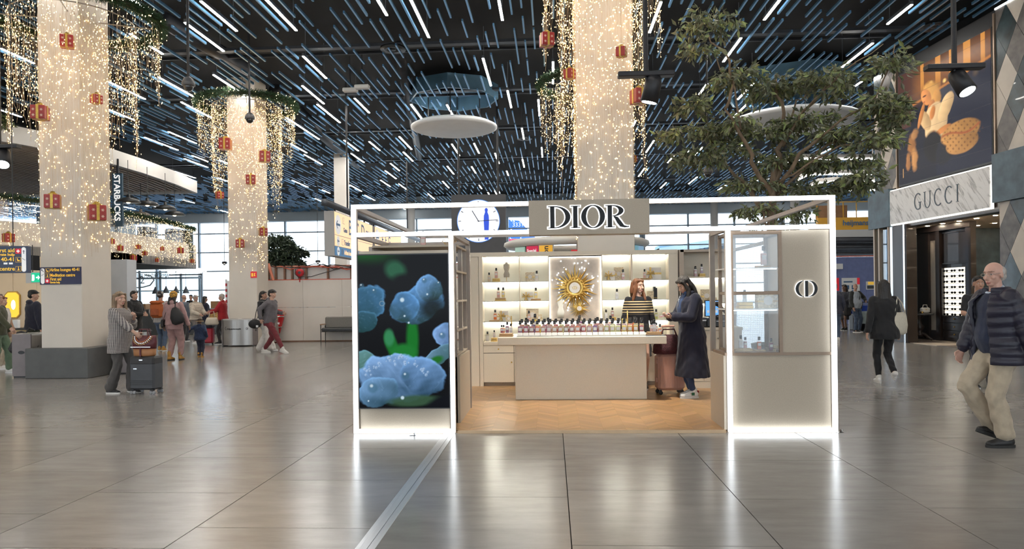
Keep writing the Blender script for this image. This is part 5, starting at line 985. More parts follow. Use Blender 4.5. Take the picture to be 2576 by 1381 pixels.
# ---- tester counter
t = thing('tester_counter', 'beige island counter with overhanging top', 'counter', (0,0,0)); CY = 10.08
MB().bbox((.39,CY+.36,.032), (1.84,.72,.78), .006).build('base', M_board_pale, t); MB().bbox((.405,CY+.34,.812), (2.33,.96,.108), .006).build('top', M_board_pale, t)
TZ = .92; BS = 1.24; cols_ = 'plum magenta redbrown orange rose mauve tan amber brown redbrown orange red mauve purple beige olive lime lime yellow gold gold red'.split()
cards = Box('tester_riser', (-.50,CY-.02,TZ), (1.30,CY+.32,TZ+.012), mat('acrylic_white',(.52,.50,.46),.3,noise=(8,.02))); tag(cards, 'white acrylic tester tray along the front of the counter', 'tray')
xs = [-.455+k*(1.71/21) for k in range(22)]
for k in range(22):
    on = ('twentieth','twenty-first','twenty-second')[k-19] if k >= 19 else ORD[k]
    bottle((xs[k],CY+.09,TZ+.012), cols_[k], f'{cols_[k].replace("redbrown","red-brown")} tester bottle, {on} from the left in the front row', sc=BS)
    bottle((xs[k]+.02,CY+.22,TZ+.03), cols_[(k*5+3)%22], f'tester bottle, {on} from the left in the rear row', sc=BS, group='tester bottles in the rear row')
    o = mesh_obj('tester_card', BM.setdefault('card', MB().add([(-.036,-.012,.002),(.036,-.012,.002),(.036,.012,.045),(-.036,.012,.045),(-.036,.016,.002),(.036,.016,.002)], [(0,1,2,3),(3,2,5,4),(0,3,4),(1,5,2)]).mesh('tester_card', mat('card_white',(.60,.58,.55),.6,noise=(40,.03)))), None, (xs[k],CY+.02,TZ+.012)); tag(o, f'white name card, {on} from the left before the front row', 'name card', 'name cards before the testers')
Box('rear_step', (-.50,CY+.17,TZ+.012), (1.30,CY+.30,TZ+.03), MATS['acrylic_white'], cards)
def cp(x, z=TZ, dy=.5): v = atY(x, 800, CY+dy); return Vector((v.x, v.y, z))
riser(cp(1272,dy=.12), .20, .045, 'oak riser with small bottles at the left counter end', m=M_oak, d=.16); riser(cp(1643,dy=.12), .20, .045, 'oak riser with small bottles at the right counter end', m=M_oak, d=.16)
for k, (x, c, s) in enumerate(((1261,'red',.7),(1266,'orange2',.7),(1275,'plum',.95),(1284,'pale',.8))): bottle(cp(x,TZ+.046,.12), c, f'{("small red","small orange","dark plum","slim pale")[k]} bottle on the left oak riser', sc=s)
for k, (x, c, s, z) in enumerate(((1638,'pink',.9,.046),(1645,'pale',1.,.046),(1650,'rose',.75,.046),(1659,'orange2',.9,.0))): bottle(cp(x,TZ+z,.12), c, f'{("pink","tall pale","small rose","orange")[k]} bottle at the right counter end', sc=s)
MB().bbox((0,0,0),(.26,.2,.008),.002).build('tray_sheet', M_black)
bpy.data.objects['tray_sheet'].location = cp(1646,dy=.0)+Vector((0,.02,.0)); tag(bpy.data.objects['tray_sheet'], 'flat dark tray at the right counter end', 'tray')
for k, (x, c, z) in enumerate(((1323,'clear',0),(1345,'yellow',.06),(1378,'pink',0),(1457,'purple',.03),(1502,'mauve',0),(1535,'pink',.02),(1569,'yellow',.06),(1596,'orange2',0))):
    v = cp(x,TZ,.62)
    if z: riser(v, .12 if z < .05 else .15, max(z,.02), f'oak block under the {ORD[k]} tall bottle behind the testers', m=M_oak)
    bottle(v+Vector((0,0,max(z,.02) if z else 0)), c, f'tall {c} bottle, {ORD[k]} behind the tester rows', 'big', sc=1.25)
# ---- right front panel: glass case and monogram board
t = thing('display_case', 'glazed kiosk display case beside the monogram board', 'display case', (0,0,0)); CX0, CX1, CYB = PXR+.035, 2.45, KY+.55
M_case = mat('case_bronze', (.24,.17,.12), .4, metal=.3, noise=(20,.06)); zl, zu = .86, 2.17
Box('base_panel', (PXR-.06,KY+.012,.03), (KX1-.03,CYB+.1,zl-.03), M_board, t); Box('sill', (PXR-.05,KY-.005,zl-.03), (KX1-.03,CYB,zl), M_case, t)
for x in (CX0, CX1): Box('case_post', (x-.018,KY,zl), (x+.018,KY+.04,zu), M_case, t); Box('case_post', (x-.018,CYB-.04,zl), (x+.018,CYB,zu), M_case, t)
for z in (zu-.02, 1.50): Box('case_rail', (CX0+.018,KY,z-.018), (CX1-.018,KY+.03,z+.018), M_case, t); Box('case_rail', (CX0+.018,CYB-.03,z-.018), (CX1-.018,CYB,z+.018), M_case, t)
for y in (KY+.02, CYB-.02): pass
for x in (CX0, CX1):
    for z in (zu-.02, 1.50, zl+.01): Box('case_rail', (x-.014,KY+.04,z-.014), (x+.014,CYB-.04,z+.014), M_case, t)
for z in (1.775,1.33): Box('glass_shelf', (CX0-.05,KY+.02,z-.012), (CX1-.02,CYB-.02,z), mat('shelf_milk',(.75,.74,.72),.25,noise=(5,.02)), t); Box('light_strip', (CX0+.02,KY+.03,z-.02), (CX1-.03,KY+.042,z-.0125), emat('case_led',(1,.98,.93),7.), t)
for z0_, z1_ in ((zl,1.48),(1.52,zu-.04)): Box('pane', (CX0+.018,KY+.012,z0_), (CX1-.018,KY+.017,z1_), glassmat('case_glass',(.93,.95,.96),.07), t)
nx, nz = 46, 120; V = []; Fc = []      # perforated rear screen
for i in range(nx+1):
    xx = CX0+.02+(CX1-CX0-.04)*i/nx; n_ = len(V); V += [(xx-.0012,CYB-.02,zl),(xx+.0012,CYB-.02,zl),(xx+.0012,CYB-.02,zu),(xx-.0012,CYB-.02,zu)]; Fc.append((n_,n_+1,n_+2,n_+3))
for j in range(nz+1):
    zz = zl+(zu-zl)*j/nz; n_ = len(V); V += [(CX0,CYB-.0195,zz-.0012),(CX1,CYB-.0195,zz-.0012),(CX1,CYB-.0195,zz+.0012),(CX0,CYB-.0195,zz+.0012)]; Fc.append((n_,n_+1,n_+2,n_+3))
tag(np_mesh('perforated_screen', V, Fc, mat('mesh_grey',(.42,.42,.42),.4,metal=.4), t), kind='stuff')
t = thing('monogram_board', 'beige kiosk board with backlit black monogram', 'sign board', (0,0,0))
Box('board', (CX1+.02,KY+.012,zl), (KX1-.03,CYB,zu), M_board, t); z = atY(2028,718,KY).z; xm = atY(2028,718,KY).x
cd_monogram('monogram_halo', t, xm, z, .172, KY-.0, KY+.008, M_halo, .02); cd_monogram('monogram', t, xm, z, .172, KY-.02, KY-.003, M_ink2)
def kc(x, z, dy=.22): v = atY(x, 760, KY+dy); return Vector((v.x, v.y, z))
for k, (x, c, s, z) in enumerate(((1862,'clear',1.0,zl+.03),(1873,'mauve',.85,zl+.03),(1908,'orange',1.,zl+.012),(1938,'plum',.95,zl+.0))): bottle(kc(x,z), c, f'{("clear","small mauve","copper","plum")[k]} bottle on the floor of the glass display case', sc=s*.85)
riser(kc(1866,zl), .20, .03, 'pale wood board in the glass display case', m=mat('pale_wood',(.55,.42,.26),.5,noise=(8,.15))); riser(kc(1952,zl,.2), .07, .06, 'yellow wood block at the end of the glass display case', m=MATS['pale_wood']); riser(kc(1908,zl), .12, .012, 'thin wood slip in the glass display case', m=MATS['pale_wood'])
riser(kc(1873,1.33), .16, .07, 'gold block on the lower glass shelf', m=M_goldblock); bottle(kc(1873,1.40), 'clear', 'clear bottle on the gold block of the lower glass shelf', sc=.8); o = cardbox(kc(1928,1.33), .22, .17, 'large ornate box on the lower glass shelf', .12)
bottle(kc(1922,1.80), 'rose', 'tall rose bottle with crown stopper on the upper glass shelf', 'big', sc=1.1); riser(kc(1920,1.775), .16, .024, 'oak board on the upper glass shelf', m=M_oak)
# left display stack seen edge-on beyond the screen
t = thing('side_display', 'open bronze side shelving seen edge-on beyond the screen', 'shelf unit', (0,0,0))
for y in (8.3,8.85,9.3): Box('upright', (-1.16,y-.02,.03), (-1.11,y+.02,2.12), M_frame, t)
for z in (.82,1.1,1.45,1.8,2.1): Box('shelf', (-2.1,8.3,z-.012), (-1.105,9.3,z+.012), M_board, t)
Box('base', (-2.1,8.28,.03), (-1.08,9.32,.8), M_board, t); Box('back', (-2.14,8.3,.8), (-2.1,9.3,2.1), M_frame, t)
bottle((-1.6,8.9,2.112), 'rose', 'bottle with dark cap standing above the screen panel', 'big', sc=1.1)
t = thing('gilt_spray', 'thin gilt twig ornament above the side display', 'ornament', (-1.3,9.1,2.112)); m = MB()
for k in range(14):
    a = k*2.4; m.tube([(0,0,0),(.09*math.cos(a),.06*math.sin(a),.10+.02*(k%4))], .002, 4).ball((.09*math.cos(a),.06*math.sin(a),.10+.02*(k%4)), .006, 6, 4)
m.build('twigs', M_gold, t); MB().lathe([(.05,0),(.05,.02),(.02,.03)], 14).build('foot', M_gold, t)

for x, y, lab in ((1033,1098,'small chrome floor bracket before the screen panel'),(2108,1079,'small chrome floor bracket at the right kiosk corner')):
    v = gp(x,y); t = thing('floor_bracket', lab, 'bracket', v, .3); MB().bbox((0,0,0),(.07,.05,.006),.002).build('plate', M_chrome, t); MB().bbox((.02,0,.006),(.015,.04,.025),.003).build('lug', M_chrome, t)
# ------------------------------------------------------------------ fashion store on the right
GA, GB = Vector((9.99,21.49,0)), Vector((10.36,17.40,0)); GD = (GB-GA).normalized(); GANG = math.atan2(GD.y, GD.x)
GS = thing('fashion_storefront', 'tall store front clad in harlequin stone with dark fascia slabs', 'shop front', GA, GANG)   # local x runs along the front towards the viewer, local -y into the walkway
GI = Matrix.Translation(GA) @ Matrix.Rotation(GANG, 4, 'Z'); GINV = GI.inverted()
def gl(x, y):
    """local (s, z) of a photograph point on the front plane"""
    k = (x-1288)/FPX; n = GI.to_3x3() @ Vector((0,1,0)); d = wc(k, 1); dc = (GA.dot(n))/(d.x*n.x+d.y*n.y); P = pt(x, y, dc); L = GINV @ P; return L.x, L.z
M_wood = mat('dark_mahogany', (.020,.013,.011), .35, noise=(4,.3,(1,1,.2)), coat=.2); M_marbleG = mat('green_marble', (.018,.035,.040), .3, noise=(3,.8), coat=.2); M_brownst = mat('brown_stone', (.10,.085,.075), .4, noise=(5,.4)); M_creamst = mat('cream_stone', (.50,.44,.37), .45, noise=(3,.08)); M_slabfas = mat('fascia_slate', (.05,.085,.11), .45, noise=(4,.35))
def white_marble():
    m = mat('white_marble', (.62,.60,.58), .3); nt = m.node_tree; b = nt.nodes['Principled BSDF']; tc = nt.nodes.new('ShaderNodeTexCoord'); mp = nt.nodes.new('ShaderNodeMapping'); mp.inputs['Rotation'].default_value = (0,.7,0); m2 = nt.nodes.new('ShaderNodeMapping'); m2.inputs['Scale'].default_value = (4.5,1,.7)
    n = nt.nodes.new('ShaderNodeTexNoise'); n.inputs['Scale'].default_value = 3; n.inputs['Detail'].default_value = 8; n.inputs['Distortion'].default_value = .8; cr = nt.nodes.new('ShaderNodeValToRGB')
    for e, (p, c) in zip(cr.color_ramp.elements, ((.30,(.25,.23,.22,1)),(.48,(.68,.66,.64,1)))): e.position = p; e.color = c
    nt.links.new(tc.outputs['Object'], mp.inputs[0]); nt.links.new(mp.outputs[0], m2.inputs[0]); nt.links.new(m2.outputs[0], n.inputs['Vector']); nt.links.new(n.outputs['Fac'], cr.inputs[0]); nt.links.new(cr.outputs[0], b.inputs['Base Color']); return m
M_wmarble = white_marble()
def clip_poly(poly, x0, x1, z0, z1):
    for ax, v, s in ((0,x0,1),(0,x1,-1),(1,z0,1),(1,z1,-1)):
        out = []
        for i in range(len(poly)):
            a, b = poly[i], poly[(i+1)%len(poly)]; ia, ib = (a[ax]-v)*s >= 0, (b[ax]-v)*s >= 0
            if ia: out.append(a)
            if ia != ib: t_ = (v-a[ax])/(b[ax]-a[ax]); out.append((a[0]+(b[0]-a[0])*t_, a[1]+(b[1]-a[1])*t_))
        poly = out
        if not poly: return []
    return poly
def harlequin(x0, x1, z0, z1, w, h, seed, y=-.03):
    Box('stone_backing', (x0,y+.031,z0), (x1,.4,z1), M_brownst, GS); cyc = (M_creamst, M_marbleG, M_brownst); r_ = 0; z = z0-h
    j = 0
    while z < z1+h:
        for i in range(-1, int((x1-x0)/w)+3):
            cx_ = x0+(i+.5*(j%2))*w; p = clip_poly([(cx_,z-h/2+.006),(cx_+w/2-.005,z),(cx_,z+h/2-.006),(cx_-w/2+.005,z)], x0+.003, x1-.003, z0+.003, z1-.003)
            if len(p) > 2: MB().prism(p, y, y+.03).build('stone_lozenge', cyc[(i+j*2+(j%2)+seed)%3], GS)
        z += h/2; j += 1
sL = gl(2270,500)[0]; sLo = gl(2207,500)[0]; sS0, sS1 = gl(2250,510)[0], gl(2502,460)[0]; sR = gl(2516,300)[0]; sE = sR+2.6
ZSB, ZST = 3.41, 4.37
harlequin(sLo, sL-.1, 4.46, 8.0, .62, 1.05, 0); harlequin(sR, sE, 4.62, 8.0, .66, 1.12, 1); harlequin(sR+.05, sE, .1, 3.5, .66, 1.12, 2)
for a, b, y0, z0, z1 in ((sLo-.25, sS0-.04, -.12, 3.36, 4.46), (sS1+.12, sE, -.12, 3.50, 4.62)): Box('fascia_slab', (a,y0,z0), (b,.35,z1), M_slabfas, GS)
Box('head_wall', (sS0-.03,.05,3.3), (sS1+.15,.4,4.5), M_wood, GS); Box('screen_surround', (sL-.15,.02,4.4), (sR+.03,.4,8.0), M_black, GS)
for s0 in (sL-.14, sR-.06): Box('bronze_trim', (s0,-.06,4.4), (s0+.05,.05,7.9), M_bronze, GS)
Box('light_line', (sR,-.05,7.96), (sE,-.02,8.0), M_led, GS)
# sign
t = thing('store_sign', 'white marble store sign with dark capitals and glowing edge', 'sign', GA, GANG)
Box('marble_slab', (sS0,-.10,ZSB), (sS1,.0,ZST), M_wmarble, t); Box('edge_glow', (sS0-.035,-.06,ZSB-.035), (sS1+.035,-.01,ZST+.035), emat('sign_edge_glow',(1,.95,.85),2.6), t); Box('sign_box', (sS0+.05,.0,ZSB+.05), (sS1-.05,.05,ZST-.05), M_blackmetal, t)
LX0, LX1 = gl(2308,488)[0]+.07, gl(2425,470)[0]+.04; LHt = .44; LZ = 3.69
def sans(ch):
    """narrow engraved capitals of height 1, stroke bands"""
    o = []; th = .085
    if ch in 'GC':
        o.append((arc(.40,.5,.40,.52,50,310,30), arc(.40,.5,.31,.455,50,310,30)))
        if ch == 'G': o += [([(.56,.06),(.66,.10)],[(.56,.44),(.66,.44)]), ([(.44,.42),(.74,.42)],[(.44,.46),(.74,.46)])]
    if ch == 'U': o += [([(.05,.35),(.05+th,.35)],[(.05,1),(.05+th,1)]), ([(.58,.35),(.58+th*.7,.35)],[(.58,1),(.58+th*.7,1)]), (arc(.343,.36,.293,.38,180,360,20), arc(.343,.36,.22,.335,180,360,20)), ([(-.04,.97),(.22,.97)],[(-.04,1),(.22,1)]), ([(.5,.97),(.72,.97)],[(.5,1),(.72,1)])]
    if ch == 'I': o += [([(.1,0),(.1+th*1.1,0)],[(.1,1),(.1+th*1.1,1)]), ([(.02,0),(.28,0)],[(.02,.03),(.28,.03)]), ([(.02,.97),(.28,.97)],[(.02,1),(.28,1)])]
    return o
x = LX0; adv = (LX1-LX0)/4.35
for ch in 'GUCCI':
    mb = MB()
    for A, B in sans(ch): band(mb, [(x+a*LHt,LZ+b*LHt) for a,b in A], [(x+a*LHt,LZ+b*LHt) for a,b in B], -.108, -.099)
    mb.build('letter', mat('letter_slate',(.03,.05,.07),.4), t); x += adv
# advertising screen: a generic evening street scene
def advert(u, v):
    c = np.zeros(u.shape+(3,)); c[:] = (.008,.010,.022); V = v
    n = fbm(u,v,3,40)
    m = np.clip((v-.60-.10*u)*7,0,1)*np.clip((u-.1)*6,0,1); c = mixc(c, m*(.55+.3*n), (.32,.12,.025)); c = mixc(c, np.clip((v-.92)*8+n*.4,0,1)*.9*(u>.2), (.03,.015,.01))
    for x,w in ((.30,.02),(.48,.03),(.62,.02),(.78,.035),(.93,.02)): c = mixc(c, (np.abs(u-x)<w)*np.clip((v-.68)*6,0,1)*.8, (.62,.28,.06))
    for x,y,s in ((.72,.74,.03),(.55,.77,.025),(.86,.72,.04),(.4,.8,.03),(.66,.83,.03)): mm,_,_,_ = blob(u,v,x,y,s,s*.9,0,.8,0); c = mixc(c, mm, (1.,.62,.2))
    c = mixc(c, np.clip(1-np.abs(v-.655-.14*u)*55,0,1)*.8*(u>.15), (.55,.22,.05)); c = mixc(c, ((v<.64+.14*u)&(u>.45)).astype(float)*.92, (.012,.016,.035))
    c = mixc(c, ((u<.16)&(v>.5)).astype(float)*.7, (.10,.03,.015))
    def B(cx,cy,rx,ry,ang,col,soft=.15,wob=.05,sd=0,sh=.35):
        nonlocal c; mm,X,Y,d = blob(u,v,cx,cy,rx,ry,ang,soft,wob,sd); s = (1-sh*np.clip(X+.4*fbm(u,v,5,sd),-1,1))[...,None]; c = c*(1-mm[...,None])+np.asarray(col)*s*mm[...,None]
    B(.40,.735,.105,.105,10,(.58,.30,.08),.25,.16,3); B(.47,.67,.05,.09,0,(.50,.24,.06),.35,.2,4)      # pale hair
    B(.345,.70,.058,.082,12,(.60,.24,.075),.15,.02,5); B(.40,.60,.04,.06,-15,(.5,.19,.06)); B(.325,.715,.03,.010,10,(.08,.03,.02),.5); B(.32,.665,.014,.008,0,(.40,.06,.03),.5)               # face, neck
    B(.45,.46,.14,.17,0,(.62,.42,.22),.08,.07,6); B(.56,.55,.075,.12,-15,(.60,.40,.20),.1,.06,8); B(.33,.50,.06,.10,15,(.56,.36,.17),.12,.06,7)   # pale shirt
    B(.415,.545,.035,.07,-8,(.52,.20,.06),.3); B(.285,.56,.028,.12,-12,(.5,.2,.06),.2); B(.53,.37,.10,.028,25,(.5,.2,.06),.2); B(.42,.345,.03,.05,-5,(.48,.19,.06),.3)
    B(.42,.25,.12,.15,5,(.006,.006,.010),.2); B(.55,.20,.11,.14,-10,(.010,.012,.02),.2)               # dark trousers
    B(.70,.30,.21,.10,12,(.40,.20,.06),.1,.04,9); B(.72,.21,.17,.09,10,(.38,.19,.06),.1,.03,10)       # patterned bag
    bag,_,_,_ = blob(u,v,.71,.27,.22,.13,12,.1,.03,9); chk = ((np.sin((u*1.2+v)*115)>.3)&(np.sin((v-u*.7)*115)>.3)); c = mixc(c, bag*chk*.6, (.12,.05,.02)); c = mixc(c, bag*np.clip(1-np.abs(v-.305-.12*(u-.7)-.03*np.sin(u*14))*70,0,1), (.30,.08,.03))
    B(.17,.33,.055,.12,0,(.30,.13,.04),.4,.35,12); B(.20,.20,.05,.10,0,(.5,.24,.08),.4,.3,13); B(.12,.20,.035,.09,0,(.34,.15,.05),.4,.3,14); B(.20,.42,.05,.05,0,(.35,.17,.06),.4,.4,15)   # shaggy dog
    c = mixc(c, np.clip(1-np.abs(u-.055)*160,0,1)*((v>.06)&(v<.14)), (.8,.45,.15)); return c**1.1
sc0, sc1 = sL-.02, sR-.1
t = thing('advert_screen', 'huge glowing advertising screen showing a seated figure at night', 'advertising screen', GA, GANG)
Box('screen_box', (sc0,-.05,4.45), (sc1,.03,7.62), M_black, t); picture('screen_image', sc1-sc0-.06, 3.1, 230, 230, advert, attrmat('advert_picture', 1.05, .02, .25), t, ((sc0+sc1)/2,-.056,4.49))
for z in np.linspace(4.8,7.4,6): Box('panel_seam', (sc0+.03,-.058,z), (sc1-.03,-.0565,z+.004), M_black, t)
# entrance and interior
inn = 5.2; M_shopwall = mat('shop_cream',(.60,.52,.42),.6,noise=(2,.03))
E0, E1 = sS0+.02, sR-.02
t = thing('store_interior', 'dark panelled store interior with lit cream niches behind the entrance', 'shop interior', GA, GANG)
Box('rear_wall', (E0-1.5,inn,0), (sE+2,inn+.1,3.4), M_shopwall, t); Box('interior_ceiling', (E0-1.5,.4,3.36), (sE+2,inn,3.42), M_shopwall, t); Box('side_wall', (E0-1.5,.4,0), (E0-1.4,inn,3.4), M_shopwall, t); Box('side_wall', (sE+1.9,.4,0), (sE+2,inn,3.4), M_shopwall, t)
for k in range(7):
    for j in range(5): Box('floor_tile', (E0-1.3+k*1.05,.05+j*1.02,.0), (E0-1.3+k*1.05+1.04,.05+j*1.02+1.01,.012), (M_creamst,M_brownst)[(k+j)%2], t)
for k in range(8):
    for j in range(3): MB().lathe([(.05,3.352),(.05,3.358),(.01,3.358)], 12, (E0+k*.7,1.0+j*1.5,0)).build('downlight', emat('store_downlight',(1,.82,.6),140.), t)
# panelled screen just inside the doorway: mahogany frame, tall cream strips, mirror strip, eyewear cabinet
def gpanel(x0, x1, z0, z1, y, d, m, name): return Box(name, (x0,y,z0), (x1,y+d,z1), m, t)
sx = lambda x: gl(x, 700)[0]
gpanel(E0-.02, sx(2283), 0, 3.36, -.02, .3, M_wood, 'door_post'); gpanel(sx(2277), sx(2281), 0, 3.36, -.05, .02, M_chrome, 'mirror_edge')
Y1 = 1.3
def inner(x, y=700):
    """local x of a photograph column on the panelled screen, a little inside the entrance"""
    k = (x-1288)/FPX; n = GI.to_3x3() @ Vector((0,1,0)); d = wc(k, 1); dc = ((GA+n*Y1).dot(n))/(d.x*n.x+d.y*n.y); return (GINV @ pt(x, y, dc))
ix = lambda x: inner(x).x
iz = lambda x, y: inner(x, y).z
for a, b in ((2281,2292),(2311,2340),(2358,2368),(2434,2448)): gpanel(ix(a), ix(b), 0, 3.2, Y1-.05, .15, M_wood, 'panel_stile')
for a, b in ((2292,2311),(2340,2358)): gpanel(ix(a), ix(b), .3, 2.95, Y1+.02, .04, M_creamst, 'cream_strip'); gpanel(ix(a), ix(b), 0, .3, Y1, .06, M_wood, 'kick_panel'); gpanel(ix(a), ix(b), 2.95, 3.2, Y1, .06, M_wood, 'head_panel')
gpanel(ix(2281), ix(2448), 3.2, 3.36, Y1-.08, .2, M_wood, 'head_rail')
c0, c1 = ix(2368), ix(2434)
gpanel(c0, c1, 0, 3.2, Y1+.08, .06, M_wood, 'cabinet_back'); 
for a, b, z0_, z1_ in ((c0+.1,c1-.1,iz(2400,648),iz(2400,572)),): gpanel(a, b, z0_, z1_, Y1+.03, .05, M_wood, 'raised_panel'); Box('panel_moulding', (a-.03,Y1+.0,z1_), (b+.03,Y1+.06,z1_+.03), M_wood, t); Box('panel_moulding', (a-.03,Y1+.0,z0_-.03), (b+.03,Y1+.06,z0_), M_wood, t)
z0_, z1_ = iz(2405,785), iz(2405,660); gpanel(c0+.06, c1-.06, z0_, z1_, Y1+.06, .02, mat('cabinet_glow',(.8,.76,.68),.5,emit=(1,.92,.78),es=.9), 'lit_back')
gpanel(c0+.02, c0+.06, z0_, z1_, Y1-.02, .1, M_wood, 'cabinet_side'); gpanel(c1-.06, c1-.02, z0_, z1_, Y1-.02, .1, M_wood, 'cabinet_side')
for k in range(9):
    z = z0_+(z1_-z0_)*(k+.15)/9; gpanel(c0+.06, c1-.06, z-.01, z, Y1-.0, .06, M_shelfwhite, 'cabinet_shelf')
    for q in range(3):
        xx = c0+.06+(c1-c0-.12)*(q+.5)/3; o = thing('sunglasses', f'dark sunglasses on the {ORD[8-k]} lit shelf from the top, {("far","middle","near")[q]} column', 'sunglasses', GI @ Vector((xx,Y1-.02,z)), GANG, 'sunglasses in the lit cabinet'); w_ = (c1-c0-.12)/3*.36
        for s_ in (-1,1): MB().ball((s_*w_*.5,0,.045), (w_*.46,.012,.034), 10, 6).build('lens', M_ink2, o, True)
        MB().tube([(-w_*.1,0,.055),(w_*.1,0,.055)], .006, 5).build('bridge', M_black, o); MB().tube([(-w_*.95,0,.055),(-w_*.9,.1,.05)], .005, 4).build('temple', M_black, o); MB().tube([(w_*.95,0,.055),(w_*.9,.1,.05)], .005, 4).build('temple', M_black, o)
for k in range(3):
    z = .12+k*.22; d = Box('drawer', (c0+.05,Y1+.0,z), (c1-.05,Y1+.09,z+.2), M_wood, t); MB().ball(((c0+c1)/2,Y1-.012,z+.1), .02, 8, 6).build('knob', M_gold, d)
# shelves with goods farther in
nx0, nx1 = ix(2448), ix(2520)
for z in (.9,1.6,2.3,2.9): Box('niche_shelf', (nx0,2.4,z-.02), (sE,2.9,z), mat('niche_glow_shelf',(.75,.66,.55),.4,noise=(3,.03)), t); Box('niche_light', (nx0+.05,2.85,z-.035), (sE,2.88,z-.022), emat('niche_light',(1,.85,.65),8.), t)
Box('niche_back', (nx0,2.9,.0), (sE,2.95,3.36), M_shopwall, t)
p = GI @ Vector((nx0+.35,2.65,2.3)); o = thing('red_handbag', 'small red handbag on the store shelf above the elderly man', 'handbag', p, GANG); MB().bbox((0,0,0),(.14,.12,.3),.03).build('body', mat('bag_red',(.45,.06,.04),.4,noise=(8,.1)), o); MB().tube([(-.05,0,.29),(-.04,0,.4),(.04,0,.4),(.05,0,.29)], .008, 6).build('handle', M_bow, o)
# left return window of the store
Box('glass_return', (sLo-.05,.0,0), (E0-.4,.03,3.3), glassmat('store_glass',(.55,.68,.80),.22), GS)
for s0 in (sLo-.08, sLo+.18, E0-.25): Box('bronze_mullion', (s0,-.06,0), (s0+.07,.06,3.36), M_bronze, GS)
Box('mirror_post', (E0-.2,-.04,0), (E0-.02,.1,3.36), M_chrome, GS)
Box('wall_behind', (sLo-.1,.45,0), (sLo-.0,inn,8), M_slabfas, GS); Box('store_top', (sLo-.1,.4,7.9), (sE+2,inn+2,8.4), M_void, GS); Box('wall_end', (sE,-.0,0), (sE+6,.4,8), M_creamst, GS)
# pedestal table in the doorway
p = gp(2312,845); t = thing('pedestal_table', 'round dark pedestal table with claw feet in the store doorway', 'table', (p.x,p.y,.012)); 
MB().lathe([(.02,.74),(.36,.74),(.38,.77),(.38,.79),(.02,.80)], 32).build('table_top', mat('table_marble',(.08,.08,.085),.25,noise=(6,.4)), t, True); MB().lathe([(.10,.12),(.12,.18),(.06,.24),(.09,.32),(.13,.40),(.06,.48),(.05,.6),(.09,.68),(.14,.74)], 20).build('turned_column', M_wood, t, True)
for k in range(4): a = k*math.pi/2+.6; d = Vector((math.cos(a),math.sin(a),0)); MB().tube([d*.06+Vector((0,0,.2)), d*.18+Vector((0,0,.17)), d*.28+Vector((0,0,.07)), d*.36+Vector((0,0,.035))], [.05,.045,.035,.035], 8).build('claw_foot', M_wood, t, True)
M_bagb = mat('bag_black',(.015,.014,.014),.4,noise=(9,.1)); M_bagw = mat('bag_white',(.62,.60,.56),.4,noise=(9,.05))
for k, (dx, m, lab, s) in enumerate(((-.2,M_bagb,'small black handbag on the pedestal table',.7),(.14,M_bagw,'small white handbag on the pedestal table',1.),(-.02,M_wood,'dark wallet lying on the pedestal table',.5))):
    o = thing('handbag' if k < 2 else 'wallet', lab, 'handbag' if k < 2 else 'wallet', (p.x+dx,p.y-.05-.1*(k==2),.812)); MB().bbox((0,0,0),(.26*s,.12,.16*s if k < 2 else .05),.03).build('body', m, o)
    if k < 2: MB().tube([(-.07*s,0,.15*s),(-.05*s,0,.24*s),(.05*s,0,.24*s),(.07*s,0,.15*s)], .01, 6).build('handle', m, o); MB().ball((0,-.062,.1*s), .016, 8, 5).build('clasp', M_gold, o)
    else: Box('strap', (-.02,-.061,.0), (.02,.061,.052), M_gold, o)
# ------------------------------------------------------------------ background right of the kiosk
YR = 33.0
t = thing('blue_partition', 'pale blue site partition with notices beyond the walkway', 'partition', (0,0,0)); xa, xb = atY(2080,700,YR).x, atY(2330,700,YR).x; M_bluew = mat('partition_blue',(.17,.21,.42),.6,noise=(6,.08))
for k in range(5):
    X0 = xa+(xb-xa)*k/5; Box('partition_panel', (X0+.008,YR,0), (X0+(xb-xa)/5-.008,YR+.05,3.0), M_bluew, t)
Box('red_stay', (xa,YR-.04,3.02), (xb,YR,3.06), MATS['cable_red'], t)
def notice(x0, x1, y0, y1, name, parts):
    a, b = atY(x0,y0,YR-.03), atY(x1,y1,YR-.03); o = Box(name, tuple(a), tuple(b+Vector((0,.02,0))), M_whiteplastic, t)
    for (u0,v0,u1,v1,m) in parts: Box('printed_patch', (a.x+(b.x-a.x)*u0,a.y-.006,b.z+(a.z-b.z)*v0), (a.x+(b.x-a.x)*u1,a.y-.001,b.z+(a.z-b.z)*v1), m, o)
notice(2118,2163,690,730,'safety_notice',[(.85,.6,1,1,M_red),(.1,.72,.6,.8,M_dblue),(.05,.3,.2,.55,M_dblue),(.25,.3,.4,.55,M_dblue),(.55,.3,.7,.55,M_dblue),(.55,.02,.7,.25,M_dblue),(.72,.3,.85,.55,M_dblue)])
notice(2179,2203,698,718,'yellow_notice',[(.2,.6,.9,.95,M_yel),(.1,.1,.9,.5,M_black)]); notice(2103,2111,690,722,'red_notice',[(0,0,1,1,M_red)])
o = Box('wall_box', tuple(atY(2104,668,YR-.12)), tuple(atY(2119,654,YR-.02)), MATS['rail_glass'] if False else M_whiteplastic); tag(o, 'small white control box on the blue partition', 'control box')
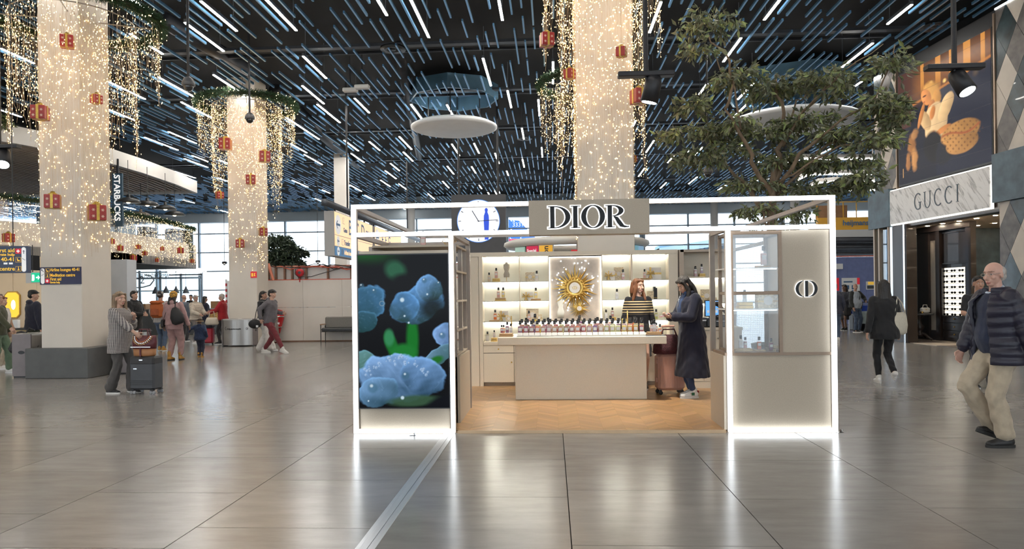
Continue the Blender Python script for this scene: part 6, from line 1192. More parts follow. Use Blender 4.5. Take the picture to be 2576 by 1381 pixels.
# upper level beyond: beam with lettering, dark services, brown boarding
t = thing('site_gantry', 'yellow site beam with dark lettering above the blue partition', 'beam', (0,0,0)); YG = 40.0
a, b = atY(2060,545,YG), atY(2360,558,YG); Box('yellow_beam', (a.x,YG,b.z-.1), (b.x,YG+.3,a.z+.12), mat('beam_yellow',(.62,.32,.02),.5,noise=(3,.05)), t); v = atY(2122,556,YG-.03); text('lettering', 'heijmans', .40, M_dblue, t, (v.x,v.y,v.z-.03), sx=1., offset=.008)
v0, v1 = atY(2060,545,YG), atY(2360,512,YG); Box('brown_boarding', (v0.x,YG+.3,v0.z), (atY(2140,540,YG).x,YG+.35,v1.z+.3), mat('boarding_brown',(.25,.13,.06),.7,noise=(4,.15)), t); 
z_ = atY(2100,500,YG).z; MB().box((v0.x,YG+.1,z_),(v1.x,YG+.15,z_+.05)).build('guard_rail', MATS['beam_yellow'], t)
for k in range(9): X0 = v0.x+(v1.x-v0.x)*k/9; MB().box((X0-.02,YG+.1,a.z),(X0+.02,YG+.15,z_)).build('guard_post', MATS['beam_yellow'], t)
Box('lower_slab', (v0.x,YG-.2,b.z-.65), (v1.x,YG+6,b.z-.1), MATS['apron_concrete'], t); Box('dark_soffit', (v0.x,YG+.2,3.0), (v1.x,YG+.6,b.z-.65), M_duct, t)
for k in range(3): MB().tube([(v0.x,YG-.3-.2*k,3.5+.35*k),(v1.x,YG-.3-.2*k,3.45+.35*k)], .1+.04*k, 10).build('service_pipe', M_duct, t, True)
for q in (.3,6.5): Box('gantry_leg', (v0.x+q,YG+.7,0), (v0.x+q+.3,YG+1.0,3.2), M_steel, t)
Box('work_light', (v0.x+.3,YG-.4,3.12), (v0.x+3.4,YG-.3,3.3), emat('work_light',(.85,.93,1.),2.5), t)
# lit curved canopy far right of the hall
t = thing('lit_canopy', 'far curved canopy edged with thin white light lines behind the tree', 'canopy', (0,0,0))
for k, (y, xs0) in enumerate(((392,1972),(430,2010),(448,2040),(470,2075))):
    zc_ = 7.3-k*.25; pts = [atZ(x, y+dy, zc_) for x, dy in ((xs0,26),(xs0+6,12),(xs0+25,3),(xs0+60,0),(2215,-2))]; MB().tube(pts, .035, 6).build('light_line', emat('canopy_light',(1,.97,.92),5.), t); MB().tube([p_+Vector((0,0,.14)) for p_ in pts], .09, 6).build('canopy_edge', M_white, t)
MB().tube([atZ(2110,440,7.0), atZ(2110,440,7.0)+Vector((0,0,1.9))], .03, 6).build('hanger', M_steel, t); MB().tube([atZ(2200,392,7.3), atZ(2200,392,7.3)+Vector((0,0,1.6))], .03, 6).build('hanger', M_steel, t)
# blue seats
M_seat = mat('seat_blue',(.01,.06,.42),.45,noise=(6,.1))
for i, x in enumerate((2168,2186,2204)):
    p = gp(x,822); t = thing('waiting_chair', f'blue moulded waiting seat, {ORD[i]} beside the man in the open jacket', 'chair', (p.x,p.y+.6,0), .1)
    MB().bbox((0,0,.4),(.48,.46,.06),.02).build('seat', M_seat, t); MB().bbox((0,.24,.5),(.46,.05,.42),.02).build('backrest', M_seat, t); MB().tube([(-.14,.24,.92),(-.12,.24,1.05),(.12,.24,1.05),(.14,.24,.92)], .022, 6).build('grip', M_black, t)
    for sx_ in (-.18,.18): MB().tube([(sx_,.1,0),(sx_,.1,.41)], .022, 6).build('leg', M_steel, t)
# ------------------------------------------------------------------ indoor trees
M_bark = mat('tree_bark', (.20,.14,.09), .85, noise=(9,.3,(1,1,.25)), bump=(25,.4,(1,1,.2)))
def leafmat(name, c):
    m = attrmat(name, rough=.5, emissive=False); return m
def make_tree(name, label, base, limbs, clumps, leafsize, cols, seed, nleaf):
    """limbs: (points, r0, r1); clumps: (centre, radii, weight)"""
    r = np.random.RandomState(seed); t = thing(name, label, 'tree', base); bv = Vector(base)
    for i, (pts, r0, r1) in enumerate(limbs):
        P = [Vector(p)-bv for p in pts]; Q = []
        for k in range(len(P)-1):
            for u in (0,.33,.66): Q.append(P[k].lerp(P[k+1],u)+Vector(r.randn(3)*.03)*(0 if (k == 0 and u == 0) else 1))
        Q.append(P[-1]); MB().tube(Q, [r0+(r1-r0)*k/(len(Q)-1) for k in range(len(Q))], 9).build('trunk' if i == 0 else 'branch', M_bark, t, True)
    W = np.array([c[2] for c in clumps], float); W /= W.sum(); n = nleaf; idx = r.choice(len(clumps), n, p=W)
    C = np.array([tuple(Vector(c[0])-bv) for c in clumps])[idx]; R = np.array([c[1] for c in clumps])[idx]
    # leaves sit along twigs that droop outward from each clump's middle
    ntw = max(1, n//9); tw = r.choice(len(clumps), ntw, p=W); d = r.randn(ntw,3); d[:,2] = np.abs(d[:,2])*.55-.15; d /= np.linalg.norm(d,axis=1,keepdims=True)
    Ct = np.array([tuple(Vector(c[0])-bv) for c in clumps])[tw]; Rt = np.array([c[1] for c in clumps])[tw]; k = r.choice(ntw, n); u = r.rand(n,1)**.6
    P = Ct[k]+d[k]*Rt[k]*u; P[:,2] -= .28*Rt[k][:,2]*u[:,0]**2; P += r.randn(n,3)*.035
    L = d[k]*.6+r.randn(n,3)*.6; L[:,2] -= .55; L /= np.linalg.norm(L,axis=1,keepdims=True); S = np.cross(L, r.randn(n,3)); S /= np.linalg.norm(S,axis=1,keepdims=True); N = np.cross(L,S)
    ls = leafsize*r.uniform(.7,1.25,(n,1)); a = P; b = P+L*ls*.45+S*ls*.19+N*ls*.05; c = P+L*ls-N*ls*.08; e = P+L*ls*.45-S*ls*.19+N*ls*.05
    V = np.stack([a,b,c,e],1).reshape(-1,3); i4 = np.arange(n)[:,None]*4; Fc = np.concatenate([i4+np.array([[0,1,2]]), i4+np.array([[0,2,3]])],0)
    base_c = np.array(cols)[r.choice(len(cols), n)]*r.uniform(.6,1.35,(n,1)); col = np.repeat(base_c,4,0)
    tag(np_mesh('foliage', V, Fc, leafmat('leaf_colour', None), t, col), kind='stuff')
    # twigs
    S_ = [np.stack([Ct[q]+d[q]*Rt[q]*s - np.array([0,0,.28*Rt[q][2]*s*s]) for s in (0,.4,.8)]) for q in range(0, ntw, 4)]; strands_mesh('twigs', S_, M_bark, t, .004)
    return t
DT = 13.9
def T(x, y, dd=0.): return pt(x, y, DT+dd)
tb = T(1944, 860); base = (tb.x, tb.y, 0.0)
limbs = [([(tb.x,tb.y,0), T(1943,700), T(1946,560), T(1950,470), T(1955,400)], .085, .06), ([T(1950,480), T(1968,390), T(1980,330), T(1972,250), T(1958,180)], .06, .02),
 ([T(1948,500), T(1900,400,-.3), T(1868,330,-.5), T(1830,270,-.6)], .05, .02), ([T(1946,540), T(1880,470,.3), T(1810,380,.5), T(1780,330,.6)], .045, .015), ([T(1830,270,-.6), T(1855,200,-.6), T(1830,130,-.8), T(1790,80,-.8)], .03, .012), ([T(1868,320,-.5), T(1850,210,-.5), T(1810,140,-.6)], .025,.01),
 ([T(1955,470), T(2020,380,-.5), T(2090,310,-.9), T(2200,250,-1.2)], .045, .012), ([T(1952,490), T(2060,370,-.3), T(2150,320,-.6), T(2250,280,-.9)], .035, .01), ([T(1975,360), T(2030,270,-.4), T(2090,190,-.6), T(2160,150,-.8)], .035, .01), ([T(2030,270,-.4), T(2130,170,-.9), T(2230,100,-1.2)], .02,.008), ([T(1985,330), T(2010,250,.3), T(2060,210,.3)], .025, .01), ([T(1950,460), T(2000,420,-.5), T(2120,360,-.9), T(2220,330,-1.)], .025,.01), ([T(1946,600), T(1915,530), T(1885,470)], .03, .012), ([T(2200,250,-1.2), T(2250,150,-1.3), T(2260,100,-1.3)], .015, .008)]
def CL(x, y, rx, ry, w=1., dd=0., rz=.6): s = DT/FPX*.86; return (T(x, y, dd), (rx*s, rz, ry*s), w)
clumps = [CL(1790,55,95,55,1.3,-.8),CL(1770,110,60,35,.6,-.8),CL(1860,190,80,45,1.,-.5),CL(1960,215,85,50,1.1),CL(1760,265,70,55,1.,-.2),CL(1720,330,75,40,.8),CL(1800,330,70,45,.9,.3),CL(1760,395,85,45,1.,.3),CL(1840,370,80,45,.9,.4),
 CL(2080,190,80,40,.9,-.6),CL(2120,220,60,35,.5,-.7),CL(1930,330,90,55,1.2,.2),CL(2040,300,90,45,1.1,-.2),CL(2110,330,70,40,.8,-.6),CL(1990,400,110,60,1.3,.2),CL(2120,400,100,45,1.,-.3),CL(1900,460,100,45,1.1,.3),CL(2030,470,110,45,1.,.2),CL(2160,460,60,40,.5,-.2),
 CL(2245,150,48,75,1.0,-1.3),CL(2225,255,60,80,1.2,-1.3),CL(2205,345,60,50,.8,-1.2),CL(2262,290,30,60,.5,-1.4),CL(1905,520,70,40,.6,.2),CL(1990,530,70,35,.5,.3),CL(1870,300,50,35,.5,-.4),CL(2180,430,60,40,.5,-.9),CL(1940,560,60,30,.3,.2)]
make_tree('indoor_ficus', 'tall leafy indoor tree spreading over the right half of the kiosk', base, limbs, clumps, .155, [(.17,.18,.105),(.20,.21,.12),(.13,.15,.09),(.25,.29,.11)], 12, 8800)
t = thing('tree_planter', 'grey planter tub holding the tall indoor tree behind the kiosk', 'planter', (tb.x,tb.y,0)); MB().lathe([(.34,0),(.42,.5),(.38,.5),(.36,.42),(.01,.42)], 28).build('tub', M_plinth, t, True); MB().lathe([(.01,.41),(.37,.41),(.01,.44)], 24).build('soil', mat('soil',(.04,.03,.02),.9,noise=(20,.3)), t)
DT = 27.0
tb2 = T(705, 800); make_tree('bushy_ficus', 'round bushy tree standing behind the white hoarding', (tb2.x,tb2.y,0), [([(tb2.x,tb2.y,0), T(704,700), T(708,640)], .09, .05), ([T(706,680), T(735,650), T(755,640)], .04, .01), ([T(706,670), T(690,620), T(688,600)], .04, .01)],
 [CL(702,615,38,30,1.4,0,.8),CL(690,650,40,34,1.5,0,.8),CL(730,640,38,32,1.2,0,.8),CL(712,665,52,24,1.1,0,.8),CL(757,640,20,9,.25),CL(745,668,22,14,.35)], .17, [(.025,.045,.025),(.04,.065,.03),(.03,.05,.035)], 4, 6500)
MB().bbox((tb2.x,tb2.y,0),(.9,.9,.5),.03).build('hoarding_planter', M_plinth); tag(bpy.data.objects['hoarding_planter'], 'square dark planter of the bushy tree behind the hoarding', 'planter')
DT = 15.5
tb3 = T(-45, 900); make_tree('edge_shrub', 'green leafy shrub tip at the far left edge by the mezzanine', (tb3.x,tb3.y,0), [([(tb3.x,tb3.y,0), T(-40,600), T(-25,330)], .06, .03)], [CL(-20,315,38,28,1.),CL(-40,290,40,30,1.)], .12, [(.05,.08,.03),(.07,.10,.04)], 6, 900)
# ------------------------------------------------------------------ people
JOBS = []
def cloth(name, c, rough=.85, amt=.10, bs=9, bst=.35): return mat('cloth_'+name, c, rough, noise=(14,amt), bump=(bs,bst,(1,1,.55)), sheen=.15)
def pattern_mat(name, kind, ca, cb):
    m = mat('cloth_'+name, ca, .85); nt = m.node_tree; b = nt.nodes['Principled BSDF']; tc = nt.nodes.new('ShaderNodeTexCoord'); sp_ = nt.nodes.new('ShaderNodeSeparateXYZ'); nt.links.new(tc.outputs['Object'], sp_.inputs[0])
    def M(op, a, b_=None):
        n = nt.nodes.new('ShaderNodeMath'); n.operation = op
        for i, q in enumerate((a, b_)):
            if q is None: continue
            if isinstance(q, (int,float)): n.inputs[i].default_value = q
            else: nt.links.new(q, n.inputs[i])
        return n.outputs[0]
    x, y, z = sp_.outputs
    if kind == 'check':
        k = 250.; s1 = M('GREATER_THAN', M('SINE', M('MULTIPLY', z, k)), 0.); s2 = M('GREATER_THAN', M('SINE', M('MULTIPLY', M('ARCTAN2', y, x), 44.)), 0.); f = M('MULTIPLY', M('ADD', s1, s2), .5)
    elif kind == 'stripe':
        w = M('GREATER_THAN', M('SINE', M('MULTIPLY', z, 150.)), .3); f = M('MULTIPLY', w, M('MULTIPLY', M('GREATER_THAN', z, 1.19), M('LESS_THAN', z, 1.40)))
    else: f = M('GREATER_THAN', M('SINE', M('ADD', M('MULTIPLY', x, 170.), M('MULTIPLY', z, 30.))), .1)
    mx = nt.nodes.new('ShaderNodeMix'); mx.data_type = 'RGBA'; mx.inputs[6].default_value = (*ca,1); mx.inputs[7].default_value = (*cb,1); nt.links.new(f, mx.inputs[0]); nt.links.new(mx.outputs[2], b.inputs['Base Color']); return m
M_lip = mat('lip', (.36,.13,.11), .5); M_eye = mat('eye_dark', (.02,.014,.012), .25); M_scl = mat('eye_white', (.62,.58,.55), .3)
def skin(c): return mat('skin_%d' % int(c[0]*1000), c, .5, noise=(9,.06))
def hairmat(n, c): return mat('hair_'+n, c, .45, noise=(40,.35,(1,1,.15)), bump=(60,.6,(1,1,.12)))
BASE = [(.78,.160,.108,-.005),(.88,.172,.122,-.012),(.98,.152,.108,-.002),(1.07,.138,.098,.004),(1.18,.152,.110,.008),(1.30,.172,.116,.006),(1.385,.172,.100,.0),(1.44,.122,.080,-.006),(1.49,.060,.058,-.004)]
def base_at(z):
    if z <= BASE[0][0]: return BASE[0][1:]
    for a, b in zip(BASE, BASE[1:]):
        if z <= b[0]: u = (z-a[0])/(b[0]-a[0]); return tuple(a[i]+(b[i]-a[i])*u for i in (1,2,3))
    return BASE[-1][1:]
def ik(a, c, l1, l2, pole):
    a, c, pole = Vector(a), Vector(c), Vector(pole); d = c-a; L = min(d.length, (l1+l2)*.999); d = d.normalized(); x = (l1*l1-l2*l2+L*L)/(2*L); h = math.sqrt(max(l1*l1-x*x, 0)); p = pole-d*pole.dot(d); p = p.normalized() if p.length > 1e-6 else Vector((0,1,0)); return a+d*x+p*h, a+d*L
def heading(dx, dy): return math.atan2(-dx, dy)
class Person:
    def __init__(s, label, loc, face, H=1.72, vox=.010, skin_c=(.50,.31,.22), feet=((-.09,0,0,.1,0),(.09,0,0,-.1,0)), hands=None, elbows=None, lean=0., twist=0., drop=0., head=(0,0), wide=1., build=1., group=None):
        s.t = thing('person', label, 'person', (loc[0],loc[1],loc[2] if len(loc) > 2 else 0), heading(*face), group); sc = H/1.75; s.t.scale = (sc,)*3; s.vox = vox; s.skin = skin(skin_c); s.b = build
        P = Vector((0,0,.93-drop)); s.P = P; s.U = Matrix.Translation(P) @ Matrix.Rotation(twist,4,'Z') @ Matrix.Rotation(-lean,4,'X') @ Matrix.Translation((0,0,-.93))
        s.sh = [s.U @ Vector((sx*.178*wide*(.95+.05*build),-.005,1.415)) for sx in (-1,1)]; s.neck = s.U @ Vector((0,-.005,1.49))
        s.Hd = s.U @ Matrix.Translation((0,0,1.50)) @ Matrix.Rotation(head[0],4,'Z') @ Matrix.Rotation(-head[1],4,'X') @ Matrix.Translation((0,0,-1.50))
        s.hip = [P+Vector((sx*.092,0,-.02)) for sx in (-1,1)]; s.feet = feet; s.ank = []; s.knee = []
        for i in (0,1):
            f = feet[i]; an = Vector((f[0],f[1],.085+f[2])); k, an = ik(s.hip[i], an, .43, .425, (math.sin(-f[3])*.3,1,.0)); s.knee.append(k); s.ank.append(an)
        hands = hands or ((-.26,.02,.86),(.26,.02,.86)); elbows = elbows or ((-.4,-1,0),(.4,-1,0)); s.elb = []; s.wr = []
        for i in (0,1): e, w = ik(s.sh[i], hands[i], .285, .255, elbows[i]); s.elb.append(e); s.wr.append(w)
        s.acc = []
    def ring(s, z, rx, ry, yo, n=20):
        M = s.U if z >= .93 else Matrix.Translation(s.P-Vector((0,0,.93)))
        return [M @ Vector((rx*math.cos(a)*(1+.06*abs(math.cos(a))), yo+ry*math.sin(a), z)) for a in [2*math.pi*k/n for k in range(n)]]
    def torso(s, mb, z0, z1, g, flare=0., puff=0., belly=0., step=.045):
        zs = np.linspace(z0, z1, max(3, int((z1-z0)/(step if not puff else .018)))); R = []
        for z in zs:
            rx, ry, yo = base_at(z); gg = g*(1 if z < 1.4 else max(.25, 1-(z-1.4)/.1)); fl = flare*max(0,.95-z); pf = puff*abs(math.sin(z*math.pi/.085)) if z < 1.42 else 0; be = belly*max(0,1-abs(z-1.05)/.18)
            R.append(s.ring(z, rx*s.b+gg+fl+pf+be*.5, ry*s.b+gg+fl*.8+pf+be, yo+be*.6))
        mb.loft(R); return mb
    def hand(s, mb, i, curl=.55, d=None, n=None):
        w = s.wr[i]; d = Vector(d).normalized() if d else (w-s.elb[i]).normalized(); n = Vector(n) if n else Vector(((1 if i == 0 else -1),0,.0)); n = (n-d*n.dot(d)); n = n.normalized() if n.length > .05 else Vector((0,1,0)); sd = d.cross(n).normalized()
        M = Matrix((sd, n, d)).transposed(); mb.ball(w+d*.048, (.040,.017,.056), 12, 8, M); mb.cone(w-d*.02, w+d*.03, .026, .027)
        fwd = sd if sd.dot(Vector((0,1,0))+Vector((0,0,.3))) > 0 else -sd
        for q, (o, L) in enumerate(((-.030,.060),(-.010,.072),(.010,.068),(.029,.052))):
            b = w+d*.092+sd*o; d1 = (d*math.cos(curl*.7)+n*math.sin(curl*.7)); d2 = (d*math.cos(curl*1.7)+n*math.sin(curl*1.7)); m = b+d1*L*.55; mb.cone(b-d*.02, m, .0095, .009, 8); mb.cone(m, m+d2*L*.5, .009, .0075, 8)
        b = w+d*.03+fwd*.034; m = b+(d*.65+fwd*.6+n*.35).normalized()*.045; mb.cone(b-fwd*.01, m, .013, .0105, 8); mb.cone(m, m+(d*.9+n*.55).normalized()*.032, .0105, .008, 8)
    def body(s, curl=(.5,.5), hd=(None,None), hn=(None,None), fem=False):
        mb = MB(); s.torso(mb, .80, 1.475, -.014); H = s.Hd; B = lambda c, r, n=14, m=10: mb.ball(H @ Vector(c), r, n, m, H.to_3x3())
        mb.cone(s.U @ Vector((0,-.012,1.44)), H @ Vector((0,-.008,1.565)), .060 if not fem else .052, .054 if not fem else .047)
        B((0,-.008,1.662), (.074,.092,.088), 20, 14); B((0,.022,1.600), (.060,.064,.074), 18, 12); B((0,.050,1.548), (.034,.036,.026)); B((0,.062,1.585), (.040,.030,.030))
        mb.cone(H @ Vector((0,.083,1.648)), H @ Vector((0,.106,1.604)), .009, .0145, 10); B((-.013,.092,1.598), (.010,.012,.008)); B((.013,.092,1.598), (.010,.012,.008))
        B((0,.076,1.668), (.048,.014,.012)); B((-.040,.058,1.610), (.020,.022,.022)); B((.040,.058,1.610), (.020,.022,.022)); B((0,.087,1.567), (.022,.010,.006)); B((0,.086,1.557), (.019,.010,.006))
        for sx in (-1,1): B((sx*.074,-.010,1.625), (.009,.020,.032))
        for i in (0,1):
            mb.cone(s.sh[i]+Vector((0,0,-.01)), s.elb[i], .046*s.b, .037); mb.cone(s.elb[i], s.wr[i], .037, .025); s.hand(mb, i, curl[i], hd[i], hn[i]); mb.cone(s.hip[i], s.knee[i], .078, .052); mb.cone(s.knee[i], s.ank[i], .054, .034); f = s.feet[i]; mb.cone(s.ank[i], s.ank[i]+Vector((0,.05,-.03)), .034, .03)
        Hi = H.inverted()
        def post(me):
            n = len(me.vertices); co = np.empty(n*3, np.float32); me.vertices.foreach_get('co', co); co = co.reshape(-1,3); A = np.array(Hi); L = co @ A[:3,:3].T + A[:3,3]
            fm = np.zeros(len(me.polygons), np.int32); ctr = np.empty(len(me.polygons)*3, np.float32); me.polygons.foreach_get('center', ctr); ctr = ctr.reshape(-1,3) @ A[:3,:3].T + A[:3,3]
            front = ctr[:,1] > .045
            for sx in (-1,1):
                e = np.hypot((ctr[:,0]-sx*.030)/1.5, ctr[:,2]-1.642); fm[front & (e < .0066)] = 3; fm[front & (np.hypot(ctr[:,0]-sx*.030, ctr[:,2]-1.642) < .0052)] = 2
                fm[front & (np.abs(ctr[:,0]-sx*.031) < .022) & (np.abs(ctr[:,2]-1.664-.004*np.cos((ctr[:,0]-sx*.031)*60)) < .0030)] = 4
            fm[front & (np.hypot(ctr[:,0]/2.1, ctr[:,2]-1.562) < .0105) & (ctr[:,1] > .07)] = 1
            me.polygons.foreach_set('material_index', fm)
        JOBS.append((mb, 'body', [s.skin, M_lip, M_eye, M_scl, mat('brow_%d' % int(s.skin.node_tree.nodes['Principled BSDF'].inputs['Base Color'].default_value[0]*1000), [c*.38 for c in s.skin.node_tree.nodes['Principled BSDF'].inputs['Base Color'].default_value[:3]],.8)], s.t, s.vox*.72, 3, 0., post)); return s
    def job(s, name, mb, m, amp=.004, sm=4, vox=None): JOBS.append((mb, name, [m], s.t, vox or s.vox, sm, amp, None)); return s
    def top(s, m, z0=.86, g=.012, sleeve=1., flare=0., puff=0., name='sweater', r=(.060,.046,.038), collar=0., hood=False, belly=0., open_front=False, z1=1.475):
        mb = MB(); s.torso(mb, z0, z1, g, flare, puff, belly)
        for i in (0,1):
            a, e, w = s.sh[i], s.elb[i], s.wr[i]; mb.ball(a+Vector((0,0,-.012)), r[0]+.004); k = .285/(.285+.255)
            def lim(p, q, r0, r1):
                if puff:
                    L = (q-p).length; n = max(3, int(L/.014)); mb.tube([p+(q-p)*u/n for u in range(n+1)], [r0+(r1-r0)*u/n+puff*abs(math.sin(u/n*L*math.pi/.075)) for u in range(n+1)], 12); mb.ball(p, r0); mb.ball(q, r1)
                else: mb.cone(p, q, r0, r1)
            if sleeve > k: lim(a, e, r[0], r[1]); u = min(1,(sleeve-k)/(1-k)); q = e.lerp(w, u*.97); lim(e, q, r[1], r[1]+(r[2]-r[1])*u); mb.cone(q-(w-e).normalized()*.02, q, r[1]+(r[2]-r[1])*u+.004, r[1]+(r[2]-r[1])*u+.004)
            else: lim(a, a.lerp(e, sleeve/k), r[0], r[1])
        if collar:
            mb.tube([s.U @ Vector((.075*math.cos(a),-.006+.07*math.sin(a),1.47+collar*.5-.02*math.sin(a))) for a in np.linspace(.0,2*math.pi,17)], .018+collar*.25, 8)
        if hood: mb.ball(s.U @ Vector((0,-.085,1.475)), (.105,.060,.065), 14, 9, s.U.to_3x3())
        return s.job(name, mb, m, .004 if not puff else .002)
    def legs(s, m, w=1., hem=.09, name='trousers', flare=0., top_z=1.03):
        mb = MB(); s.torso(mb, .79, top_z, .012)
        for i in (0,1):
            mb.cone(s.hip[i]+Vector((0,0,.01)), s.knee[i], .092*w, .066*w); d = (s.ank[i]-s.knee[i]); q = s.knee[i]+d*(1-max(0,hem-.085)/.42); mb.cone(s.knee[i], q-d.normalized()*.03, .066*w, (.052+flare)*w)
        return s.job(name, mb, m, .006)
    def skirt(s, m, z0, flare=.12, name='skirt', top_z=1.04, g=.02):
        mb = MB(); s.torso(mb, z0, top_z, g, flare); return s.job(name, mb, m, .006)
    def shoes(s, m, sole=None, boot=False, big=1.):
        for i in (0,1):
            f = s.feet[i]; an = s.ank[i]; M = Matrix.Translation(an) @ Matrix.Rotation(-f[3],4,'Z') @ Matrix.Rotation(-f[4],4,'X') @ Matrix.Translation((0,0,-.085)); mb = MB()
            mb.ball((0,-.025,.055), (.041*big,.052,.048)); mb.cone((0,-.02,.05), (0,.125,.036), .042*big, .036*big); mb.ball((0,.135,.036), (.043*big,.055,.030)); mb.cone((0,-.005,.06), (0,-.012,.115 if not boot else .2), .044, .047); mb.cone((0,.01,.085), (0,.10,.052), .034, .030)
            mb.xf(M); sh = bpy.data.objects.new('shoe', None)
            P = [(.046*big*math.cos(a)*(1+.1*math.sin(a)), .055+.138*math.sin(a)) for a in np.linspace(0,2*math.pi,19)[:-1]]; sb = MB().slab(P, 0, .026); sb.xf(M)
            JOBS.append((mb, 'shoe', [m], s.t, s.vox*.7, 3, 0., None)); o = sb.build('shoe_sole', sole or M_whiteplastic, s.t)
        return s
    def hair(s, m, style='short', end=1.3, front=0.):
        mb = MB(); H = s.Hd; B = lambda c, r: mb.ball(H @ Vector(c), r, 16, 11, H.to_3x3())
        if style == 'fringe':
            mb.ball(H @ Vector((0,-.03,1.62)), (.082,.075,.07), 16, 11, H.to_3x3())
        else:
            B((0,-.020,1.685), (.083,.094,.083)); B((0,-.045,1.635), (.080,.070,.080))
        if style in ('long','pony'):
            R = []; zz = np.linspace(1.70, end, 9)
            for z in zz:
                u = (1.70-z)/(1.70-end); wv = .092+.022*math.sin(u*2.6) if style == 'long' else .03*(1-.4*u); th = (.062-.02*u) if style == 'long' else .03; yo = -.045-.035*u if style == 'long' else -.10-.02*math.sin(u*3); wv *= (1-.35*max(0,u-.75)*4*.25)
                Mx = H if z > 1.5 else s.U; R.append([Mx @ Vector((wv*math.cos(a), yo+th*math.sin(a), z)) for a in np.linspace(0,2*math.pi,17)[:-1]])
            mb.loft(R)
        if style == 'long' and front:
            for sx in (-1,1):
                if front < 0 and sx > 0: continue
                mb.cone(H @ Vector((sx*.066,.025,1.69)), H @ Vector((sx*.082,.025,1.56)), .026, .030); mb.cone(H @ Vector((sx*.082,.02,1.56)), s.U @ Vector((sx*.098,.075,abs(front))), .032, .020)
        if style == 'long' or style == 'short' or style == 'pony':
            mb.cone(H @ Vector((-.055,.045,1.715)), H @ Vector((.055,.045,1.715)), .026, .026)
        return s.job('hair', mb, m, .003, 3, s.vox*.8)
    def part(s, name, mb, m, smooth=True): return mb.build(name, m, s.t, smooth)
    def W(s, v): return s.t.matrix_local @ Vector(v)
def world_of(p, v):
    return Matrix.Translation(p.t.location) @ Matrix.Rotation(p.t.rotation_euler[2],4,'Z') @ Matrix.Diagonal((*p.t.scale,1)) @ Vector(v)
C_navy = cloth('navy', (.010,.012,.030)); C_black = cloth('black', (.008,.008,.010)); C_char = cloth('charcoal', (.035,.033,.036)); C_beige = cloth('chino', (.42,.35,.26)); C_denim = cloth('denim', (.06,.09,.15)); C_pink = cloth('dusty_pink', (.36,.22,.22)); C_wht = cloth('white', (.66,.63,.60))
M_snk = mat('sneaker_white', (.68,.66,.63), .5, noise=(20,.05)); M_shoeb = mat('shoe_black', (.012,.012,.013), .5, noise=(20,.1)); M_shoet = mat('boot_tan', (.42,.22,.05), .7, noise=(20,.12)); M_soleb = mat('sole_black', (.02,.02,.02), .7)
H_brown = hairmat('brown',(.085,.042,.022)); H_dark = hairmat('dark',(.016,.012,.010)); H_blond = hairmat('ash_blond',(.20,.13,.075)); H_grey = hairmat('grey',(.42,.39,.36)); H_auburn = hairmat('auburn',(.17,.062,.022))
SK_L = (.50,.30,.22); SK_M = (.40,.22,.15); SK_D = (.16,.085,.055)
# elderly man striding left at the right edge
p = Person('elderly white-haired man in navy quilted jacket and beige chinos striding left', gp(2512,1106), (-1,-.12), 1.77, .008, (.56,.33,.26), feet=((-.10,.02,0,.1,0),(.10,-.03,.05,-.05,-.35)), hands=((-.30,-.12,.82),(.24,.20,.90)), head=(.25,.04), lean=.06, build=1.08)
p.knee[1] = p.hip[1]+Vector((.01,.26,-.34)); p.ank[1] = Vector((.10,-.03,.135)); p.body((.6,.7)).legs(C_beige, 1.22, .11, flare=.018).shoes(M_shoeb, M_soleb, big=1.05)
p.top(cloth('navy_knit',(.012,.018,.045)), .88, .018, .9, name='pullover', belly=.05, collar=.0)
mb = MB(); mb.tube([p.U @ Vector((.068*math.cos(a),.004+.062*math.sin(a),1.485-.03*math.sin(a))) for a in np.linspace(0,2*math.pi,17)], .02, 8); p.job('shirt_collar', mb, cloth('pale_blue',(.45,.52,.62)), 0)
C_puff = mat('quilted_navy', (.014,.013,.028), .45, noise=(8,.15), bump=(12,.3,(1,1,2)))
mb = MB()
for z0_, z1_ in ((.80,1.44),):
    zs = np.arange(.78,1.46,.016); n_ = 30
    A_ = np.linspace(math.radians(118), math.radians(422), n_); outer = []; inner_ = []
    for z in zs:
        rx, ry, yo = base_at(z); pf = .016*abs(math.sin(z*math.pi/.095)); g_ = .060*(1 if z < 1.38 else max(.5,1-(z-1.38)/.16))+.03*max(0,1.1-z)
        Mx = p.U if z > .93 else Matrix.Translation(p.P-Vector((0,0,.93))); outer.append([Mx @ Vector(((rx*1.08+g_+pf)*math.cos(a), yo+(ry*1.1+g_+pf+.02)*math.sin(a), z)) for a in A_]); inner_.append([Mx @ Vector(((rx*1.08+g_-.028)*math.cos(a), yo+(ry*1.1+g_-.01)*math.sin(a), z)) for a in A_])
    mb.loft([o+i[::-1] for o, i in zip(outer, inner_)])
for i in (0,1):
    a, e, w = p.sh[i], p.elb[i], p.wr[i]
    for q0, q1, r0, r1 in ((a,e,.085,.072),(e,e.lerp(w,.95),.072,.056)):
        L = (q1-q0).length; n_ = int(L/.014); mb.tube([q0+(q1-q0)*u/n_ for u in range(n_+1)], [r0+(r1-r0)*u/n_+.010*abs(math.sin(u/n_*L*math.pi/.085)) for u in range(n_+1)], 14); mb.ball(q0, r0); mb.ball(q1, r1*.9)
mb.tube([p.U @ Vector((.098*math.cos(a),-.012+.092*math.sin(a),1.48)) for a in np.linspace(math.radians(115),math.radians(425),17)], .034, 10)
p.job('quilted_jacket', mb, C_puff, .0, 2)
mb = MB(); H = p.Hd; mb.ball(H @ Vector((0,-.052,1.655)), (.081,.066,.062), 16, 11, H.to_3x3()); mb.ball(H @ Vector((0,-.062,1.61)), (.070,.05,.05), 14, 9, H.to_3x3()); p.job('hair', mb, H_grey, .002, 3, .007)
mb = MB()
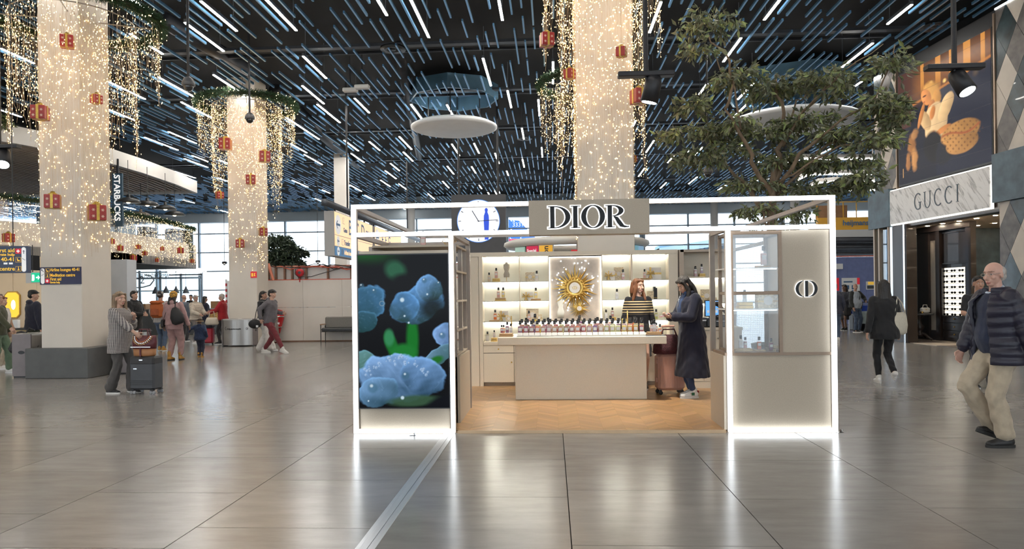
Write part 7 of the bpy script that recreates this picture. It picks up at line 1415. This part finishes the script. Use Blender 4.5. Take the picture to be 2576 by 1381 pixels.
for sx in (-1,1): mb.tube([H @ Vector((sx*(.031+.021*math.cos(a)),.098,1.640+.015*math.sin(a))) for a in np.linspace(0,2*math.pi,15)], .0016, 5).tube([H @ Vector((sx*.052,.102,1.645)), H @ Vector((sx*.078,.0,1.645))], .0016, 5)
mb.tube([H @ Vector((-.010,.100,1.643)), H @ Vector((.010,.100,1.643))], .0016, 5); p.part('spectacles', mb, M_steel)
# bystander half hidden behind him
p = Person('dark-shirted bystander half hidden behind the elderly man', gp(2462,962), (-.2,-1), 1.70, .011, SK_M, hands=((-.05,.22,1.12),(.05,.25,1.10)), elbows=((-1,-.1,-.4),(1,-.1,-.4)), feet=((-.14,0,0,.2,0),(.12,.05,0,-.2,0)))
p.body().top(C_black, .84, .02, .42, name='t_shirt').legs(C_char, 1.05).shoes(M_shoeb).hair(H_dark)
# woman with tote walking away
p = Person('woman in black with long dark hair walking away with a tote', gp(2224,955), (.08,1), 1.67, .009, SK_L, feet=((-.06,.12,.0,0,0),(.10,-.14,.10,.1,-.95)), hands=((-.30,-.06,.84),(.27,.10,.86)), head=(-.15,-.05), lean=.05, wide=.94)
p.body((.5,.4),fem=True).legs(C_black, .98, .12).shoes(M_snk, M_snk).top(cloth('black_knit',(.010,.010,.012)), .76, .045, 1., .10, name='loose_sweater', r=(.075,.062,.050)).hair(H_dark, 'long', 1.16)
def bag_strap(mb, pts, w): return mb.tube(pts, w, 6)
t = thing('tote_bag', 'off-white canvas tote bag hanging from the shoulder of the woman in black', 'tote bag', world_of(p,(.215,-.02,.86)), p.t.rotation_euler[2]+.35)
MB().loft([[(w*math.cos(a), d*math.sin(a), z) for a in np.linspace(0,2*math.pi,17)[:-1]] for z, w, d in ((-.03,.10,.02),(.0,.15,.05),(.12,.165,.065),(.26,.15,.05),(.33,.13,.035))]).build('bag_body', mat('canvas',(.60,.55,.45),.9,noise=(25,.06),bump=(8,.5)), t, True)
for dy in (-.03,.03): MB().tube([(-.1,dy,.32),(-.06,dy,.48),(-.02,0,.575),(.04,dy,.48),(.1,dy,.32)], .011, 6).build('strap', MATS['canvas'], t, True)
# customer in the long coat
loc = gp(1738,994,.032); p = CW = Person('woman in long navy coat looking down at her phone inside the kiosk', loc, (-1,-.28), 1.73, .008, (.52,.32,.23), feet=((-.09,.03,0,.12,0),(.09,-.03,0,-.12,0)), hands=((-.055,.30,1.15),(.075,.30,1.15)), elbows=((-.8,-.25,-1),(.8,-.25,-1)), head=(.05,.55), lean=.05, wide=.98)
p.body((.75,.75),hd=((.35,.9,.15),(-.35,.9,.15)),hn=((.35,-.1,.95),(-.35,-.1,.95)),fem=True).legs(cloth('indigo',(.02,.04,.10)), .93, .12).shoes(M_snk, M_snk)
p.top(cloth('coat_navy',(.007,.008,.022),.95), .30, .058, .96, .13, name='long_coat', r=(.080,.072,.062), collar=.06)
mb = MB()
R = []
for z in np.linspace(1.16,1.50,9):
    rx, ry, yo = base_at(z); R.append([p.U @ Vector((x, yo+ry+.050-.035*max(0,(z-1.38)/.12)+.012*math.cos(x*20)-.03*(y_), z)) for x, y_ in ((-.06,0),(-.03,0),(.03,0),(.06,0),(.06,1),(-.06,1))])
mb.loft(R); mb.tube([p.U @ Vector((.078*math.cos(a),.0+.075*math.sin(a),1.50)) for a in np.linspace(0,2*math.pi,17)], .026, 8); p.job('zip_pullover', mb, cloth('denim_blue',(.02,.05,.13)), 0, 2)
mb = MB(); mb.tube([p.U @ Vector((0,.188,1.30)), p.U @ Vector((0,.165,1.40)), p.U @ Vector((0,.13,1.485))], .005, 5); p.part('zip', mb, M_chrome)
p.hair(H_dark, 'long', 1.20, 1.22)
for i, c in ((0,(.4,.02,.02)),(1,(.02,.2,.08))):
    f = p.feet[i]; MB().box((f[0]-.047,f[1]+.0,.045),(f[0]-.043,f[1]+.045,.085)).build('shoe_stripe', mat('stripe_green',(.01,.10,.04),.5), p.t); MB().box((f[0]-.025,f[1]-.079,.075),(f[0]+.025,f[1]-.073,.105)).build('heel_tab', mat(f'heel_{i}',c,.5), p.t)
w = (p.wr[0]+p.wr[1])/2+Vector((0,.10,.035)); q = world_of(p, w); t = thing('smartphone', 'dark pink smartphone held by the woman in the long coat', 'phone', q, p.t.rotation_euler[2]); o = MB().bbox((0,0,-.004),(.074,.15,.009),.003).build('case', mat('phone_pink',(.30,.02,.08),.35,noise=(9,.05)), t, rot=(-.35,0,0)); MB().box((-.033,-.07,.005),(.033,.07,.0065)).build('screen', M_ink2, o)
# saleswoman
v = atY(1605,760,11.15); p = Person('saleswoman with wavy auburn hair in a striped sweater behind the counter', (v.x,v.y,.032), (.12,-1), 1.70, .008, (.58,.36,.27), hands=((-.27,.0,.86),(.27,-.02,.86)), head=(.55,.02), wide=.92)
p.body(fem=True).top(pattern_mat('striped_knit','stripe',(.008,.008,.012),(.62,.48,.26)), .86, .016, .97, name='striped_sweater', r=(.060,.050,.042)).skirt(cloth('black_skirt',(.010,.010,.012)), .52, .05).shoes(M_shoeb).hair(H_auburn, 'long', 1.42, 1.42)
mb = MB().tube([(.2,.11,1.25),(.205,.13,1.1),(.2,.12,.95)], .01, 6); p.part('gold_chain_strap', mb, M_bow)
# rose suitcase and woven bag
loc = gp(1682,986,.032); t = thing('suitcase', 'rose ribbed cabin suitcase with raised handle beside the counter', 'suitcase', loc, .12); M_rose = mat('rose_shell',(.56,.31,.24),.35,noise=(6,.05))
MB().bbox((0,0,.06),(.40,.24,.53),.04).build('shell', M_rose, t)
for k in range(11): Box('shell_rib', (-.165+k*.033-.007,-.126,.1), (-.165+k*.033+.007,.126,.55), M_rose, t)
for z in (.18,.45): MB().bbox((-.205,-.03,z),(.02,.05,.06),.004).build('latch', M_rose, t)
for sx in (-.16,.16):
    for sy in (-.09,.09): MB().lathe([(.01,-.018),(.028,-.018),(.03,0),(.028,.018),(.01,.018)], 14, (sx,sy,.03), 'Y').build('wheel', M_black, t, True); MB().tube([(sx,sy,.03),(sx,sy,.07)], .015, 6).build('wheel_fork', M_black, t)
for sx in (-.08,.08): MB().tube([(sx,.06,.58),(sx,.06,.98)], .009, 8).build('handle_rod', M_steel, t)
MB().bbox((0,.06,.97),(.20,.035,.035),.01).build('handle_grip', M_rose, t)
t = thing('woven_bag', 'burgundy woven bag resting on the rose suitcase', 'bag', loc+Vector((-.03,-.05,.592)), .12)
MB().loft([[(w*math.cos(a), d*math.sin(a), z) for a in np.linspace(0,2*math.pi,25)[:-1]] for z, w, d in ((0,.20,.10),(.02,.225,.12),(.12,.215,.115),(.22,.17,.08),(.28,.14,.05))]).build('bag_body', mat('burgundy_weave',(.075,.014,.020),.55,noise=(30,.3),bump=(70,1.)), t, True); MB().tube([(-.12,-.05,.26),(-.08,-.06,.36),(.08,-.06,.36),(.12,-.05,.26)], .012, 8).build('handle', MATS['burgundy_weave'], t, True)
# woman in checked shirt with suitcase
p = Person('long-haired woman in a checked shirt pushing a suitcase', gp(299,1000), (1,-.10), 1.64, .008, SK_L, feet=((-.09,.15,0,0,.1),(.09,-.12,.0,0,0)), hands=((-.12,.20,1.32),(.13,.43,1.02)), elbows=((-.6,-.3,-1),(.5,-.6,-1)), head=(-.30,.02), lean=.03, wide=.95)
p.body((1.2,1.1),fem=True).legs(cloth('grey_flannel',(.075,.068,.066)), 1.12, .08, flare=.03).shoes(M_shoeb, M_snk).top(pattern_mat('gingham','check',(.035,.025,.04),(.50,.46,.42)), .70, .04, .78, .06, name='checked_shirt', r=(.072,.064,.058), belly=.03).hair(H_blond, 'long', 1.18, -1.2)
sl = gp(366,1000); t = thing('suitcase', 'dark grey hard-shell suitcase with grooves pushed by the woman in checks', 'suitcase', sl, -.08); M_shell = mat('shell_grey',(.045,.046,.052),.4,noise=(9,.08))
MB().bbox((0,0,.07),(.43,.26,.53),.03).build('shell', M_shell, t); MB().bbox((0,-.005,.46),(.436,.264,.145),.03).build('upper_pocket', mat('shell_top',(.035,.034,.036),.6,noise=(20,.1)), t)
for z in (.15,.18,.21): Box('groove', (-.2,-.134,z), (.2,-.129,z+.012), M_black, t)
for x, z in ((-.1,.40),(0,.54)): Box('badge', (x-.03,-.142,z), (x+.03,-.137,z+.018), M_chrome, t)
for sx in (-.17,.17):
    for sy in (-.1,.1):
        MB().bbox((sx,sy,.055),(.07,.05,.03),.008).build('caster_mount', M_black, t)
        for dx in (-.018,.018): MB().lathe([(.008,-.012),(.026,-.012),(.03,0),(.026,.012),(.008,.012)], 12, (sx+dx*1.4,sy,.03), 'Y').build('wheel', mat('wheel_grey',(.28,.28,.29),.4,noise=(9,.05)), t, True)
for sx in (-.08,.08): MB().tube([(sx-.06,.08,.58),(sx-.06,.08,1.0)], .009, 8).build('handle_rod', M_steel, t)
MB().bbox((-.06,.08,.99),(.22,.035,.03),.01).build('handle_grip', M_shell, t)
t = thing('travel_bag', 'burgundy and tan leather travel bag on the grey suitcase', 'bag', sl+Vector((.0,-.04,.607)), -.08); M_burg = mat('bag_burgundy',(.10,.018,.024),.5,noise=(12,.15)); M_tan = mat('bag_tan',(.34,.15,.06),.5,noise=(12,.12))
MB().loft([[(w*math.cos(a), d*math.sin(a), z) for a in np.linspace(0,2*math.pi,25)[:-1]] for z, w, d in ((0,.17,.09),(.02,.185,.105),(.12,.19,.105))]).build('tan_base', M_tan, t, True); MB().loft([[(w*math.cos(a), d*math.sin(a), z) for a in np.linspace(0,2*math.pi,25)[:-1]] for z, w, d in ((.12,.195,.11),(.22,.21,.09),(.30,.205,.05),(.33,.20,.03))]).build('upper_body', M_burg, t, True)
MB().prism([(-.012,.0),(.012,.0),(.012,.13),(-.012,.13)], -.118, -.09).build('strap', M_burg, t); MB().prism([(-.17,.145),(.17,.145),(.17,.155),(-.17,.155)], -.114, -.1).build('zip', M_chrome, t)
for rr_, m_ in ((.165,M_bow),(.14,M_wh),(.115,mat('beads_orange',(.5,.15,.04),.5))):
    for a in np.linspace(math.pi*1.06,math.pi*1.94,15): x_, z_ = rr_*math.cos(a), .335+rr_*math.sin(a)*.9; MB().ball((x_,-.04-.10*(.335-z_)/.2,z_), .010, 6, 4).build('bead', m_, t)
for dy in (-.03,.03): MB().tube([(-.09,dy,.31),(-.07,dy,.43),(.07,dy,.43),(.09,dy,.31)], .009, 6).build('handle', M_burg, t, True)
# pink tracksuit, child, bags
p = Person('person in a dusty pink tracksuit and patterned headscarf walking away', gp(437,916), (.05,1), 1.70, .010, SK_D, feet=((-.10,-.05,0,.1,0),(.10,.10,0,-.1,0)), hands=((-.30,.05,.86),(.42,.02,.80)), wide=1., build=1.12)
p.body().legs(C_pink, 1.3, .14, name='joggers', flare=.0).shoes(M_shoet, M_soleb, True).top(C_pink, .90, .035, 1., name='hoodie', r=(.078,.066,.05), hood=True, belly=.03)
mb = MB(); H = p.Hd; mb.ball(H @ Vector((0,-.01,1.675)), (.095,.108,.095), 16, 11, H.to_3x3()); mb.ball(H @ Vector((0,-.08,1.64)), (.06,.05,.06), 12, 8); p.job('headscarf', mb, mat('scarf_yellow',(.42,.22,.03),.7,noise=(25,.95)), .003, 3)
mb = MB().cone(H @ Vector((-.04,-.08,1.58)), p.U @ Vector((-.06,-.12,1.45)), .05, .04); mb.cone(H @ Vector((.05,-.07,1.58)), p.U @ Vector((.08,-.1,1.46)), .04, .03); p.job('hair', mb, H_dark, .003)
t = thing('drawstring_bag', 'black drawstring sack on the shoulder of the person in pink', 'bag', world_of(p,(.25,-.19,.93)), p.t.rotation_euler[2]); MB().loft([[(w*math.cos(a), d*math.sin(a), z) for a in np.linspace(0,2*math.pi,17)[:-1]] for z, w, d in ((0,.10,.06),(.05,.16,.10),(.2,.165,.11),(.36,.10,.07),(.42,.05,.04))]).xf(Matrix.Rotation(-.3,4,'Y')).build('sack', mat('nylon_black',(.012,.012,.014),.6,noise=(12,.2),bump=(9,.6)), t, True); MB().tube([(-.12,.03,.40),(-.15,.1,.52),(-.15,.2,.55)], .012, 6).build('strap', M_black, t)
t = thing('crossbody_bag', 'small black and grey pouch at the hip of the person in pink', 'bag', world_of(p,(-.235,-.1,.84)), p.t.rotation_euler[2]); MB().bbox((0,0,0),(.07,.16,.2),.03).build('pouch', M_black, t); MB().bbox((-.04,-.02,-.04),(.05,.12,.14),.03).build('flap', mat('pouch_grey',(.30,.27,.22),.7,noise=(9,.1)), t); MB().tube([(.0,0,.19),(.10,.0,.42),(.25,.02,.63)], .006, 5).build('strap', M_black, t)
p = Person('small child in navy jacket and brimmed hat holding a grown-up hand', gp(502,908), (-.1,1), .99, .014, SK_D, feet=((-.08,.02,0,0,0),(.08,-.02,0,0,0)), hands=((-.50,.05,1.17),(.30,.0,.95)), build=1.25)
p.body().legs(cloth('dark_denim',(.02,.025,.05)), 1.25).shoes(M_shoet, M_shoet, True).top(cloth('navy_anorak',(.015,.03,.075)), .80, .05, 1., name='jacket', r=(.085,.075,.06), hood=True)
H = p.Hd; mb = MB().ball(H @ Vector((0,-.005,1.69)), (.10,.105,.09), 16, 11); p.job('hat_crown', mb, cloth('hat_brown',(.05,.03,.02)), .002); mb = MB().lathe([(.08,1.64),(.17,1.635),(.185,1.65),(.17,1.665),(.08,1.67)], 24, (0,0,0), ring=True); p.part('hat_brim', mb, mat('hat_straw',(.42,.30,.17),.9,noise=(20,.15)))
# backpacker
p = Person('backpacker in striped shirt and jeans with a grey cap walking away', gp(404,893), (-.05,1), 1.74, .012, SK_M, feet=((-.09,.1,0,.1,0),(.10,-.06,.0,-.1,-.0)), hands=((-.28,.12,.95),(.28,.08,.9)))
p.body().legs(C_denim, 1.1).shoes(M_shoet).top(pattern_mat('pinstripe','pin',(.55,.52,.48),(.25,.24,.24)), .84, .03, 1., name='striped_shirt', r=(.07,.058,.046)).hair(H_dark)
H = p.Hd; mb = MB().ball(H @ Vector((0,-.01,1.69)), (.09,.10,.078), 16, 11, H.to_3x3()); mb.ball(H @ Vector((0,-.08,1.65)), (.06,.05,.02)); p.job('cap', mb, cloth('cap_grey',(.32,.30,.28)), .001)
t = thing('backpack', 'orange hiking backpack worn by the man in the grey cap', 'backpack', world_of(p,(-.0,-.24,.98)), p.t.rotation_euler[2]); M_or = mat('backpack_orange',(.42,.10,.02),.7,noise=(9,.15)); MB().bbox((0,0,0),(.34,.2,.44),.06).build('main_pocket', M_or, t); MB().bbox((0,-.02,.40),(.32,.24,.1),.04).build('top_flap', M_or, t); MB().bbox((0,-.12,.06),(.24,.08,.2),.03).build('front_pocket', mat('backpack_rust',(.30,.07,.02),.7,noise=(9,.2)), t)
for sx in (-.11,.11): MB().tube([(sx,.06,.48),(sx,.18,.46),(sx*1.1,.26,.36)], .02, 6).build('shoulder_strap', M_or, t)
# queue by the café
p = Person('woman in black coat with folded hands seen in profile', pt(338,760,19.2), (1,-.2), 1.74, .012, SK_L, hands=((-.08,.28,1.14),(.08,.30,1.12)), elbows=((-.7,-.3,-1),(.7,-.3,-1))); p.t.location.z = 0
p.body(fem=True).legs(C_black).shoes(M_shoeb).top(C_black, .55, .05, 1., .06, name='coat', r=(.078,.066,.055), collar=.05).hair(H_dark, 'short')
p = Person('fair-haired person in a lime vest behind the woman in checks', pt(293,760,18.2), (.6,.8), 1.66, .012, SK_L); p.t.location.z = 0
p.body(fem=True).legs(C_denim).shoes(M_shoeb).top(cloth('lime_vest',(.32,.40,.06)), .80, .04, .9, name='vest', r=(.07,.06,.05)).hair(H_blond, 'long', 1.3)
p = Person('grey-haired woman in a cream puffer jacket facing the man in red', gp(492,874), (.9,-.35), 1.63, .012, SK_L, hands=((-.10,.34,1.08),(.14,.32,1.06)), elbows=((-.7,-.3,-1),(.7,-.3,-1)), head=(-.2,.1))
p.body(fem=True).legs(cloth('stone_grey',(.18,.16,.15)), 1.05).shoes(M_snk).top(cloth('cream_puffer',(.50,.44,.36)), .86, .055, .95, 0., .012, 'puffer_jacket', (.085,.075,.06), collar=.06).hair(H_grey, 'short')
p = Person('grey-haired man in a red jacket reaching out beside the recycling bin', gp(560,874), (-1,-.15), 1.66, .012, SK_L, hands=((-.14,.40,1.10),(.10,.44,1.14)), elbows=((-.6,-.2,-1),(.6,-.2,-1)), feet=((-.10,.08,0,0,0),(.10,-.08,0,0,0)), lean=.05)
p.body().legs(C_char).shoes(M_shoeb).top(cloth('red_jacket',(.36,.012,.02)), .84, .05, .95, 0, .006, 'jacket', (.08,.07,.056), collar=.04).hair(H_grey)
t = thing('cream_handbag', 'cream slouchy handbag held between the two grey-haired people', 'handbag', pt(532,826,23.2), .2); MB().loft([[(w*math.cos(a), d*math.sin(a), z) for a in np.linspace(0,2*math.pi,21)[:-1]] for z, w, d in ((0,.18,.08),(.05,.22,.10),(.16,.19,.08),(.24,.15,.05))]).build('bag_body', mat('bag_cream',(.55,.49,.40),.5,noise=(9,.08)), t, True); MB().tube([(-.1,0,.22),(-.06,0,.42),(.06,0,.44),(.1,0,.22)], .014, 6).build('handle', MATS['bag_cream'], t, True)
q = gp(523,876); t = thing('suitcase', 'red upright suitcase with a dark jacket over it by the child', 'suitcase', q, .1); MB().bbox((0,0,.06),(.34,.24,.5),.04).build('shell', mat('case_red',(.36,.012,.03),.45,noise=(9,.1)), t); MB().bbox((.0,-.01,.55),(.36,.3,.1),.045).build('draped_jacket', C_navy, t); 
for sx in (-.13,.13): MB().lathe([(.01,-.015),(.03,-.015),(.03,.015),(.01,.015)], 12, (sx,0,.03), 'X').build('wheel', M_black, t)
MB().tube([(-.08,.08,.55),(-.08,.08,.85),(.08,.08,.85),(.08,.08,.55)], .01, 6).build('handle', M_steel, t)
p = Person('bald person in grey standing near the café counter', pt(463,760,25.5), (.2,1), 1.66, .016, SK_L); p.t.location.z = 0; p.body().legs(C_char).shoes(M_shoeb).top(cloth('slate_top',(.10,.12,.15)), .84, .03, 1., name='sweater')
p = Person('dark-haired person in a dark coat beyond the cream jacket', pt(516,770,28), (.5,.5), 1.60, .016, SK_M); p.t.location.z = 0; p.body().legs(C_black).shoes(M_shoeb).top(C_navy, .7, .05, 1., .05, name='coat').hair(H_dark, 'long', 1.4)
p = Person('café worker in dark clothing behind the counter', pt(480,765,34.6), (0,-1), 1.70, .018, SK_M); p.t.location.z = 0; p.body().legs(C_black).shoes(M_shoeb).top(C_black, .84, .03, 1., name='uniform').hair(H_dark)
# walking couple
p = Person('man in grey hoodie, maroon trousers and patterned cap striding right', gp(676,896), (1,-.08), 1.79, .010, SK_L, feet=((-.09,-.20,.0,0,0),(.09,.42,.03,0,.30)), hands=((-.22,.28,1.06),(.26,-.10,.93)), elbows=((-.5,-.5,-1),(.4,-1,0)), lean=.16, drop=.05, head=(-.05,-.12))
p.body((.6,1.0)).legs(cloth('maroon',(.16,.022,.030)), 1.12, .14).shoes(M_snk, M_snk).top(cloth('grey_marl',(.115,.105,.115)), .86, .04, .97, name='hoodie', r=(.076,.064,.05), hood=True, belly=.03).hair(H_dark, 'short')
H = p.Hd; mb = MB().ball(H @ Vector((0,-.008,1.695)), (.088,.100,.072), 16, 11, H.to_3x3()); mb.ball(H @ Vector((0,.085,1.695)), (.055,.05,.012), 12, 8, H.to_3x3()); p.job('cap', mb, mat('cap_pattern',(.03,.028,.028),.8,noise=(45,.95)), .001)
t = thing('backpack', 'black backpack on the back of the man in maroon trousers', 'backpack', world_of(p,(0,-.20,1.02)), p.t.rotation_euler[2]); MB().bbox((0,0,0),(.28,.17,.42),.06).build('main_pocket', MATS['nylon_black'], t); 
for sx in (-.13,.13): MB().tube([(sx,.05,.42),(sx*1.15,.20,.40),(sx*1.25,.27,.2),(sx*1.2,.15,.06)], .018, 6).build('shoulder_strap', MATS['nylon_black'], t)
p = Person('dark-haired woman with ponytail and white trousers beside the man in maroon', pt(660,760,20.2), (1,0.05), 1.70, .011, SK_M, hands=((-.2,.28,1.02),(.22,.2,.95)), feet=((-.09,-.1,0,0,0),(.09,.28,0,0,0)), lean=.06, head=(-.1,-.05)); p.t.location.z = 0
p.body(fem=True).legs(C_wht, 1.35, .06, flare=.05, name='wide_trousers').shoes(M_snk).top(C_black, .86, .03, .95, name='top').hair(H_dark, 'pony', 1.42)
t = thing('shoulder_bag', 'black round bag hanging behind the walking couple', 'bag', pt(640,828,19.9), .3); MB().ball((0,0,.06), (.17,.10,.13), 16, 10).build('bag_body', MATS['nylon_black'], t, True); MB().tube([(0,0,.17),(.04,.0,.4),(.1,0,.62)], .01, 6).build('strap', M_black, t); Box('white_tag', (.04,-.105,-.03), (.1,-.1,.03), M_whiteplastic, t)
# far left edge
p = Person('man in navy hoodie and dark cap left of the slate-plinth pillar', pt(84,760,16.6), (.55,.85), 1.76, .012, SK_L, hands=((-.32,.05,.86),(.28,.05,.86)), head=(-.5,0)); p.t.location.z = 0
p.body().legs(cloth('olive_dark',(.035,.042,.028)), 1.1).shoes(M_shoeb).top(cloth('navy_hoodie',(.012,.014,.030)), .84, .05, 1., name='hoodie', r=(.088,.075,.058), hood=True, belly=.05).hair(H_dark); H = p.Hd; mb = MB().ball(H @ Vector((0,-.006,1.695)), (.087,.099,.07), 16, 11, H.to_3x3()); mb.ball(H @ Vector((0,.085,1.69)), (.05,.05,.012)); p.job('cap', mb, C_black, .001)
p = Person('woman in a white top with tied hair at the far left', pt(6,760,16.0), (.9,.1), 1.62, .012, (.52,.27,.2), hands=((-.2,.15,.9),(.2,.25,.95)), head=(-.1,.05)); p.t.location.z = 0
p.body(fem=True).legs(C_beige).shoes(M_snk).top(C_wht, .84, .03, .35, name='blouse').hair(H_auburn, 'short')
p = Person('person in green trousers and olive sleeve at the very edge', gp(-6,955), (.9,.2), 1.68, .011, SK_L, hands=((-.22,.1,.9),(.24,.42,.92)), feet=((-.1,.16,0,0,0),(.1,-.14,0,0,0))); p.body((.8,1.2)).legs(cloth('sage',(.13,.19,.12)), 1.25).shoes(M_snk).top(cloth('olive',(.05,.052,.025)), .84, .045, .95, name='jacket', r=(.08,.068,.055)).hair(H_brown)
t = thing('backpack', 'black backpack carried between the people at the far left', 'backpack', pt(36,905,14.6), .3); MB().bbox((0,0,0),(.30,.18,.48),.05).xf(Matrix.Rotation(.45,4,'Y')).build('main_pocket', MATS['nylon_black'], t); MB().bbox((.08,-.1,.22),(.2,.05,.2),.02).xf(Matrix.Rotation(.45,4,'Y')).build('front_pocket', M_black, t); MB().tube([(.2,0,.42),(.26,0,.52),(.36,0,.48)], .014, 6).build('grab_handle', M_black, t)
# beyond the kiosk on the right
p = Person('bald man in pale shirt, open jacket and jeans by the blue partition', gp(2152,826), (.45,-.9), 1.74, .012, SK_L, feet=((-.16,0,0,.2,0),(.16,.1,0,-.3,0)), hands=((-.25,.22,1.12),(.24,.1,.9)), elbows=((-1,-.4,-.2),(.5,-1,0)), head=(-.6,0))
p.body().legs(C_denim, 1.15).shoes(M_shoeb).top(cloth('pale_shirt',(.42,.47,.55)), .86, .028, .9, name='shirt', belly=.06)
mb = MB()
for i in (0,1): mb.cone(p.sh[i], p.elb[i], .082, .072); mb.cone(p.elb[i], p.elb[i].lerp(p.wr[i],.85), .072, .055); mb.cone(p.sh[i]+Vector((-.02 if i else .02,-.02,-.05)), p.sh[i]+Vector((.04 if i else -.04,0,-.52)), .075, .085)
mb.ball(p.U @ Vector((0,-.09,1.2)), (.19,.07,.27)); p.job('open_jacket', mb, cloth('dark_jacket',(.025,.027,.028)), .004)
mb = MB().tube([p.U @ Vector((-.13,.09,1.44)), p.U @ Vector((0,.17,1.2)), p.U @ Vector((.14,.14,.98))], .014, 6); p.part('crossbody_strap', mb, M_black)
p = Person('dark-haired woman in black with shoulder bag beside the bald man', gp(2124,822), (-.6,-.5), 1.72, .012, SK_D, hands=((-.1,.25,1.1),(.25,.1,.9)), elbows=((-1,-.3,-.5),(.5,-1,0)), feet=((-.1,.1,0,0,0),(.1,-.1,0,0,0)))
p.body(fem=True).skirt(C_black, .42, .08).shoes(M_shoeb).top(cloth('slate_jacket',(.03,.033,.045)), .84, .05, 1., name='jacket', r=(.08,.07,.056)).hair(H_dark, 'long', 1.42)
t = thing('shoulder_bag', 'black bag hanging between the woman in black and the bald man', 'bag', pt(2131,775,25.4)+Vector((0,0,-.15)), .3); MB().bbox((0,0,0),(.3,.16,.3),.06).build('bag_body', MATS['nylon_black'], t); MB().tube([(-.1,0,.28),(-.08,0,.6),(.02,0,.75)], .012, 6).build('strap', M_black, t)
p = Person('partly hidden person in blue jeans at the kiosk edge', gp(2099,852), (.3,1), 1.72, .012, SK_M, hands=((-.2,.2,1.0),(.24,.1,.95))); p.body().legs(C_denim).shoes(M_snk).top(cloth('blue_dark',(.03,.035,.06)), .84, .05, 1., name='jacket', hood=True).hair(H_dark)
t = thing('luggage_pile', 'dark trolley case standing behind the bald man', 'suitcase', gp(2170,826), .2); MB().bbox((0,.4,.05),(.4,.3,.6),.04).build('shell', M_shell, t); Box('white_panel', (-.1,.1,.3), (.5,.14,.75), mat('panel_print',(.4,.5,.55),.5,noise=(3,.3)), t); Box('panel_foot', (.1,.05,0), (.3,.3,.3), M_blackmetal, t)
# ------------------------------------------------------------------ turn the modelled figures and the lettering into plain meshes
tmp = []
for mb, name, mats, parent, vox, sm, amp, post in JOBS:
    o = mb.build('tmp', mats[0]); m = o.modifiers.new('r', 'REMESH'); m.mode = 'VOXEL'; m.voxel_size = vox
    if sm: q = o.modifiers.new('s', 'SMOOTH'); q.factor = .5; q.iterations = sm
    tmp.append(o)
dg = bpy.context.evaluated_depsgraph_get()
for o, (mb, name, mats, parent, vox, sm, amp, post) in zip(tmp, JOBS):
    me = bpy.data.meshes.new_from_object(o.evaluated_get(dg)); me.name = name; me.materials.clear()
    for m in mats: me.materials.append(m)
    n = len(me.vertices)
    if amp and n:
        co = np.empty(n*3, np.float32); me.vertices.foreach_get('co', co); co = co.reshape(-1,3); no = np.empty(n*3, np.float32); me.vertices.foreach_get('normal', no); no = no.reshape(-1,3)
        x, y, z = co.T; w = np.sin(z*46+4*np.sin(x*13+y*9))*.5+np.sin(z*27-6*np.sin(y*11-x*7)+x*20)*.6+np.sin((x+y)*60+z*12)*.25
        co = co+no*(amp*w)[:,None]; me.vertices.foreach_set('co', co.ravel().astype(np.float32))
    me.polygons.foreach_set('material_index', np.zeros(len(me.polygons), np.int32))
    if post: post(me)
    me.polygons.foreach_set('use_smooth', np.ones(len(me.polygons), bool)); me.update(); mesh_obj(name, me, parent)
for o in TEXTS:
    me = bpy.data.meshes.new_from_object(o.evaluated_get(dg)); n = mesh_obj('x', me, o.parent); n.matrix_basis = o.matrix_basis.copy(); nm = o.name.split('.')[0]; bpy.data.objects.remove(o); n.name = nm
for o in tmp: me = o.data; bpy.data.objects.remove(o); bpy.data.meshes.remove(me)
